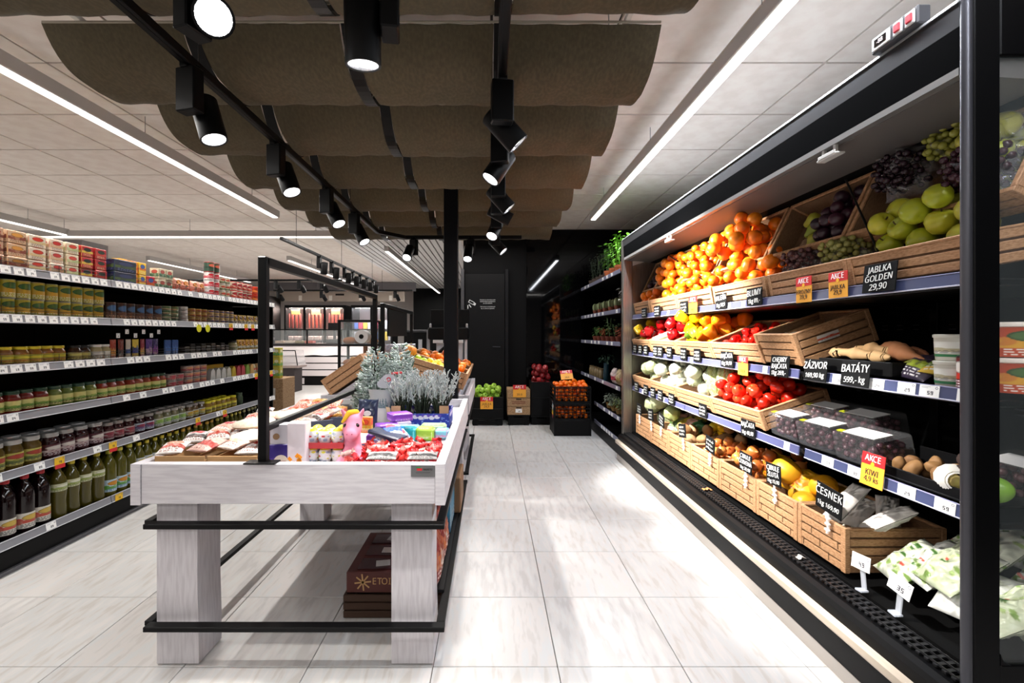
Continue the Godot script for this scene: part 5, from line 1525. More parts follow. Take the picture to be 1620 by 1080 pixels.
func napa(o: Node3D) -> void:
	part("heart", ball("napa", 22, 20, func(d): return .085 / sqrt(d.x * d.x + d.z * d.z + d.y * d.y * .22) * (1 + .02 * sin(atan2(d.x, d.z) * 7))), noisy("napa", ["#a9ba68", "#c3cf8c", "#d8dcb4"], Vector3(9, 3, 9), .4, .03), o, Vector3(0, .15, 0))
	for k in 6:
		var a := TAU * k / 6
		var f := func(u: float, v: float) -> Vector3:
			var th := (u - .5) * 1.5 * (.7 + .5 * v)
			var r := .088 * sqrt(maxf(.1, 1.0 - pow(v * 1.9 - .95, 2))) + .006 + .008 * sin(u * 16.0 + k) * v
			return Vector3(sin(th) * r, .0 + v * .33, cos(th) * r + .01 * v)
		part("leaf", MB.new().surf(12, 10, f, Vector3(0, .16, -.1)).mesh(), noisy("napaleaf", ["#93ad4c", "#b4c678", "#dfe2c4"], Vector3(10, 3, 10), .45, .03), o, Vector3.ZERO, Basis(Vector3.UP, a))

func head_lettuce(at: Vector3, r: float, label: String, c1: String, c2: String, k: int) -> void:
	var o := thing("lettuce_head", label, "lettuce", at, Basis.from_euler(Vector3(rf(-.5, .5), rf(0, TAU), rf(-.5, .5))).scaled(Vector3.ONE * r), label)
	part("heart", ball("lett", 20, 16, func(d): return .94 * (1.0 + .025 * sin(d.x * 9) * sin(d.z * 8 + d.y * 5))), noisy("lett" + c1, [c1, c2, c2], Vector3(1.5, 1.5, 1.5), .45, .03), o)
	for q in 4:
		var key := "lettleaf%d" % q
		if not meshes.has(key):
			var f := func(u: float, v: float) -> Vector3:
				var th := (u - .5) * 2.2
				var el := (v - .5) * 2.0 + .1
				var rr := 1.0 + .05 * sin(u * 15 + q * 2.0) * (absf(v - .5) + absf(u - .5)) + .02 * sin(v * 19.0)
				return Vector3(sin(th) * cos(el), sin(el), cos(th) * cos(el)) * rr
			meshes[key] = MB.new().surf(12, 10, f).mesh()
		part("leaf", meshes[key], noisy("lettl" + c1, [c1, c1, c2], Vector3(1.2, 1.2, 1.2), .45, .03), o, Vector3.ZERO, Basis.from_euler(Vector3(.4 * (q % 2), TAU * q / 4, .2)))
	if k % 2 == 0:
		part("plastic_wrap", ball("wrapball", 14, 12, func(d): return 1.1 + .05 * sin(d.x * 11 + d.y * 6) * sin(d.z * 10)), clear("#f4f6f4", .18, .12), o)

func salad_print(k: int) -> StandardMaterial3D: # a clear-white bag with leaves showing and printed
	var key := "psaladbag%d" % k
	if mats.has(key):
		return mats[key]
	var r := RandomNumberGenerator.new()
	r.seed = 60 + k
	var im := Image.create(48, 48, false, Image.FORMAT_RGB8)
	im.fill(Color(["#cfd4c4", "#d8dad4", "#c4cdb0", "#dadcd6", "#d0d5c2"][k]))
	for q in 34:
		oval(im, r.randi_range(0, 47), r.randi_range(6, 47), r.randf_range(1.5, 5), r.randf_range(1, 2.6), [Color("#9db572"), Color("#b9c896"), Color("#6f8f44"), Color("#dfe3d2"), Color("#86a35a")][q % 5])
	for q in 5:
		im.fill_rect(Rect2i(r.randi_range(4, 36), r.randi_range(6, 40), r.randi_range(3, 9), 2), [Color("#3f6a2c"), Color("#b8483a")][int(q > 3)])
	im.fill_rect(Rect2i(0, 0, 48, 4), Color("#c9cdc2"))
	return sheeted("saladbag%d" % k, im, .28)

func deck_goods() -> void:
	var L := FACE_L
	# upright crates on the deck: [near edge, far edge] in depth
	var edges := [1.80, 2.085, 2.41, 2.80, 3.2, 3.6, 3.99, 4.4]
	var nth := ["nearest", "second", "third", "fourth", "fifth", "sixth", "farthest"]
	var ts := []
	for k in 7:
		var w: float = edges[k + 1] - edges[k] - .006
		ts.append(wall_crate(1.352, .285, (edges[k] + edges[k + 1]) / 2, w, .39, .168, 0, "tall slatted wood-look crate on the cabinet deck, %s from the white bags" % nth[k], 5))
		# the pressed brick marks on the front boards
		var mb := MB.new()
		for q in 5:
			mb.box(Vector3(-w * .36 + w * .72 * q / 4.0, .026 + .033 * ((q * 2 + k) % 3), .1945), Vector3(.004, .03, .0016), 0)
		mb.box(Vector3(-w * .4, .1, .1945), Vector3(.012, .004, .0016), 0).box(Vector3(-w * .4, .07, .1945), Vector3(.012, .004, .0016), 0)
		part("pressed_marks", mb.mesh(), M("#6b4d30", .8), get_child(get_child_count() - 1)).set_meta("kind", "stuff")
	# garlic, packed and loose
	fill("garlic", ts[0], .2, .32, 22, .027, "loose garlic bulb behind the ČESNEK board", "garlic", 81, .02)
	for k in 4:
		var bs := L * Basis(Vector3.UP, [.5, .9, -.4, .2][k]) * Basis(Vector3.RIGHT, -1.2 + .1 * k)
		solo("garlic_net", pillow_mesh(.08, .2, .055, 50 + k), M("#e8e3de", .6), ["white wrapped garlic pack standing up at the middle of the garlic crate", "white garlic pack lying toward the rear", "white garlic pack at the near side of the crate", "white garlic pack at the front of the crate"][k], "garlic pack", ts[0] * Vector3([-.02, .07, .09, .0][k], .12 + .012 * k, [.06, -.03, .1, .15][k]), bs)
	# onions
	fill("onion", ts[1], .24, .33, 16, .034, "yellow onion under the yellow melons", "onion", 82, .02)
	fill("melon", ts[1], .27, .34, 6, .056, "round yellow fruit heaped in the second deck crate", "melon", 83, .085)
	fill("onion", ts[2], .27, .33, 34, .034, "golden onion at the CIBULE ŽLUTÁ board", "onion", 84, .06)
	fill("onion", ts[3], .34, .33, 40, .032, "small golden onion behind the CIBULE boards", "onion", 85, .05)
	for k in 3:
		solo("yellow_net", pillow_mesh(.15, .15, .09, 60 + k), pack("ynet%d" % k, "#d8a018", "#c87a24", "", "#c05a20"), "yellow net bag of onions lying in the deck crates, %s from the garlic" % ["nearest", "middle", "farthest"][k], "net bag", D([1.45, 1.45, 1.5][k], .44, [2.3, 2.5, 2.62][k]), L * Basis(Vector3.RIGHT, -1.0))
	fill("potato", ts[4], .34, .33, 22, .042, "brown potato in the fifth deck crate", "potato", 86, .04)
	fill("potato", ts[3], .15, .14, 5, .045, "pale brown potato behind the small onions", "potato", 87, .12, -.08, -.1)
	var pk := [["#d89a84", "#4a7a34"], ["#c8b040", "#2c5a3a"], ["#d0a090", "#c8503c"], ["#3a6a3c", "#c8b83c"], ["#d8b098", "#d8d0c0"]]
	for k in 7:
		solo("vegetable_bag", pillow_mesh(.17, .2, .08, 70 + k), pack("veg%d" % (k % 5), pk[k % 5][0], pk[k % 5][1], "", "#e8e0d0"), "printed bag of vegetables in the sixth deck crate, %s one" % ["first", "second", "third", "fourth", "fifth", "sixth", "seventh"][k], "vegetable bag", ts[5] * Vector3(-.15 + .1 * (k % 4), .1 + .05 * (k / 4), .06 - .12 * (k / 4)), L * Basis(Vector3.RIGHT, -.8) * Basis(Vector3.BACK, rf(-.4, .4)))
	fill("lemon", ts[4], .2, .12, 6, .036, "yellow lemon behind the potatoes on the deck", "lemon", 88, .13, .0, -.11)
	var k3 := 0
	for s in heap(7, .36, .34, .085, 89, .05, 16):
		head_lettuce(ts[6] * (s[0] + Vector3(0, .07, 0)), s[1] * .9, "white cabbage in the farthest deck crate", "#b9c48e", "#dde2c4", k3 * 2 + 1)
		k3 += 1
	for s in heap(3, .2, .3, .07, 90, .05, 16):
		head_lettuce(ts[5] * (s[0] + Vector3(-.1, .1, 0)), s[1] * .9, "pale green cabbage beside the printed vegetable bags", "#a4b56c", "#cfd6a8", 1)
	# clip boards standing on the crate rims
	chalkboard(D(1.335, .545, 1.865), L * Basis(Vector3.BACK, -.1), ["ČESNEK", "1kg 169,90"], "black chalkboard reading ČESNEK clipped to the garlic crate", .142, .105, true)
	chalkboard(D(1.338, .535, 2.235), L * Basis(Vector3.BACK, .05), ["CIBULE", "ŽLUTÁ", "1kg 15,90"], "black chalkboard reading CIBULE ŽLUTÁ clipped to a deck crate", .115, .1, true)
	chalkboard(D(1.338, .525, 2.48), L * Basis(Vector3.BACK, -.05), ["CIBULE", "ČERVENÁ", "1kg 20,90"], "black chalkboard reading CIBULE ČERVENÁ clipped to a deck crate", .12, .1, true)
	var q := 0
	for z in [2.88, 3.3, 3.7, 3.95, 4.25]:
		chalkboard(D(1.338, .525, z), L * Basis(Vector3.BACK, [-.1, .15, -.2, .1, .0][q]), [], "scrawled chalkboard clipped to a deck crate, %s back from the CIBULE boards" % ["first", "second", "third", "fourth", "fifth"][q], .12, .095, true)
		q += 1
	# white price cards on clear holders
	for k in 2:
		var o := thing("price_holder", "clear upright holder with a white price card before the salad bags, %s one" % ["farther", "nearer"][k], "price holder", D(1.345, .275, [1.70, 1.56][k]), L * Basis(Vector3.BACK, [.12, -.12][k]))
		part("stem", MB.new().box(Vector3(0, .04, 0), Vector3(.022, .08, .006), .002).box(Vector3(0, .004, .01), Vector3(.03, .008, .03), .002).mesh(), clear("#eef4ff", .35, .1), o)
		part("card", rb(.085, .052, .002, 0, false), price_mat(["49", "35"][k]), o, Vector3(0, .1, .004), Basis(Vector3.RIGHT, -.2))
	# salad bags
	var cols := ["#dadfcd", "#e2e4de", "#ccd4b8", "#e6e6e2", "#dde1d2"]
	for k in 12:
		var z := [1.70, 1.62, 1.53, 1.44, 1.66, 1.56, 1.46, 1.37, 1.33, 1.36, 1.42, 1.5]
		var x := [1.42, 1.44, 1.42, 1.43, 1.6, 1.58, 1.6, 1.42, 1.62, 1.52, 1.74, 1.72]
		solo("salad_bag", pillow_mesh(.16, .2, .07, 80 + k, .22), salad_print(k % 5), "white and green salad bag on the chiller deck, %s from the price holders" % ordinal(k + 1), "salad bag", D(x[k], .33 + .03 * (k % 3) + (.05 if x[k] > 1.55 else 0.0), z[k]), L * Basis(Vector3.UP, rf(-.5, .5)) * Basis(Vector3.RIGHT, -.95))
	solo("onion_skin", MB.new().surf(8, 6, func(u, v): return Vector3((u - .5) * .05, .012 * sin(u * PI) * sin(v * 2.5) + .004 * sin(u * 14), (v - .5) * .035), Vector3.ZERO, Vector3.UP).mesh(), M("#b87a42", .6), "curl of onion skin lying on the black grille", "onion skin", D(1.305, .262, 2.85))
	solo("garlic_peel", MB.new().surf(8, 6, func(u, v): return Vector3((u - .5) * .035, .008 * sin(u * PI), (v - .5) * .025 + .005 * sin(u * 9)), Vector3.ZERO, Vector3.UP).mesh(), M("#d8d2c8", .7), "white garlic peel lying on the black grille", "garlic peel", D(1.30, .262, 1.98))

# surface nets over a distance field f in the box a..b with cells of size c
func nets(f: Callable, a: Vector3, b: Vector3, c: float) -> ArrayMesh:
	var nx := int((b.x - a.x) / c) + 1
	var ny := int((b.y - a.y) / c) + 1
	var nz := int((b.z - a.z) / c) + 1
	var val := PackedFloat32Array()
	val.resize((nx + 1) * (ny + 1) * (nz + 1))
	var sx := 1
	var sy := nx + 1
	var sz := (nx + 1) * (ny + 1)
	for z in nz + 1:
		for y in ny + 1:
			for x in nx + 1:
				val[x + y * sy + z * sz] = f.call(a + Vector3(x, y, z) * c)
	var id := {}
	var mb := MB.new()
	for z in nz:
		for y in ny:
			for x in nx:
				var base := x + y * sy + z * sz
				var inside := 0
				for k in 8:
					if val[base + (k & 1) * sx + ((k >> 1) & 1) * sy + (k >> 2) * sz] < 0:
						inside += 1
				if inside == 0 or inside == 8:
					continue
				var sum := Vector3.ZERO
				var n := 0
				for k in 8:
					for ax in 3:
						if k & (1 << ax):
							continue
						var k2: int = k | (1 << ax)
						var v0 := val[base + (k & 1) * sx + ((k >> 1) & 1) * sy + (k >> 2) * sz]
						var v1 := val[base + (k2 & 1) * sx + ((k2 >> 1) & 1) * sy + (k2 >> 2) * sz]
						if (v0 < 0) != (v1 < 0):
							var p0 := Vector3(k & 1, (k >> 1) & 1, k >> 2)
							var p1 := Vector3(k2 & 1, (k2 >> 1) & 1, k2 >> 2)
							sum += p0.lerp(p1, v0 / (v0 - v1))
							n += 1
				var p := a + (Vector3(x, y, z) + sum / n) * c
				id[base] = mb.v.size()
				mb.v.append(p)
				var e := c * .6
				mb.n.append(Vector3(f.call(p + Vector3(e, 0, 0)) - f.call(p - Vector3(e, 0, 0)), f.call(p + Vector3(0, e, 0)) - f.call(p - Vector3(0, e, 0)), f.call(p + Vector3(0, 0, e)) - f.call(p - Vector3(0, 0, e))).normalized())
				mb.t.append(Vector2(p.x, p.y))
	var steps := [[sx, sy, sz], [sy, sz, sx], [sz, sx, sy]]
	for z in range(1, nz):
		for y in range(1, ny):
			for x in range(1, nx):
				var base := x + y * sy + z * sz
				for s in steps:
					if (val[base] < 0) != (val[base + s[0]] < 0):
						var q := [base, base - s[1], base - s[1] - s[2], base - s[2]]
						if not (id.has(q[0]) and id.has(q[1]) and id.has(q[2]) and id.has(q[3])):
							continue
						var w := [id[q[0]], id[q[1]], id[q[2]], id[q[3]]]
						if val[base] < 0:
							mb.i.append_array([w[0], w[2], w[1], w[0], w[3], w[2]])
						else:
							mb.i.append_array([w[0], w[1], w[2], w[0], w[2], w[3]])
	return mb.mesh()

func caps(p: Vector3, a: Vector3, b: Vector3, ra: float, rb2: float) -> float:
	var ab := b - a
	var t := clampf((p - a).dot(ab) / maxf(ab.length_squared(), 1e-9), 0, 1)
	return p.distance_to(a + ab * t) - lerpf(ra, rb2, t)

func smin(a: float, b: float, k: float) -> float:
	var h := maxf(k - absf(a - b), 0.0) / k
	return minf(a, b) - h * h * k * .25

# ---- the plant shelves past the steel post
func plant_shelf() -> void:
	var o := thing("plant_shelving", "black shelving of potted plants between the steel post and the black wall", "shelving")
	var black := M("#0b0b0d", .5)
	span_box("back_panel", D(1.72, 0, 4.62), D(1.74, 1.9, 6.58), black, o)
	span_box("kick_plate", D(1.27, 0, 4.62), D(1.7, .12, 6.58), black, o)
	var ys := [1.836, 1.447, 1.12, .681, .385, .168]
	var ends := [6.58, 6.58, 6.58, 6.58, 5.75, 5.75]
	for k in 6:
		span_box("shelf_board", D(1.275, ys[k] - .045, 4.62), D(1.72, ys[k] - .022, ends[k]), black, o)
		var rl := part("price_rail", rb(ends[k] - 4.62, .042, .008, .002, false), M("#77788c", .3), o, D(1.264, ys[k] - .02, (4.62 + ends[k]) / 2), FACE_L)
		for q in 9:
			if rng.randf() < .6:
				part("price_tag", rb(.06, .034, .0015, 0, false), price_mat("49"), rl, Vector3((ends[k] - 4.62) * (.45 - .1 * q), 0, .0048))
	for z in [4.63, 5.75, 6.57]:
		span_box("upright", D(1.7, 0, z - .015), D(1.73, 1.95, z + .015), black, o)
	# leafy herbs
	var nth := ["nearest", "second", "third", "fourth", "fifth", "sixth", "seventh", "eighth", "farthest"]
	for k in 4:
		var p := potted(D(1.37, ys[0] - .022, 4.76 + .23 * k), .06, .11, "#a8562c", "bright green basil plant in a terracotta pot on the top plant shelf, %s one" % nth[k], "potted plant")
		leafy(p, .11, .1, .3, 90, .032, ["#5f9e1c", "#6aae24", "#548e18", "#3c6a1c"][k], 300 + k)
	for k in 5:
		var p := potted(D(1.38, ys[0] - .022, 5.55 + .2 * k), .06, .1, "#4a3a30", "dark slender herb in a brown pot on the top plant shelf, %s past the basil" % nth[k], "potted plant")
		leafy(p, .1, .06, .3, 50, .02, "#3a4a34", 320 + k)
	for k in 6:
		var p := potted(D(1.36, ys[1] - .022, 4.75 + .26 * k), .05, .075, ["#7a3a22", "#6a3420"][k % 2], "cactus in a small red-brown pot on the second plant shelf, %s one" % nth[k], "potted plant")
		if k == 0:
			leafy(p, .08, .06, .16, 60, .025, "#c9c4bc", 340)
		else:
			for q in 2 + k % 2:
				part("cactus_pad", ball("cactpad", 12, 10, func(d): return .03 / sqrt(d.x * d.x + d.y * d.y * .35 + d.z * d.z * 1.6)), M("#7f8a62", .8), p, Vector3(-.025 + .028 * q, .11, .01 * q))
	for k in 7:
		var p := potted(D(1.36, ys[2] - .022, 4.74 + .22 * k), .05, .075, "#6e2f1e", "succulent in a small dark red pot on the third plant shelf, %s one" % nth[k], "potted plant")
		leafy(p, .08, .05, [.2, .1, .14, .24, .09, .1, .12][k], 40, .026, ["#6e4a3c", "#a8523a", "#4a6a3c", "#5a7a4a", "#a85a3a", "#5f8a44", "#4f7a3c"][k], 360 + k)
	for k in 3:
		solo("gift_bag", pillow_mesh(.12, .17, .09, 90 + k), pack("gift%d" % k, ["#dcc6c8", "#c8b48c", "#e0d0d0"][k], ["#b0304a", "#a89050", "#c83c50"][k], "", "#8a5a5a"), "pink and cream wrapped gift on the fourth plant shelf, %s one" % nth[k], "gift", D(1.36, ys[3] - .022, 4.75 + .2 * k), FACE_L)
	var vs := thing("blue_vase", "dark teal vase holding a sprig on the fourth plant shelf", "vase", D(1.36, ys[3] - .022, 5.55))
	part("vase_body", lz("vase", [Vector2(0, 0), Vector2(.03, 0), Vector2(.04, .05), Vector2(.03, .16), Vector2(.034, .2), Vector2(.03, .2), Vector2(.0, .05)], 18), M("#173a48", .3), vs)
	leafy(vs, .2, .09, .1, 40, .03, "#2a4a3a", 380)
	for k in 5:
		solo("small_candle_glass", jar_like(), M("#7a6a4c", .3), "small tan glass jar on the fourth plant shelf, %s one" % nth[k], "jar", D(1.36, ys[3] - .022, 5.78 + .14 * k))
	for k in 4:
		var p := potted(D(1.36, ys[4] - .022, 4.76 + .2 * k), .05, .06, "#8a6a3a", "low grey-green plant on the fifth plant shelf, %s one" % nth[k], "potted plant")
		leafy(p, .06, .07, .1, 50, .03, ["#5a6a3c", "#6a7a44", "#7a8a74", "#8a968a"][k], 390 + k)

func potted(at: Vector3, r: float, h: float, col: String, label: String, cat: String) -> Node3D:
	var o := thing("potted_plant", label, cat, at)
	part("pot", lz("pot%.3f/%.3f" % [r, h], [Vector2(0, 0), Vector2(r * .72, 0), Vector2(r * .95, h * .8), Vector2(r, h * .8), Vector2(r * 1.02, h), Vector2(r * .92, h), Vector2(r * .88, h * .86), Vector2(0, h * .86)], 18), M(col, .8), o)
	return o

func leafy(o: Node3D, y0: float, rad: float, hh: float, n: int, ls: float, col: String, sd: int) -> void:
	var r := RandomNumberGenerator.new()
	r.seed = sd
	var mb := MB.new()
	for k in 5:
		var a := r.randf() * TAU
		mb.tube([Vector3(0, y0 - .02, 0), Vector3(cos(a) * rad * .4, y0 + hh * .5, sin(a) * rad * .4), Vector3(cos(a) * rad * .6, y0 + hh * .85, sin(a) * rad * .6)], .0025, 4)
	for k in n:
		var a := r.randf() * TAU
		var q := sqrt(r.randf())
		var y := y0 + hh * r.randf_range(.1, 1.0)
		var p := Vector3(cos(a) * rad * q, y, sin(a) * rad * q)
		var bs := Basis(Vector3.UP, -a + PI / 2) * Basis(Vector3.RIGHT, r.randf_range(-.2, .7)) * Basis(Vector3.BACK, r.randf_range(-.3, .3))
		var s := ls * r.randf_range(.7, 1.2)
		var f := func(u: float, v: float) -> Vector3:
			var w := sin(PI * clampf(v, .02, .98)) * .62 + .02
			return p + bs * Vector3((u - .5) * w * s, .1 * s * absf(u - .5) * 2.0 - .25 * s * v * v, v * s * 1.25)
		mb.surf(2, 4, f, Vector3.ZERO, bs * Vector3.UP)
	var m := M(col, .5)
	part("foliage", mb.mesh(), m, o).set_meta("kind", "stuff")

# ---- the white display table in the foreground
func white_wood() -> StandardMaterial3D:
	return noisy("white_wood", ["#bdb9bf", "#c5c2c7", "#cbc8cc"], Vector3(.8, 9, .8), .5, .02, .015)

func table_box(o: Node3D, x0: float, x1: float, z0: float, z1: float) -> void:
	var w := white_wood()
	var t := .034
	var yb := .602
	var yt := .745
	var side := MB.new().poly([Vector2(0, yb), Vector2(t, yb), Vector2(t, yt), Vector2(0, yt)], 0, z1 - z0)
	part("side_board", side.mesh(), w, o, D(x0, 0, z1))
	part("side_board", side.mesh(), w, o, D(x1 - t, 0, z1))
	part("end_board", rb(x1 - x0 - 2 * t - .001, yt - yb - .003, t, .002), w, o, D((x0 + x1) / 2, yb + .003, z0 + t / 2 + .004))
	part("end_board", rb(x1 - x0 - 2 * t - .001, yt - yb - .003, t, .002), w, o, D((x0 + x1) / 2, yb, z1 - t / 2))
	part("table_floor", rb(x1 - x0 - .02, .015, z1 - z0 - .02, 0), w, o, D((x0 + x1) / 2, .6745, (z0 + z1) / 2))
	var vw := noisy("white_wood_upright", ["#b9b5ba", "#c2bec3", "#c8c5c9"], Vector3(9, .8, 9), .5, .02, .015)
	for x in [x0 + .048, x1 - .2]:
		for z in [z0 + .063, z1 - .34]:
			var lg := MB.new()
			lg.poly([Vector2(0, .006), Vector2(.152, .006), Vector2(.152, .1), Vector2(.147, .28), Vector2(.147, .605), Vector2(0, .605)], -.146, 0)
			part("leg", lg.mesh(), vw, o, D(x, 0, z))
			part("foot_pad", rb(.12, .008, .1, 0), M("#111111", .6), o, D(x + .075, 0, z + .07))
	# black ladder rails round the legs
	var bk := M("#0e0e10", .42)
	for y in [.162, .523]:
		part("front_rail", MB.new().box(D((x0 + x1) / 2 + .017, y, z0 + .025), Vector3(x1 - x0 - .04, .018, .036), .002).mesh(), bk, o)
		for x in [x0 + .03, x1 - .02]:
			part("side_rail", MB.new().box(D(x, y, (z0 + z1) / 2 + .02), Vector3(.03, .018, z1 - z0 - .05), .002).mesh(), bk, o)
		part("front_rail", MB.new().box(D((x0 + x1) / 2 + .017, y, z1 - .02), Vector3(x1 - x0 - .04, .018, .036), .002).mesh(), bk, o)

func frame(label: String, x: float, z0: float, z1: float, yt: float, yl: float) -> void:
	var o := thing("display_stand_rails", label, "frame")
	var bk := M("#0d0d0f", .45)
	for z in [z0, z1]:
		part("post", MB.new().box(D(x, (.745 + yt) / 2, z), Vector3(.03, yt - .745, .03), .003).mesh(), bk, o)
		part("foot_plate", MB.new().box(D(x, .7478, z - .012), Vector3(.11, .005, .05), .001).mesh(), bk, o)
	part("top_bar", MB.new().box(D(x, yt - .015, (z0 + z1) / 2), Vector3(.03, .03, z1 - z0), .003).mesh(), bk, o)
	if yl > 0:
		part("lower_bar", MB.new().box(D(x, yl, (z0 + z1) / 2), Vector3(.022, .022, z1 - z0 - .03), .002).mesh(), bk, o)

func table_one() -> void:
	var o := thing("display_table", "white wooden display table with black rails in the foreground", "table")
	table_box(o, -1.257, -.159, 1.65, 3.34)
	frame("slim black frame standing on the foreground table", -.806, 1.68, 3.3, 1.474, .862)
	var p := thing("maker_plate", "small grey metal maker plate on the front board of the foreground table", "plate", D(-.236, .722, 1.652))
	part("plate", rb(.084, .042, .003, .001, false), M("#77787a", .3, .7), p)
	part("red_mark", rb(.018, .008, .001, 0, false), M("#c01c24", .5), p, Vector3(-.012, .005, .002))
	part("green_mark", rb(.016, .003, .001, 0, false), M("#1c8a3a", .5), p, Vector3(-.016, .012, .002))
	words("MERITO", .009, M("#111111", .5), p, Vector3(.018, .005, .002))
	part("small_print", rb(.05, .002, .001, 0, false), M("#4a4a4c", .5), p, Vector3(.0, -.006, .002))
	# cartons and goods below
	var bx := thing("fruit_carton", "dark red-brown carton with a pale star and lettering under the foreground table", "carton", D(-.41, .105, 2.2))
	part("body", rb(.4, .088, .4, .003), M("#4a1a14", .6), bx)
	var stm := M("#b08a5c", .7)
	var star := MB.new()
	for k in 4:
		star.box(Vector3(-.13, .045, .2012), Vector3(.006, .07, .001), 0, Basis(Vector3.BACK, PI * k / 4 + .1))
	part("star_mark", star.mesh(), stm, bx)
	words("ETOILE DU", .038, stm, bx, Vector3(.0, .05, .2008))
	for k in 3:
		part("lid_window", rb(.32, .004, .1, .001), M("#3a1416", .15), bx, Vector3(.0, .088, .13 - .125 * k))
		part("white_label", rb(.06, .005, .05, 0), M("#b9b6b4", .6), bx, Vector3(-.06, .089, .13 - .125 * k), Basis(Vector3.UP, .2 - .2 * k))
	var cr := thing("flat_crate", "dark wooden tray under the red-brown carton", "crate", D(-.41, 0, 2.2))
	for k in 3:
		part("slat", rb(.42, .028, .012, .002), M("#3a2416", .75), cr, Vector3(0, .005 + .034 * k, .205))
		part("slat", rb(.012, .028, .42, .002), M("#3a2416", .75), cr, Vector3(-.204, .005 + .034 * k, 0))
		part("slat", rb(.012, .028, .42, .002), M("#3a2416", .75), cr, Vector3(.204, .005 + .034 * k, 0))
	part("tray_floor", rb(.4, .01, .4, 0), M("#33200f", .8), cr)
	# hanging and standing goods at the right side between the rails
	solo("side_plank", rb(.17, .012, 1.1, .002), M("#17171a", .5), "black side plank behind the right rails of the foreground table", "plank", D(-.27, .171, 2.43))
	for k in 5:
		solo("red_bag", pillow_mesh(.12, .2, .06, 110 + k), pack("redbag%d" % (k % 2), ["#7a1c1a", "#8e3c22"][k % 2], ["#b86a3c", "#b8a8a0"][k % 2], "", "#e0d0c8"), "glossy red bag standing in the right side of the table, %s from the front" % ["first", "second", "third", "fourth", "fifth"][k], "bag", D(-.22, .184, 1.94 + .085 * k), Basis(Vector3.UP, PI / 2 + .15 * sin(k * 2.0)) * Basis(Vector3.RIGHT, -.15))
	for k in 4:
		solo("blue_pack", rb(.1, .26, .05, .004), pack("bluepk", "#1c5a7a", "#2c7a9a", "", "#c8d8e0"), "blue carton standing in the right side of the table behind the red bags, %s one" % ["first", "second", "third", "last"][k], "carton", D(-.23, .184, 2.46 + .075 * k), Basis(Vector3.UP, PI / 2))
	solo("brown_crate", rb(.14, .2, .3, .006), M("#6e5034", .7), "brown wooden box at the far end of the table side", "crate", D(-.24, .184, 2.83))

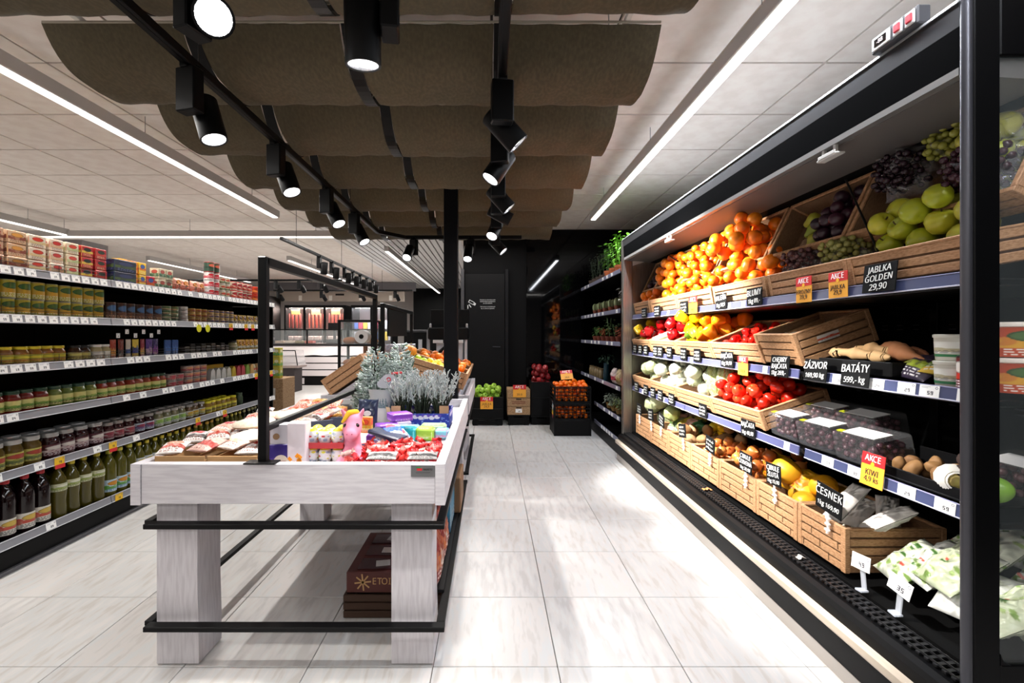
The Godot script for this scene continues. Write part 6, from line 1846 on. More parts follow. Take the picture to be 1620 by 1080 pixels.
func table_one_goods() -> void:
	var F := .69
	var ord := ["first", "second", "third", "fourth", "fifth", "sixth", "seventh", "eighth", "ninth", "tenth", "eleventh", "twelfth"]
	# left half: cardboard trays of packed meat and cheese
	var card := M("#b08a5c", .8)
	var k := 0
	for d in [[-1.215, -1.035], [-1.025, -.845]]:
		for z in [1.71, 2.06, 2.41]:
			var w: float = d[1] - d[0]
			var x: float = (d[0] + d[1]) / 2
			var mb := MB.new()
			mb.box(Vector3(0, .004, 0), Vector3(w, .006, .33), 0)
			for s in [-1, 1]:
				mb.box(Vector3(0, .035, s * .163), Vector3(w, .066, .005), .001).box(Vector3(s * (w / 2 - .003), .028, 0), Vector3(.005, .052, .32), .001)
			solo("cardboard_tray", mb.mesh(), card, "brown cardboard tray on the foreground table, %s row, %s from the front" % ["left" if k < 3 else "right", ord[k % 3]], "tray", D(x, F, z + .165))
			k += 1
	var arts := [["#e6ded8", "#b8402c", "#d89070"], ["#ddd8d4", "#3c3230", "#c83c3a"], ["#ecd9cc", "#d89a84", "#b83030"], ["#d8b0a4", "#b04038", ""]]
	k = 0
	for z in [1.78, 1.92, 2.07, 2.2, 2.36, 2.5]:
		for x in [-1.17, -1.08, -.98, -.89]:
			var a: Array = arts[(k * 7 + k / 4) % 4]
			solo("meat_pack", pillow_mesh(.085, .12, .035, 120 + k % 9), pack("meat%d" % ((k * 7 + k / 4) % 4), a[0], a[1], a[2], "#8a5a50"), "flat food pack in the cardboard trays", "food pack", D(x + rf(-.01, .01), F + .072 + .01 * (k % 3), z - .05), Basis(Vector3.UP, rf(-.5, .5)) * Basis(Vector3.RIGHT, -PI / 2 + .12), "food packs in the cardboard trays")
			k += 1
	var bread := lz("flatbread", [Vector2(0, 0), Vector2(.075, 0), Vector2(.085, .008), Vector2(.08, .02), Vector2(.05, .028), Vector2(0, .026)], 28)
	for q in 5:
		solo("round_cheese", bread, noisy("bread", ["#dcc8b0", "#e8d8c4", "#ecdfce"], Vector3(5, 5, 5), .7, .03), "round pale flatbread pack on the cardboard trays, %s of five" % ord[q], "flatbread", D([-.93, -.9, -1.0, -.92, -1.05][q], F + .1 + .022 * [0, 0, 1, 1, 0][q], [1.86, 2.04, 2.0, 2.22, 2.3][q]), Basis(Vector3.BACK, .06))
	for q in 7:
		solo("salmon_pack", pillow_mesh(.1, .14, .04, 130 + q), pack("salmon%d" % (q % 2), ["#d8603c", "#e0a040"][q % 2], ["#e8c0a8", "#c8503c"][q % 2], "", "#fff0e8"), "orange and red pack lying on the table beyond the flatbreads, %s of seven" % ord[q], "food pack", D(-1.12 + .09 * (q % 4), F + .05 + .02 * (q / 4), 2.62 + .16 * (q / 4) + .03 * (q % 2)), Basis(Vector3.UP, rf(-.5, .5)) * Basis(Vector3.RIGHT, -1.35))
	solo("grey_pack", rb(.3, .03, .2, .006), M("#77797c", .35), "flat grey pack at the far left of the foreground table", "pack", D(-1.0, F + .04, 3.05), Basis(Vector3.UP, .15))
	solo("white_pack", rb(.22, .05, .16, .006), M("#d6d2cc", .4), "white pack beside the flat grey pack", "pack", D(-.82, F, 3.08), Basis(Vector3.UP, -.2))
	# right half, front: sweets
	var b := thing("sweet_carton", "violet sweets carton with a grey top and a round badge beside the frame post", "carton", D(-.795, F, 1.80), Basis(Vector3.UP, .12))
	part("body", rb(.074, .095, .05, .002), pack("violet", "#2c1c6e", "#4a2c8a", "", ""), b)
	part("header", rb(.074, .075, .046, .002), M("#bdb9c0", .4), b, Vector3(0, .095, 0))
	part("side_stripe", rb(.004, .17, .05, .001), M("#c85a28", .5), b, Vector3(-.039, 0, 0))
	part("badge", MB.new().lathe([Vector2(0, 0), Vector2(.026, 0), Vector2(.026, .002), Vector2(0, .002)], 18, Vector3(.005, .03, .026), Basis(Vector3.RIGHT, PI / 2)).mesh(), M("#ded2c0", .5), b)
	var tm := part("picture_dot", MB.new().lathe([Vector2(0, 0), Vector2(.012, 0), Vector2(.012, .002), Vector2(0, .002)], 14, Vector3(-.012, .125, .0245), Basis(Vector3.RIGHT, PI / 2)).mesh(), M("#8a6a4c", .6), b)
	words("FRUITS", .013, M("#a03020", .6), b, Vector3(.005, .03, .029))
	var b2 := thing("sweet_carton", "pale sweets carton with orange sweets printed at its foot", "carton", D(-.728, F, 1.80), Basis(Vector3.UP, -.05))
	part("body", rb(.07, .175, .05, .002), M("#d9d0d6", .4), b2)
	var mbo := MB.new()
	for q in 14:
		mbo.box(Vector3(rf(-.028, .028), rf(.008, .07), .0255), Vector3(.016, .012, .0012), .0, Basis(Vector3.BACK, rf(-1, 1)))
	part("orange_print", mbo.mesh(), M("#e8900c", .5), b2).set_meta("kind", "stuff")
	# chocolate eggs, two tiers
	var egg := ball("egg", 18, 14, func(d): return .026 / sqrt(d.x * d.x + d.z * d.z + d.y * d.y * (.5 + .12 * signf(d.y))))
	var im := Image.create(64, 64, false, Image.FORMAT_RGB8)
	im.fill(Color("#dcdde0"))
	im.fill_rect(Rect2i(0, 0, 64, 16), Color("#e6d838"))
	var rr := RandomNumberGenerator.new()
	rr.seed = 4
	for q in 40:
		disc(im, rr.randi_range(0, 63), rr.randi_range(14, 60), rr.randf_range(1.5, 4), [Color("#b9c0d0"), Color("#d8d040"), Color("#8fa0b8"), Color("#e8e8ea"), Color("#c83c3c")][q % 5])
	var foil := printed("eggfoil", ImageTexture.create_from_image(im), .25)
	k = 0
	for tier in 2:
		solo("egg_tray", MB.new().box(Vector3(0, .006, 0), Vector3(.155, .012, .115), .003).box(Vector3(0, .012, .058), Vector3(.155, .022, .002), 0).mesh(), M(["#d8cfc8", "#b8343a"][tier], .5), "%s tray of the foil eggs" % ["lower", "red-edged upper"][tier], "tray", D(-.64, F + .072 * tier, 1.86))
		for c in 3:
			for r in 2:
				solo("foil_egg", egg, foil, "white and yellow foil egg in the %s tray" % ["lower", "upper"][tier], "egg", D(-.64 + .05 * (c - 1), F + .01 + .034 + .072 * tier, 1.832 + .056 * r), Basis(Vector3.UP, rf(0, TAU)), "foil eggs in the %s tray" % ["lower", "upper"][tier])
			k += 1
	plush()
	# navy bags, violet and cyan packs
	solo("navy_bag", pillow_mesh(.1, .14, .05, 140), M("#14203a", .3), "dark navy sweets bag standing behind the pink plush", "bag", D(-.6, F + .05, 2.3), Basis(Vector3.UP, -.1) * Basis(Vector3.RIGHT, -.15))
	solo("white_oval", MB.new().lathe([Vector2(0, 0), Vector2(.018, 0), Vector2(.018, .003), Vector2(0, .003)], 18, Vector3.ZERO, Basis(Vector3.RIGHT, PI / 2).scaled(Vector3(1, .7, 1))).mesh(), M("#dad6d4", .5), "white oval badge on the dark navy bag", "badge", D(-.59, F + .13, 2.262))
	for q in 2:
		solo("navy_carton", rb(.1, .08, .02, .003), M("#141c34", .4), "dark navy flat carton leaning left of the plush, %s of two" % ["front", "rear"][q], "carton", D(-.72 + .06 * q, F + .06, 2.02 + .09 * q), Basis(Vector3.UP, .5) * Basis(Vector3.RIGHT, -.3))
	solo("orange_pack", rb(.05, .07, .025, .003), pack("opack", "#e0701c", "#c8b838", "#d0401c", "#fff"), "orange and yellow pack right of the plush head", "pack", D(-.54, F + .08, 2.06), Basis(Vector3.UP, -.15))
	for q in 3:
		solo("violet_carton", rb(.1, .035, .09, .003), pack("violet2", "#6a2c9a", "#8a4ab8", "", "#e8d8f0"), "violet chocolate carton right of the plush, %s of the pile" % ["lowest", "middle", "top"][q], "carton", D([-.5, -.47, -.43][q], F + .03 + .036 * q, [2.12, 2.15, 2.24][q]), Basis(Vector3.UP, [.1, .35, .5][q]))
	solo("navy_sleeve", rb(.17, .02, .07, .006), M("#1c2440", .3), "navy sleeve of sweets lying slanted before the cyan carton", "sleeve", D(-.44, F + .07, 2.02), Basis(Vector3.UP, -.45) * Basis(Vector3.BACK, -.15))
	for q in 3:
		solo("sweet_tube", MB.new().lathe([Vector2(0, -.05), Vector2(.014, -.05), Vector2(.016, -.045), Vector2(.016, .045), Vector2(.014, .05), Vector2(0, .05)], 16, Vector3.ZERO, Basis(Vector3.BACK, PI / 2)).mesh(), M(["#1c3a5a", "#c9a8a4", "#d8a09a"][q], .35), ["dark blue sweets tube lying before the plush", "pale rose sweets tube lying beside the blue tube", "pink striped sweets tube at the red sweets"][q], "tube", D([-.52, -.45, -.36][q], F + .045, [1.93, 1.92, 1.95][q]), Basis(Vector3.UP, [.1, -.1, .25][q]))
	var pk := [["#1aa6b0", "#2cc0c8", "cyan carton of sweets in the middle of the right half"], ["#9cc83c", "#b8d860", "lime green pack right of the cyan carton"], ["#78c0d8", "#d88ac0", "pale cyan pack at the right side board"], ["#2c6ab0", "#c8d8ec", "blue and white pack left of the cyan carton"], ["#a8d0dc", "#5ab4c8", "pale blue pack lying behind the cyan carton"], ["#b8d0b0", "#7ab03c", "pale green pack lying behind the lime pack"]]
	for q in 6:
		solo("sweet_pack", rb([.088, .09, .07, .09, .13, .13][q], [.065, .06, .05, .06, .05, .055][q], .07, .01), pack("sweet%d" % q, pk[q][0], pk[q][1], "", "#f4f4f4"), pk[q][2], "pack", D([-.4, -.315, -.235, -.48, -.42, -.29][q], [F, F, F, F, F, F][q], [2.26, 2.28, 2.3, 2.3, 2.38, 2.4][q]), Basis(Vector3.UP, [0, -.05, -.1, .3, .05, -.05][q]))
	for q in 5:
		solo("blue_sweet_bag", pillow_mesh(.08, .1, .03, 190 + q), pack("bluesweet%d" % (q % 3), ["#2456a8", "#c8d4e4", "#1c88b8"][q % 3], ["#e0e4ec", "#3a6ab8", "#d8e8f0"][q % 3], ["", "#c83a50", ""][q % 3], "#f4f4f4"), "blue and white sweets bag heaped left of the cyan carton, %s of five" % ord[q], "bag", D(-.5 + .035 * q, F + .035 + .02 * (q % 2), 2.0 + .055 * (q % 3)), Basis(Vector3.UP, -.6 + .35 * q) * Basis(Vector3.RIGHT, -1.1))
	for q in 3:
		solo("pale_pink_box", rb(.09, .03, .07, .004), pack("palepink%d" % q, ["#d8b8c8", "#c8a0d0", "#e0d4e0"][q], "#8a4ab0", "", "#5a3a7a"), "pale pink sweets box behind the violet cartons, %s of three" % ord[q], "box", D([-.5, -.56, -.46][q], F + [.0, .0, .031][q], [2.42, 2.48, 2.44][q]), Basis(Vector3.UP, .2 * q))
	# red sweets at the front
	var sw := MB.new()
	sw.lathe([Vector2(0, -.013), Vector2(.009, -.012), Vector2(.0105, 0), Vector2(.009, .012), Vector2(0, .013)], 8, Vector3.ZERO, Basis(Vector3.BACK, PI / 2))
	for s in [-1, 1]:
		sw.lathe([Vector2(.002, .012), Vector2(.011, .024)], 8, Vector3.ZERO, Basis(Vector3.BACK, -s * PI / 2), 4, .25)
	var swm := sw.mesh()
	k = 0
	for s in heap(150, .36, .3, .0135, 99, .1, 6):
		var cols := ["#c01a20", "#d03a34", "#c8222c", "#dcb8b0", "#d8605a"]
		solo("wrapped_sweet", swm, M(cols[k % 5], .3), "small wrapped sweet in the red heap", "sweet", D(-.375, F, 1.88) + s[0] + Vector3(0, .012, 0), Basis.from_euler(Vector3(rf(-.6, .6), rf(0, TAU), rf(-.5, .5))), "red wrapped sweets")
		k += 1
	for q in 2:
		solo("striped_pack", pillow_mesh(.11, .05, .016, 150 + q), pack("striped%d" % q, "#8a8684", "#1c1c1e", "", "#222"), "silver and black flat pack at the front edge, %s of two" % ["left", "right"][q], "pack", D(-.4 + .15 * q, F + .052, 1.725), Basis(Vector3.RIGHT, -1.25))
	# the blue carton of silver plants
	var c := thing("plant_carton", "blue dotted carton with white and violet cut shapes round the silver plants", "carton", D(-.375, F + .012, 2.62))
	var dots := Image.create(96, 32, false, Image.FORMAT_RGB8)
	dots.fill(Color("#17309a"))
	for q in 60:
		disc(dots, rr.randi_range(0, 95), rr.randi_range(0, 31), 1.2, Color("#8fa8e8"))
	for q in 7:
		disc(dots, 22 + q * 9, 7 + q % 2 * 2, 4.5, Color("#d8d4e8"))
		disc(dots, 26 + q * 9, 4, 3, Color("#5a3cae"))
	var dm := printed("dots", ImageTexture.create_from_image(dots), .5)
	part("front_panel", rb(.31, .075, .004, 0), dm, c, Vector3(0, 0, .11))
	part("rear_panel", rb(.31, .085, .004, 0), dm, c, Vector3(0, 0, -.11))
	for s in [-1, 1]:
		part("side_panel", rb(.004, .085, .22, 0), dm, c, Vector3(s * .155, 0, 0))
		part("card_flap", rb(.05, .055, .004, .001), M("#b0896a", .8), c, Vector3(s * .128, .06, .104))
	part("bottom", rb(.3, .004, .21, 0), dm, c)
	for q in 6:
		var o := thing("silver_plant", "silvery white twiggy plant in the blue carton, %s row, %s" % [["front", "rear"][q / 3], ["left", "middle", "right"][q % 3]], "plant", D(-.375 + .1 * (q % 3 - 1), F + .017, 2.57 + .1 * (q / 3)))
		part("pot", rb(.075, .06, .075, .006), M("#1a1d18", .8), o)
		twigs(o, .05, .25, 500 + q, 26)
	conifers()

func twigs(o: Node3D, y0: float, h: float, sd: int, n: int) -> void:
	var r := RandomNumberGenerator.new()
	r.seed = sd
	var w := MB.new()
	var d := MB.new()
	for k in n:
		var a := r.randf() * TAU
		var lean := r.randf_range(.05, .42)
		var l := h * r.randf_range(.6, 1.0)
		var p0 := Vector3(cos(a) * .02, y0, sin(a) * .02)
		var dir := Vector3(cos(a) * lean, 1, sin(a) * lean).normalized()
		d.tube([p0, p0 + dir * l * .45], .003, 5)
		w.tube([p0 + dir * l * .4, p0 + dir * l * .75, p0 + dir * l + Vector3(r.randf_range(-.02, .02), 0, r.randf_range(-.02, .02))], .0028, 5)
		for q in 9:
			var t := r.randf_range(.3, 1.0)
			var a2 := r.randf() * TAU
			var s := Vector3(cos(a2), .9, sin(a2)).normalized() * r.randf_range(.014, .028)
			var b := p0 + dir * l * t
			if t > .5:
				w.tube([b, b + s], .0026, 4)
			else:
				d.tube([b, b + s], .003, 4)
	part("silver_twigs", w.mesh(), M("#a9afaf", .8), o).set_meta("kind", "stuff")
	part("dark_leaves", d.mesh(), M("#232c1e", .7), o).set_meta("kind", "stuff")

func conifers() -> void:
	var F := .69
	var ps := [[-.69, 2.82, .37], [-.545, 2.86, .40], [-.63, 2.98, .33]]
	for k in 3:
		var o := thing("snowy_conifer", "small conifer dusted with white snow, %s behind the printed paper cone" % ["left", "right", "middle rear"][k], "conifer", D(ps[k][0], F, ps[k][1]))
		part("pot", rb(.09, .08, .09, .006), M("#2a2a26", .8), o)
		var r := RandomNumberGenerator.new()
		r.seed = 700 + k
		var wmb := MB.new()
		var gmb := MB.new()
		var h: float = ps[k][2]
		for q in 1000:
			var t := sqrt(r.randf())
			var y: float = .07 + h * (1 - t) * .97
			var rad := .125 * pow(t, .6) * (.6 + .4 * r.randf()) + .006
			var a := r.randf() * TAU
			var p := Vector3(cos(a) * rad, y, sin(a) * rad)
			var e := p + Vector3(cos(a) * .02, r.randf_range(.0, .024), sin(a) * .02)
			(wmb if r.randf() < .8 else gmb).tube([p * Vector3(.7, 1, .7), p, e], .0042, 4)
		part("snowy_needles", wmb.mesh(), M("#b4c0bd", .85), o).set_meta("kind", "stuff")
		part("green_needles", gmb.mesh(), M("#5a7060", .8), o).set_meta("kind", "stuff")
	# printed paper cone and its shield-shaped tag
	var im := Image.create(64, 64, false, Image.FORMAT_RGB8)
	for y in 64:
		for x in 64:
			im.set_pixel(x, y, Color("#aeb6ba").lerp(Color("#dfe3e6"), smoothstep(20, 44, y)))
	var r2 := RandomNumberGenerator.new()
	r2.seed = 8
	for q in 16:
		var x := r2.randi_range(0, 63)
		var hh := r2.randi_range(8, 20)
		for y in hh:
			var w2 := int(y / 4.0) + 1
			im.fill_rect(Rect2i(x - w2 / 2, 34 - hh + y, w2, 1), Color("#4a6470").lerp(Color("#8298a2"), r2.randf()))
	var cone := thing("paper_cone", "paper wrap printed with a snowy forest round the conifer pots", "paper wrap", D(-.6, F, 2.72))
	var f := func(u: float, v: float) -> Vector3:
		var a := (u - .5) * 2.6
		var rad := lerpf(.05, .1, v) + .006 * sin(u * 12.0) * v
		return Vector3(sin(a) * rad, v * .2, cos(a) * rad)
	part("printed_wrap", MB.new().surf(18, 6, f).mesh(), printed("forest", ImageTexture.create_from_image(im), .5), cone)
	part("paper_fold", MB.new().surf(6, 6, func(u, v): return Vector3(.035 + .03 * u - .02 * v, .005 + v * .1, .085 + .03 * u), Vector3.ZERO, Vector3.BACK).mesh(), M("#c8b294", .8), cone)
	var tg := thing("shield_tag", "white rounded triangular tag with a red ring on the conifer wrap", "tag", D(-.56, F + .245, 2.6), Basis(Vector3.RIGHT, -.15))
	var pts := []
	for q in 24:
		var a := TAU * q / 24.0
		var rr := .052 * (1.0 + .16 * cos(3.0 * (a - PI / 2)))
		pts.append(Vector2(cos(a) * rr * 1.15, sin(a) * rr * .75))
	part("card", MB.new().poly(pts, -.0015, .0015).mesh(), M("#b9bcc4", .5), tg)
	part("red_ring", MB.new().lathe([Vector2(.007, 0), Vector2(.013, 0), Vector2(.013, .001), Vector2(.007, .001)], 20, Vector3(0, .014, .0017), Basis(Vector3.RIGHT, PI / 2)).mesh(), M("#c02438", .5), tg)
	part("stem_marks", MB.new().box(Vector3(.003, -.012, .002), Vector3(.003, .026, .001), 0).box(Vector3(-.004, -.01, .002), Vector3(.003, .02, .001), 0).box(Vector3(-.014, .0, .002), Vector3(.014, .003, .001), 0, Basis(Vector3.BACK, -.6)).box(Vector3(.014, .0, .002), Vector3(.014, .003, .001), 0, Basis(Vector3.BACK, .6)).mesh(), M("#3a4a78", .5), tg)
	solo("red_ribbon", rb(.06, .014, .012, .004), M("#c81c28", .5), "red ribbon behind the shield-shaped tag", "ribbon", D(-.52, F + .285, 2.63), Basis(Vector3.BACK, .1))

func plush() -> void:
	var o := thing("plush_pony", "pink plush pony toy with a yellow mane sitting among the sweets", "plush toy", D(-.535, .69, 1.835), Basis(Vector3.UP, .12).scaled(Vector3.ONE * 1.02))
	var f := func(p: Vector3) -> float:
		var d := caps(p, Vector3(0, .055, -.01), Vector3(0, .1, 0), .034, .03)
		d = smin(d, caps(p, Vector3(0, .15, .005), Vector3(0, .165, .0), .036, .034), .025)
		d = smin(d, caps(p, Vector3(0, .135, .03), Vector3(0, .127, .048), .026, .024), .02)
		for s in [-1.0, 1.0]:
			d = smin(d, caps(p, Vector3(s * .018, .06, .02), Vector3(s * .02, .012, .045), .015, .014), .014)
			d = smin(d, caps(p, Vector3(s * .024, .04, .0), Vector3(s * .045, .014, .05), .018, .015), .014)
			d = smin(d, caps(p, Vector3(s * .026, .185, -.005), Vector3(s * .04, .212, -.002), .012, .005), .01)
		return d
	part("body", nets(f, Vector3(-.07, -.004, -.06), Vector3(.07, .225, .085), .0055), M("#e08aa4", .95), o)
	var mf := func(p: Vector3) -> float:
		var d := 1.0
		for k in 5:
			d = smin(d, caps(p, Vector3(.006 * (k - 2), .2, .012 - .006 * k), Vector3(.016 * (k - 2), .183 - .012 * absf(k - 1.0), .032 - .022 * k), .011, .006), .008)
		return d
	part("mane", nets(mf, Vector3(-.07, .12, -.09), Vector3(.07, .225, .05), .005), M("#e0b028", .95), o)
	for s in [-1, 1]:
		part("eye", ball("eyeball", 12, 10, func(d): return 1.0), M("#1a0f12", .1), o, Vector3(s * .021, .157, .031), sc(.009))
		part("nostril", ball("eyeball", 12, 10, func(d): return 1.0), M("#a85068", .6), o, Vector3(s * .009, .133, .071), sc(.0025))

# ---- the second table and what leans on it
func table_two() -> void:
	var o := thing("display_table", "second white display table behind the black column", "table")
	table_box(o, -1.257, -.159, 3.5, 4.86)
	struct("pillar_black", MB.new().box(D(-.284, 1.33, 3.42), Vector3(.1, 2.66, .1), .004).mesh(), M("#0d0e14", .45))
	frame("slim black frame standing on the second table", -.806, 3.53, 4.82, 1.43, 0)
	var cb := thing("hanging_chalkboard", "large blank dark board hanging in the second black frame", "board", D(-.806, 1.3, 4.12))
	part("board", rb(.014, .24, .82, .003, false), M("#14181a", .7), cb)
	for s in [-1, 1]:
		part("hook", MB.new().tube([Vector3(0, .12, s * .3), Vector3(0, .105 + .02, s * .3)], .003, 5).mesh(), M("#333333", .5), cb)
	# wedge stands and leaning crates
	var lab := ["nearest", "second", "far"]
	for k in 3:
		var z := 3.74 + .42 * k
		var bs := Basis(Vector3.BACK, -.3) * FACE_R
		var t := Transform3D(bs, D(-.465, .86, z))
		crate(.4, .54, .12, "brown slatted crate of citrus leaning toward the right aisle on the second table, %s one" % lab[k], t, 3)
		if k == 0:
			fill("lime", t, .36, .17, 12, .03, "green lime at the high side of the nearest citrus crate", "lime", 201, .03, 0, -.16)
			fill("lemon", t, .36, .2, 18, .03, "yellow lemon in the nearest citrus crate", "lemon", 202, .03, 0, .0)
			fill("orange", t, .36, .17, 14, .034, "orange at the low side of the nearest citrus crate", "orange", 203, .03, 0, .17)
		else:
			fill("orange", t, .36, .5, 30, .036, "orange in the %s citrus crate of the second table" % lab[k], "orange", 204 + k, .02)
		var bl := Basis(Vector3.BACK, .6) * FACE_L
		var tl := Transform3D(bl, D(-1.05, .84, z))
		crate(.4, .36, .13, "brown slatted crate leaning toward the left aisle on the second table, %s one" % lab[k], tl, 3)
		fill("potato", tl, .36, .32, 14, .04, "pale root in the %s left-leaning crate" % lab[k], "root vegetable", 214 + k, .02)
	solo("crate_wedge", MB.new().poly([Vector2(-.74, .69), Vector2(-.24, .69), Vector2(-.24, .715), Vector2(-.72, .92), Vector2(-.74, .92)], -4.81, -3.56).mesh(), white_wood(), "white wedge stand under the right-leaning citrus crates", "stand")
	solo("crate_wedge", MB.new().poly([Vector2(-1.2, .69), Vector2(-.9, .69), Vector2(-.9, .9), Vector2(-.93, .9), Vector2(-1.2, .72)], -4.81, -3.56).mesh(), white_wood(), "white wedge stand under the left-leaning crates", "stand")
	for k in 2:
		var p := thing("pumpkin", ["smooth orange pumpkin on the ridge between the leaning crates", "ribbed orange pumpkin behind the citrus crates"][k], "pumpkin", D([-.87, -.68][k], [1.0, 1.06][k], [3.72, 3.9][k]), sc([.068, .072][k], Basis(Vector3.BACK, [.5, -.3][k])))
		part("flesh", lz("pumpkin", PUMPKIN, 40, 10, .05), M(["#e0741a", "#d8822c"][k], .4), p)
		part("stem", stalk(), M("#7a6a3c", .8), p, Vector3(0, .55, 0))
	solo("pumpkin_rest", rb(.3, .04, .3, .005), M("#5a4330", .8), "brown board carrying the pumpkins on the ridge", "board", D(-.78, .945, 3.82))
	for k in 3:
		solo("clear_bag", pillow_mesh(.09, .13, .05, 160 + k), M(["#8a8c98", "#a4a6ae", "#6c6e78"][k], .3), "greyish printed plastic bag between the pumpkins, %s of three" % lab[k], "bag", D(-.8 + .07 * k, .99, 3.78 + .06 * k), Basis(Vector3.UP, .3 * k))
	for k in 4:
		head_lettuce(D(-1.16 + .05 * k, .86 + .06 * (k % 2), 4.3 + .13 * k), .075, "white-green lettuce head beyond the left-leaning crate", "#c0cba4", "#e2e6d8", 1)
	# bag-roll stand
	var rs := thing("bag_roll_stand", "wooden stand with a white bag roll by the second table", "bag dispenser", D(-1.19, .745, 4.5))
	part("post", rb(.035, .34, .035, .003), M("#6a4630", .7), rs)
	part("bag_roll", MB.new().lathe([Vector2(.022, -.06), Vector2(.062, -.06), Vector2(.062, .06), Vector2(.022, .06), Vector2(.022, -.06)], 24, Vector3(-.01, .43, .05), Basis(Vector3.RIGHT, PI / 2)).mesh(), M("#cfcfd2", .5), rs)
	part("roll_core", MB.new().lathe([Vector2(0, -.061), Vector2(.022, -.061), Vector2(.022, .061), Vector2(0, .061)], 16, Vector3(-.01, .43, .05), Basis(Vector3.RIGHT, PI / 2)).mesh(), M("#141416", .7), rs)
	part("bag_tail", pillow_mesh(.07, .2, .012, 170), M("#c4c6cc", .35), rs, Vector3(.02, .02, .06), Basis(Vector3.BACK, -.2))

func black_crate(label: String, at: Vector3, w: float, d: float, h: float, mesh_sides := false) -> Node3D:
	var o := thing("black_crate", label, "crate", at)
	var bk := M("#121214", .5)
	part("crate_floor", rb(w - .01, .012, d - .01, .002), bk, o)
	for s in [-1, 1]:
		for q in [-1, 1]:
			part("corner_post", rb(.022, h, .022, .003), bk, o, Vector3(s * (w / 2 - .011), 0, q * (d / 2 - .011)))
		if mesh_sides:
			for k in 5:
				part("slat", rb(w - .03, .01, .008, .002), bk, o, Vector3(0, .012 + k * (h - .02) / 4.4, s * (d / 2 - .005)))
				part("slat", rb(.008, .01, d - .03, .002), bk, o, Vector3(s * (w / 2 - .005), .012 + k * (h - .02) / 4.4, 0))
			for k in 9:
				part("upright_bar", rb(.008, h, .006, .001), bk, o, Vector3(-w / 2 + .04 + (w - .08) * k / 8.0, 0, s * (d / 2 - .006)))
		else:
			part("side_wall", rb(w - .03, h - .01, .01, .002), bk, o, Vector3(0, .005, s * (d / 2 - .008)))
			part("side_wall", rb(.01, h - .01, d - .03, .002), bk, o, Vector3(s * (w / 2 - .008), .005, 0))
		part("rim", rb(w, .014, .02, .003), bk, o, Vector3(0, h - .01, s * (d / 2 - .01)))
		part("rim", rb(.02, .014, d - .03, .003), bk, o, Vector3(s * (w / 2 - .01), h - .01, 0))
	return o

func pallet_foot(label: String, at: Vector3, w: float, d: float, h: float) -> void:
	var o := thing("black_stand", label, "stand", at)
	part("deck_board", rb(w, .02, d, .003), M("#0e0e10", .5), o, Vector3(0, h - .02, 0))
	for s in [-1, 1]:
		for q in [-1, 1]:
			part("foot", rb(.07, h - .02, .07, .004), M("#0e0e10", .5), o, Vector3(s * (w / 2 - .05), 0, q * (d / 2 - .05)))
		part("skirt", rb(w - .02, h - .05, .012, .002), M("#0b0b0c", .6), o, Vector3(0, .015, s * (d / 2 - .02)))

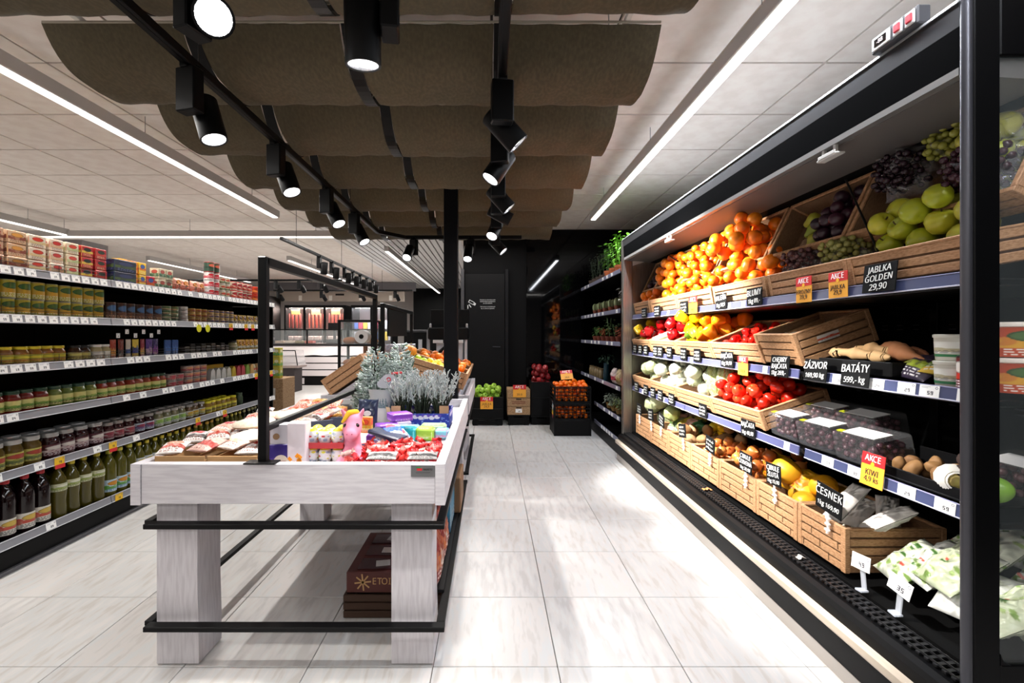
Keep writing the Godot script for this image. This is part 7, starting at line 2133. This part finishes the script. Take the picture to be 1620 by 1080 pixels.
func back_corner() -> void:
	# green apples
	pallet_foot("low black stand under the green apple crates", D(-.04, 0, 6.36), .42, .38, .1)
	black_crate("lower black crate under the green apples", D(-.04, .1, 6.36), .42, .38, .12)
	var a := black_crate("upper black crate heaped with green apples at the black door", D(-.04, .222, 6.36), .42, .38, .15)
	fill("green_apple", Transform3D(Basis.IDENTITY, a.position), .38, .34, 40, .038, "green apple in the black crate by the black door", "apple", 301, .06)
	offer(D(-.05, .30, 6.158), Basis.IDENTITY, "red and yellow AKCE card on the green apple crate", .165, .16, ["JABLKA", "24,9"])
	# three cardboard boxes
	pallet_foot("low black stand under the three brown boxes", D(.37, 0, 6.36), .3, .34, .14)
	var nth := ["lowest", "middle", "top"]
	for k in 3:
		var o := thing("cardboard_box", "brown cardboard box, %s of the stack of three by the black wall" % nth[k], "box", D(.37, .14 + .112 * k, 6.36))
		part("body", rb(.3, .108, .34, .003), noisy("cardboard", ["#8a6a4a", "#9a7a58", "#a58562"], Vector3(3, 3, 3), .8, .03), o)
		part("hand_hole", rb(.07, .016, .003, 0), M("#2a1f16", .9), o, Vector3(0, .085, .1695))
		part("tape", rb(.04, .001, .34, 0), M("#a08860", .4), o, Vector3(0, .108, 0))
		if k == 1:
			for q in 2:
				part("print_line", rb(.18, .008, .001, 0), M("#6a2c22", .8), o, Vector3(0, .035 + .022 * q, .1703))
		if k == 0:
			part("white_label", rb(.085, .05, .0015, 0), price_mat("18"), o, Vector3(0, .03, .1705))
	offer(D(.38, .452, 6.184), Basis.IDENTITY, "red and yellow AKCE card on the top brown box", .17, .16, ["", "39,9"])
	# red apples on dark boxes
	pallet_foot("low black stand under the red apple boxes", D(.68, 0, 6.38), .3, .32, .12)
	black_crate("lower black box under the red apples", D(.68, .12, 6.38), .3, .32, .24)
	var ra := black_crate("upper black box of red apples between the brown boxes and the mandarins", D(.68, .362, 6.38), .3, .32, .2)
	fill("red_apple", Transform3D(Basis.IDENTITY, ra.position), .27, .28, 28, .038, "dark red apple in the black box beside the mandarins", "apple", 302, .13)
	# mandarins
	black_crate("solid black base crate under the mandarins", D(.965, 0, 5.75), .44, .4, .18)
	for k in 2:
		var c := black_crate("%s black slatted crate of mandarins near the plant shelves" % ["lower", "upper"][k], D(.965, .182 + .2 * k, 5.75), .44, .4, .195, true)
		fill("mandarin", Transform3D(Basis.IDENTITY, c.position), .4, .36, [64, 110][k], .029, "mandarin in the %s black slatted crate" % ["lower", "upper"][k], "mandarin", 303 + k, .014)
	offer(D(.93, .70, 5.78), Basis(Vector3.RIGHT, -.5) * Basis(Vector3.BACK, .08), "red and yellow AKCE card standing behind the mandarins", .15, .12, ["", "29,9"])
	solo("colourful_poster", rb(.003, .2, .1, 0), pack("sideposter", "#1c2a3a", "#d8b030", "#c8d8d8", "#d03030"), "narrow coloured label on the left side of the mandarin crates", "label", D(.738, .2, 5.62))
	weighing()

func weighing() -> void:
	var o := thing("weighing_station", "black and white weighing station behind the black column", "scales", D(-.46, 0, 5.3))
	var bk := M("#0c0c0e", .45)
	var wh := M("#b4b4b8", .4)
	part("pedestal", rb(.34, .78, .3, .006), bk, o)
	part("side_post", rb(.03, 1.18, .03, .003), wh, o, Vector3(.19, 0, .12))
	part("side_post", rb(.035, 1.24, .03, .003), M("#86868a", .4), o, Vector3(-.22, 0, .12))
	part("white_panel", rb(.15, .3, .012, .003), wh, o, Vector3(-.06, .8, .1))
	part("white_panel", rb(.07, .3, .012, .003), wh, o, Vector3(.12, .8, .1))
	part("neck", MB.new().tube([Vector3(-.1, .78, .12), Vector3(-.1, 1.0, .14), Vector3(-.03, 1.06, .14)], .018, 8).mesh(), bk, o)
	part("scale_head", rb(.44, .13, .26, .012), bk, o, Vector3(0, 1.14, .05))
	for s in [-1, 1]:
		part("pan_plate", rb(.11, .035, .01, .003), M("#c4c4c4", .3), o, Vector3(s * .11, 1.1, .17))
		part("knob", lz("knob", [Vector2(0, 0), Vector2(.012, 0), Vector2(.012, .04), Vector2(0, .045)], 12), M("#9a9a9c", .4), o, Vector3(s * .2, 1.27, .1))
	part("display_board", rb(.44, .2, .02, .004), bk, o, Vector3(0, 1.275, -.05))
	var s2 := thing("black_cabinet", "tall black cabinet left of the weighing station", "cabinet", D(-.95, 0, 6.2))
	part("body", rb(.3, 1.22, .4, .006), bk, s2)
	part("top", rb(.34, .03, .44, .004), M("#2a2a2e", .4), s2, Vector3(0, 1.22, 0))
	part("white_tag", pillow_mesh(.05, .18, .01, 180), M("#c8c8cc", .4), s2, Vector3(.06, .95, .21))

func far_hall() -> void:
	var bk := M("#101012", .5)
	# carton and juice packs at the end of the left shelving
	var c := thing("tall_carton", "tall plain brown carton past the end of the left shelving", "carton", D(-2.62, 0, 5.75))
	part("body", rb(.34, .67, .34, .004), noisy("cardboard", [], Vector3.ONE), c)
	part("white_label", rb(.06, .14, .002, 0), M("#c9c5be", .6), c, Vector3(.05, .42, .171))
	for s in 3:
		for k in 3:
			solo("juice_pack", rb(.085, .12, .085, .004), pack("juice", "#c8b83a", "#5a9a5c", "#d8d4b0", "#5a6a2a"), "yellow-green juice pack stacked on the tall carton", "juice pack", D(-2.73 + .092 * k, .672 + .122 * s, 5.66), Basis(Vector3.UP, rf(-.05, .05)), "juice packs on the tall carton")
	# glass case with black frame
	var g := thing("bread_case", "black framed glass case of baked goods behind the second table", "display case", D(-1.63, 0, 5.9))
	for x in [-.2, .2]:
		for z in [-.18, .18]:
			part("post", rb(.03, 1.36, .03, .002), bk, g, Vector3(x, 0, z))
	for y in [.5, .78, 1.05, 1.345]:
		part("shelf_frame", rb(.43, .025, .39, .002), bk, g, Vector3(0, y, 0))
	for s in [-1, 1]:
		part("glass_pane", rb(.004, .83, .33, 0), clear("#e8f4f4", .08), g, Vector3(s * .2, .52, 0))
	part("glass_pane", rb(.37, .83, .004, 0), clear("#e8f4f4", .08), g, Vector3(0, .52, .18))
	for k in 8:
		solo("bread_loaf", ball("loaf", 14, 10, func(d): return .06 / sqrt(d.x * d.x * .5 + d.y * d.y * 1.6 + d.z * d.z)), M(["#a8642c", "#8a5024", "#b87838"][k % 3], .7), "golden loaf in the black framed glass case", "bread", D(-1.74 + .13 * (k % 3), [.845, 1.115, 1.115][k / 3], 5.84 + .04 * (k % 2)), Basis.IDENTITY, "loaves in the glass case")
	# dark kiosk with a glass top
	var kk := thing("sample_stand", "dark brown stand with a glass hood in the far hall", "stand", D(-4.2, 0, 9.9))
	part("base", rb(.36, .5, .4, .01), M("#2c2222", .6), kk)
	part("tray", rb(.52, .05, .5, .006), M("#8a7a74", .5), kk, Vector3(0, .5, 0))
	part("hood", MB.new().poly([Vector2(-.25, .55), Vector2(.25, .55), Vector2(.2, .86), Vector2(-.25, .86)], -.22, .22).mesh(), clear("#dcd8d8", .35), kk)
	part("hood_edge", MB.new().tube([Vector3(.25, .55, .22), Vector3(.2, .86, .22), Vector3(-.25, .86, .22), Vector3(-.25, .55, .22)], .01, 6).mesh(), bk, kk)
	part("badge", rb(.05, .05, .004, .002), M("#0c0c0c", .5), kk, Vector3(.04, .3, .2))
	# deli counter with white front boards
	var d := thing("deli_counter", "long deli counter with white front boards and a glass guard in the far hall", "counter", D(-4.0, 0, 11.4))
	part("plinth", rb(2.6, .2, .7, .004), M("#141012", .6), d)
	for k in 3:
		part("front_board", rb(2.6, .13, .03, .004), M("#d8cfd0", .5), d, Vector3(0, .22 + .155 * k, .36))
	part("body", rb(2.6, .6, .66, 0), M("#1c1618", .7), d, Vector3(0, .1, 0))
	part("cloth_top", MB.new().surf(40, 4, func(u, v): return Vector3((u - .5) * 2.6, .70 + .22 * v + .008 * sin(u * 31.0) * (1 - v), .38 - .4 * v), Vector3.ZERO, Vector3(0, 1, 1)).mesh(), M("#d9d0d0", .8), d)
	part("counter_top", rb(2.6, .05, .5, .004), M("#2a2526", .4), d, Vector3(0, .92, -.22))
	for k in 4:
		part("guard_post", rb(.03, .36, .03, .002), bk, d, Vector3(-1.25 + .83 * k, .95, 0))
	part("guard_bar", rb(2.6, .025, .025, .002), bk, d, Vector3(0, 1.29, 0))
	part("guard_glass", rb(2.55, .32, .006, 0), clear("#e8f0f0", .08), d, Vector3(0, .97, 0))
	for k in 4:
		part("white_foot", rb(.1, .14, .02, .002), M("#c9c2c2", .6), d, Vector3(-1.0 + .6 * k, .03, .35))
	var reg := thing("counter_scales", "dark scales standing on the deli counter", "scales", D(-3.85, .972, 11.6))
	part("base", rb(.3, .1, .28, .01), M("#2c2828", .5), reg)
	part("neck", rb(.06, .25, .05, .004), M("#2c2828", .5), reg, Vector3(0, .1, -.08))
	part("display", rb(.3, .16, .04, .006), bk, reg, Vector3(0, .34, -.06))
	for k in 8:
		solo("deli_tray", rb(.2, .06, .2, .006), M(["#b8a08a", "#c8b8a8", "#7a6a44", "#c04a30", "#c8c0b4"][k % 5], .5), "small tray of deli food on the counter", "food tray", D(-5.15 + .24 * k if k < 4 else -5.15 + .24 * (k + 2.6), .972, 11.62), Basis.IDENTITY, "food trays on the deli counter")
	# fridges in the far wall
	fridge(-5.72, -4.04, 3, "wide black fridge with three glass doors and hanging sausages on the far wall", true)
	fridge(-3.88, -2.72, 2, "black fridge with two glass doors and bright cartons on the far wall", false)
	var fp := thing("wall_fascia", "beige fascia board over the far fridges", "fascia", D(-4.2, 2.1, 13.2))
	part("board", rb(3.6, .28, .04, .003), M("#a89c90", .8), fp)
	for k in 4:
		part("bright_plate", rb(.09, .14, .01, .002), M("#e6e2da", .5), fp, Vector3(-1.1 + .84 * k, .03, .025))
	part("name_plate", rb(.24, .05, .008, .001), M("#1c1a1a", .5), fp, Vector3(.0, .17, .024))
	var fg := thing("grey_header", "grey header panel above the beige fascia", "panel", D(-4.2, 2.4, 13.3))
	part("board", rb(4.2, .24, .06, .003), M("#77757a", .8), fg)
	var sp := thing("black_partition", "tall black partition at the left of the far fridges", "partition", D(-5.85, 0, 12.4))
	part("board", rb(.12, 2.2, 1.3, .004), bk, sp)
	var ds := thing("dark_machine", "dark tall machine seen past the end of the left shelving", "machine", D(-5.0, 0, 10.2))
	part("body", rb(.35, 1.95, .4, .01), bk, ds)
	part("spout", rb(.1, .3, .1, .006), bk, ds, Vector3(.12, 1.5, .22))
	for k in 5:
		part("basket_band", rb(.5, .05, .5, .008), M(["#c8c4c4", "#5a5456"][k % 2], .6), ds, Vector3(0, .35 + .24 * k, .02))

func fridge(x0: float, x1: float, n: int, label: String, meat: bool) -> void:
	var bk := M("#0e0e10", .45)
	var xc := (x0 + x1) / 2
	var w := x1 - x0
	var o := thing("glass_door_fridge", label, "fridge", D(xc, 0, 13.5))
	part("back", rb(w, 1.95, .03, 0), M("#b8a8a8" if not meat else "#6a4a48", .7), o, Vector3(0, .05, -.35))
	part("top", rb(w, .07, .75, .004), bk, o, Vector3(0, 1.93, 0))
	part("bottom", rb(w, .35, .75, .004), bk, o)
	for s in [-1, 1]:
		part("side", rb(.05, 1.95, .75, .004), bk, o, Vector3(s * (w / 2 - .025), 0, 0))
	for k in 3:
		part("shelf", rb(w - .1, .02, .5, .002), M("#8a8484", .4), o, Vector3(0, .72 + .28 * k if k < 2 else 1.32, -.08))
	var dw := w / n
	for k in n:
		var x := -w / 2 + dw * (k + .5)
		var dn := Node3D.new()
		dn.name = "door"
		o.add_child(dn, true)
		dn.position = Vector3(x, 0, .38)
		part("stile", rb(.035, 1.6, .03, .002), bk, dn, Vector3(-dw / 2 + .018, .34, 0))
		part("stile", rb(.035, 1.6, .03, .002), bk, dn, Vector3(dw / 2 - .018, .34, 0))
		part("pane", rb(dw - .07, 1.55, .006, 0), clear("#f4f4f4", .06), dn, Vector3(0, .36, 0))
		part("handle", rb(.02, .4, .03, .004), M("#8a8a8c", .3, .6), dn, Vector3(dw / 2 - .05, .9, .03))
	for k in n:
		var xb := xc - w / 2 + dw * (k + .5)
		if meat:
			for q in 9:
				solo("hanging_sausage", lz("saus", [Vector2(0, 0), Vector2(.018, .01), Vector2(.022, .1), Vector2(.02, .38), Vector2(.01, .41), Vector2(0, .42)], 8), M(["#8a2c22", "#a83a2a", "#6e2420", "#9a4a30"][(q + k) % 4], .5), "long red-brown sausage hanging in the wide far fridge", "sausage", D(xb - dw * .38 + dw * .095 * q, 1.36, 13.3 + .06 * (q % 2)), Basis.IDENTITY, "sausages in the wide far fridge")
			solo("sale_sign", rb(.24, .14, .006, .002), M(["#e0a050", "#e8b070", "#d8a060"][k], .5), "orange sign hung inside the wide far fridge, %s door" % ["left", "middle", "right"][k], "sign", D(xb, 1.74, 13.2))
			for q in 3:
				solo("white_food_pack", rb(.15, .12, .2, .02), M("#d2c2bc", .6), "white pack in the lower part of the wide far fridge", "food pack", D(xb - .17 + .17 * q, 1.02, 13.35), Basis.IDENTITY, "white packs in the wide far fridge")
		else:
			for q in 4:
				for s in 2:
					solo("bright_carton", rb(.11, .24, .1, .004), M(["#d8d8e0", "#5a7ac8", "#d04060", "#e0c040"][(q + s + k) % 4], .5), "bright carton in the two-door far fridge", "carton", D(xb - .2 + .13 * q, [1.02, 1.34][s], 13.35), Basis.IDENTITY, "cartons in the two-door far fridge")
	var l := AreaLight3D.new()
	l.name = "fridge_light"
	l.area_size = Vector2(w - .2, .05)
	l.light_energy = 4.0 * w
	l.light_color = Color("#ffe6dc" if meat else "#f4f6ff")
	l.shadow_enabled = true
	o.add_child(l)
	l.transform = Transform3D(Basis(Vector3.RIGHT, -PI / 2 - .5), Vector3(0, 1.90, .3))
	part("light_tube", rb(w - .2, .012, .02, .003), glow("#fff4ee", 1.6), o, Vector3(0, 1.912, .3))
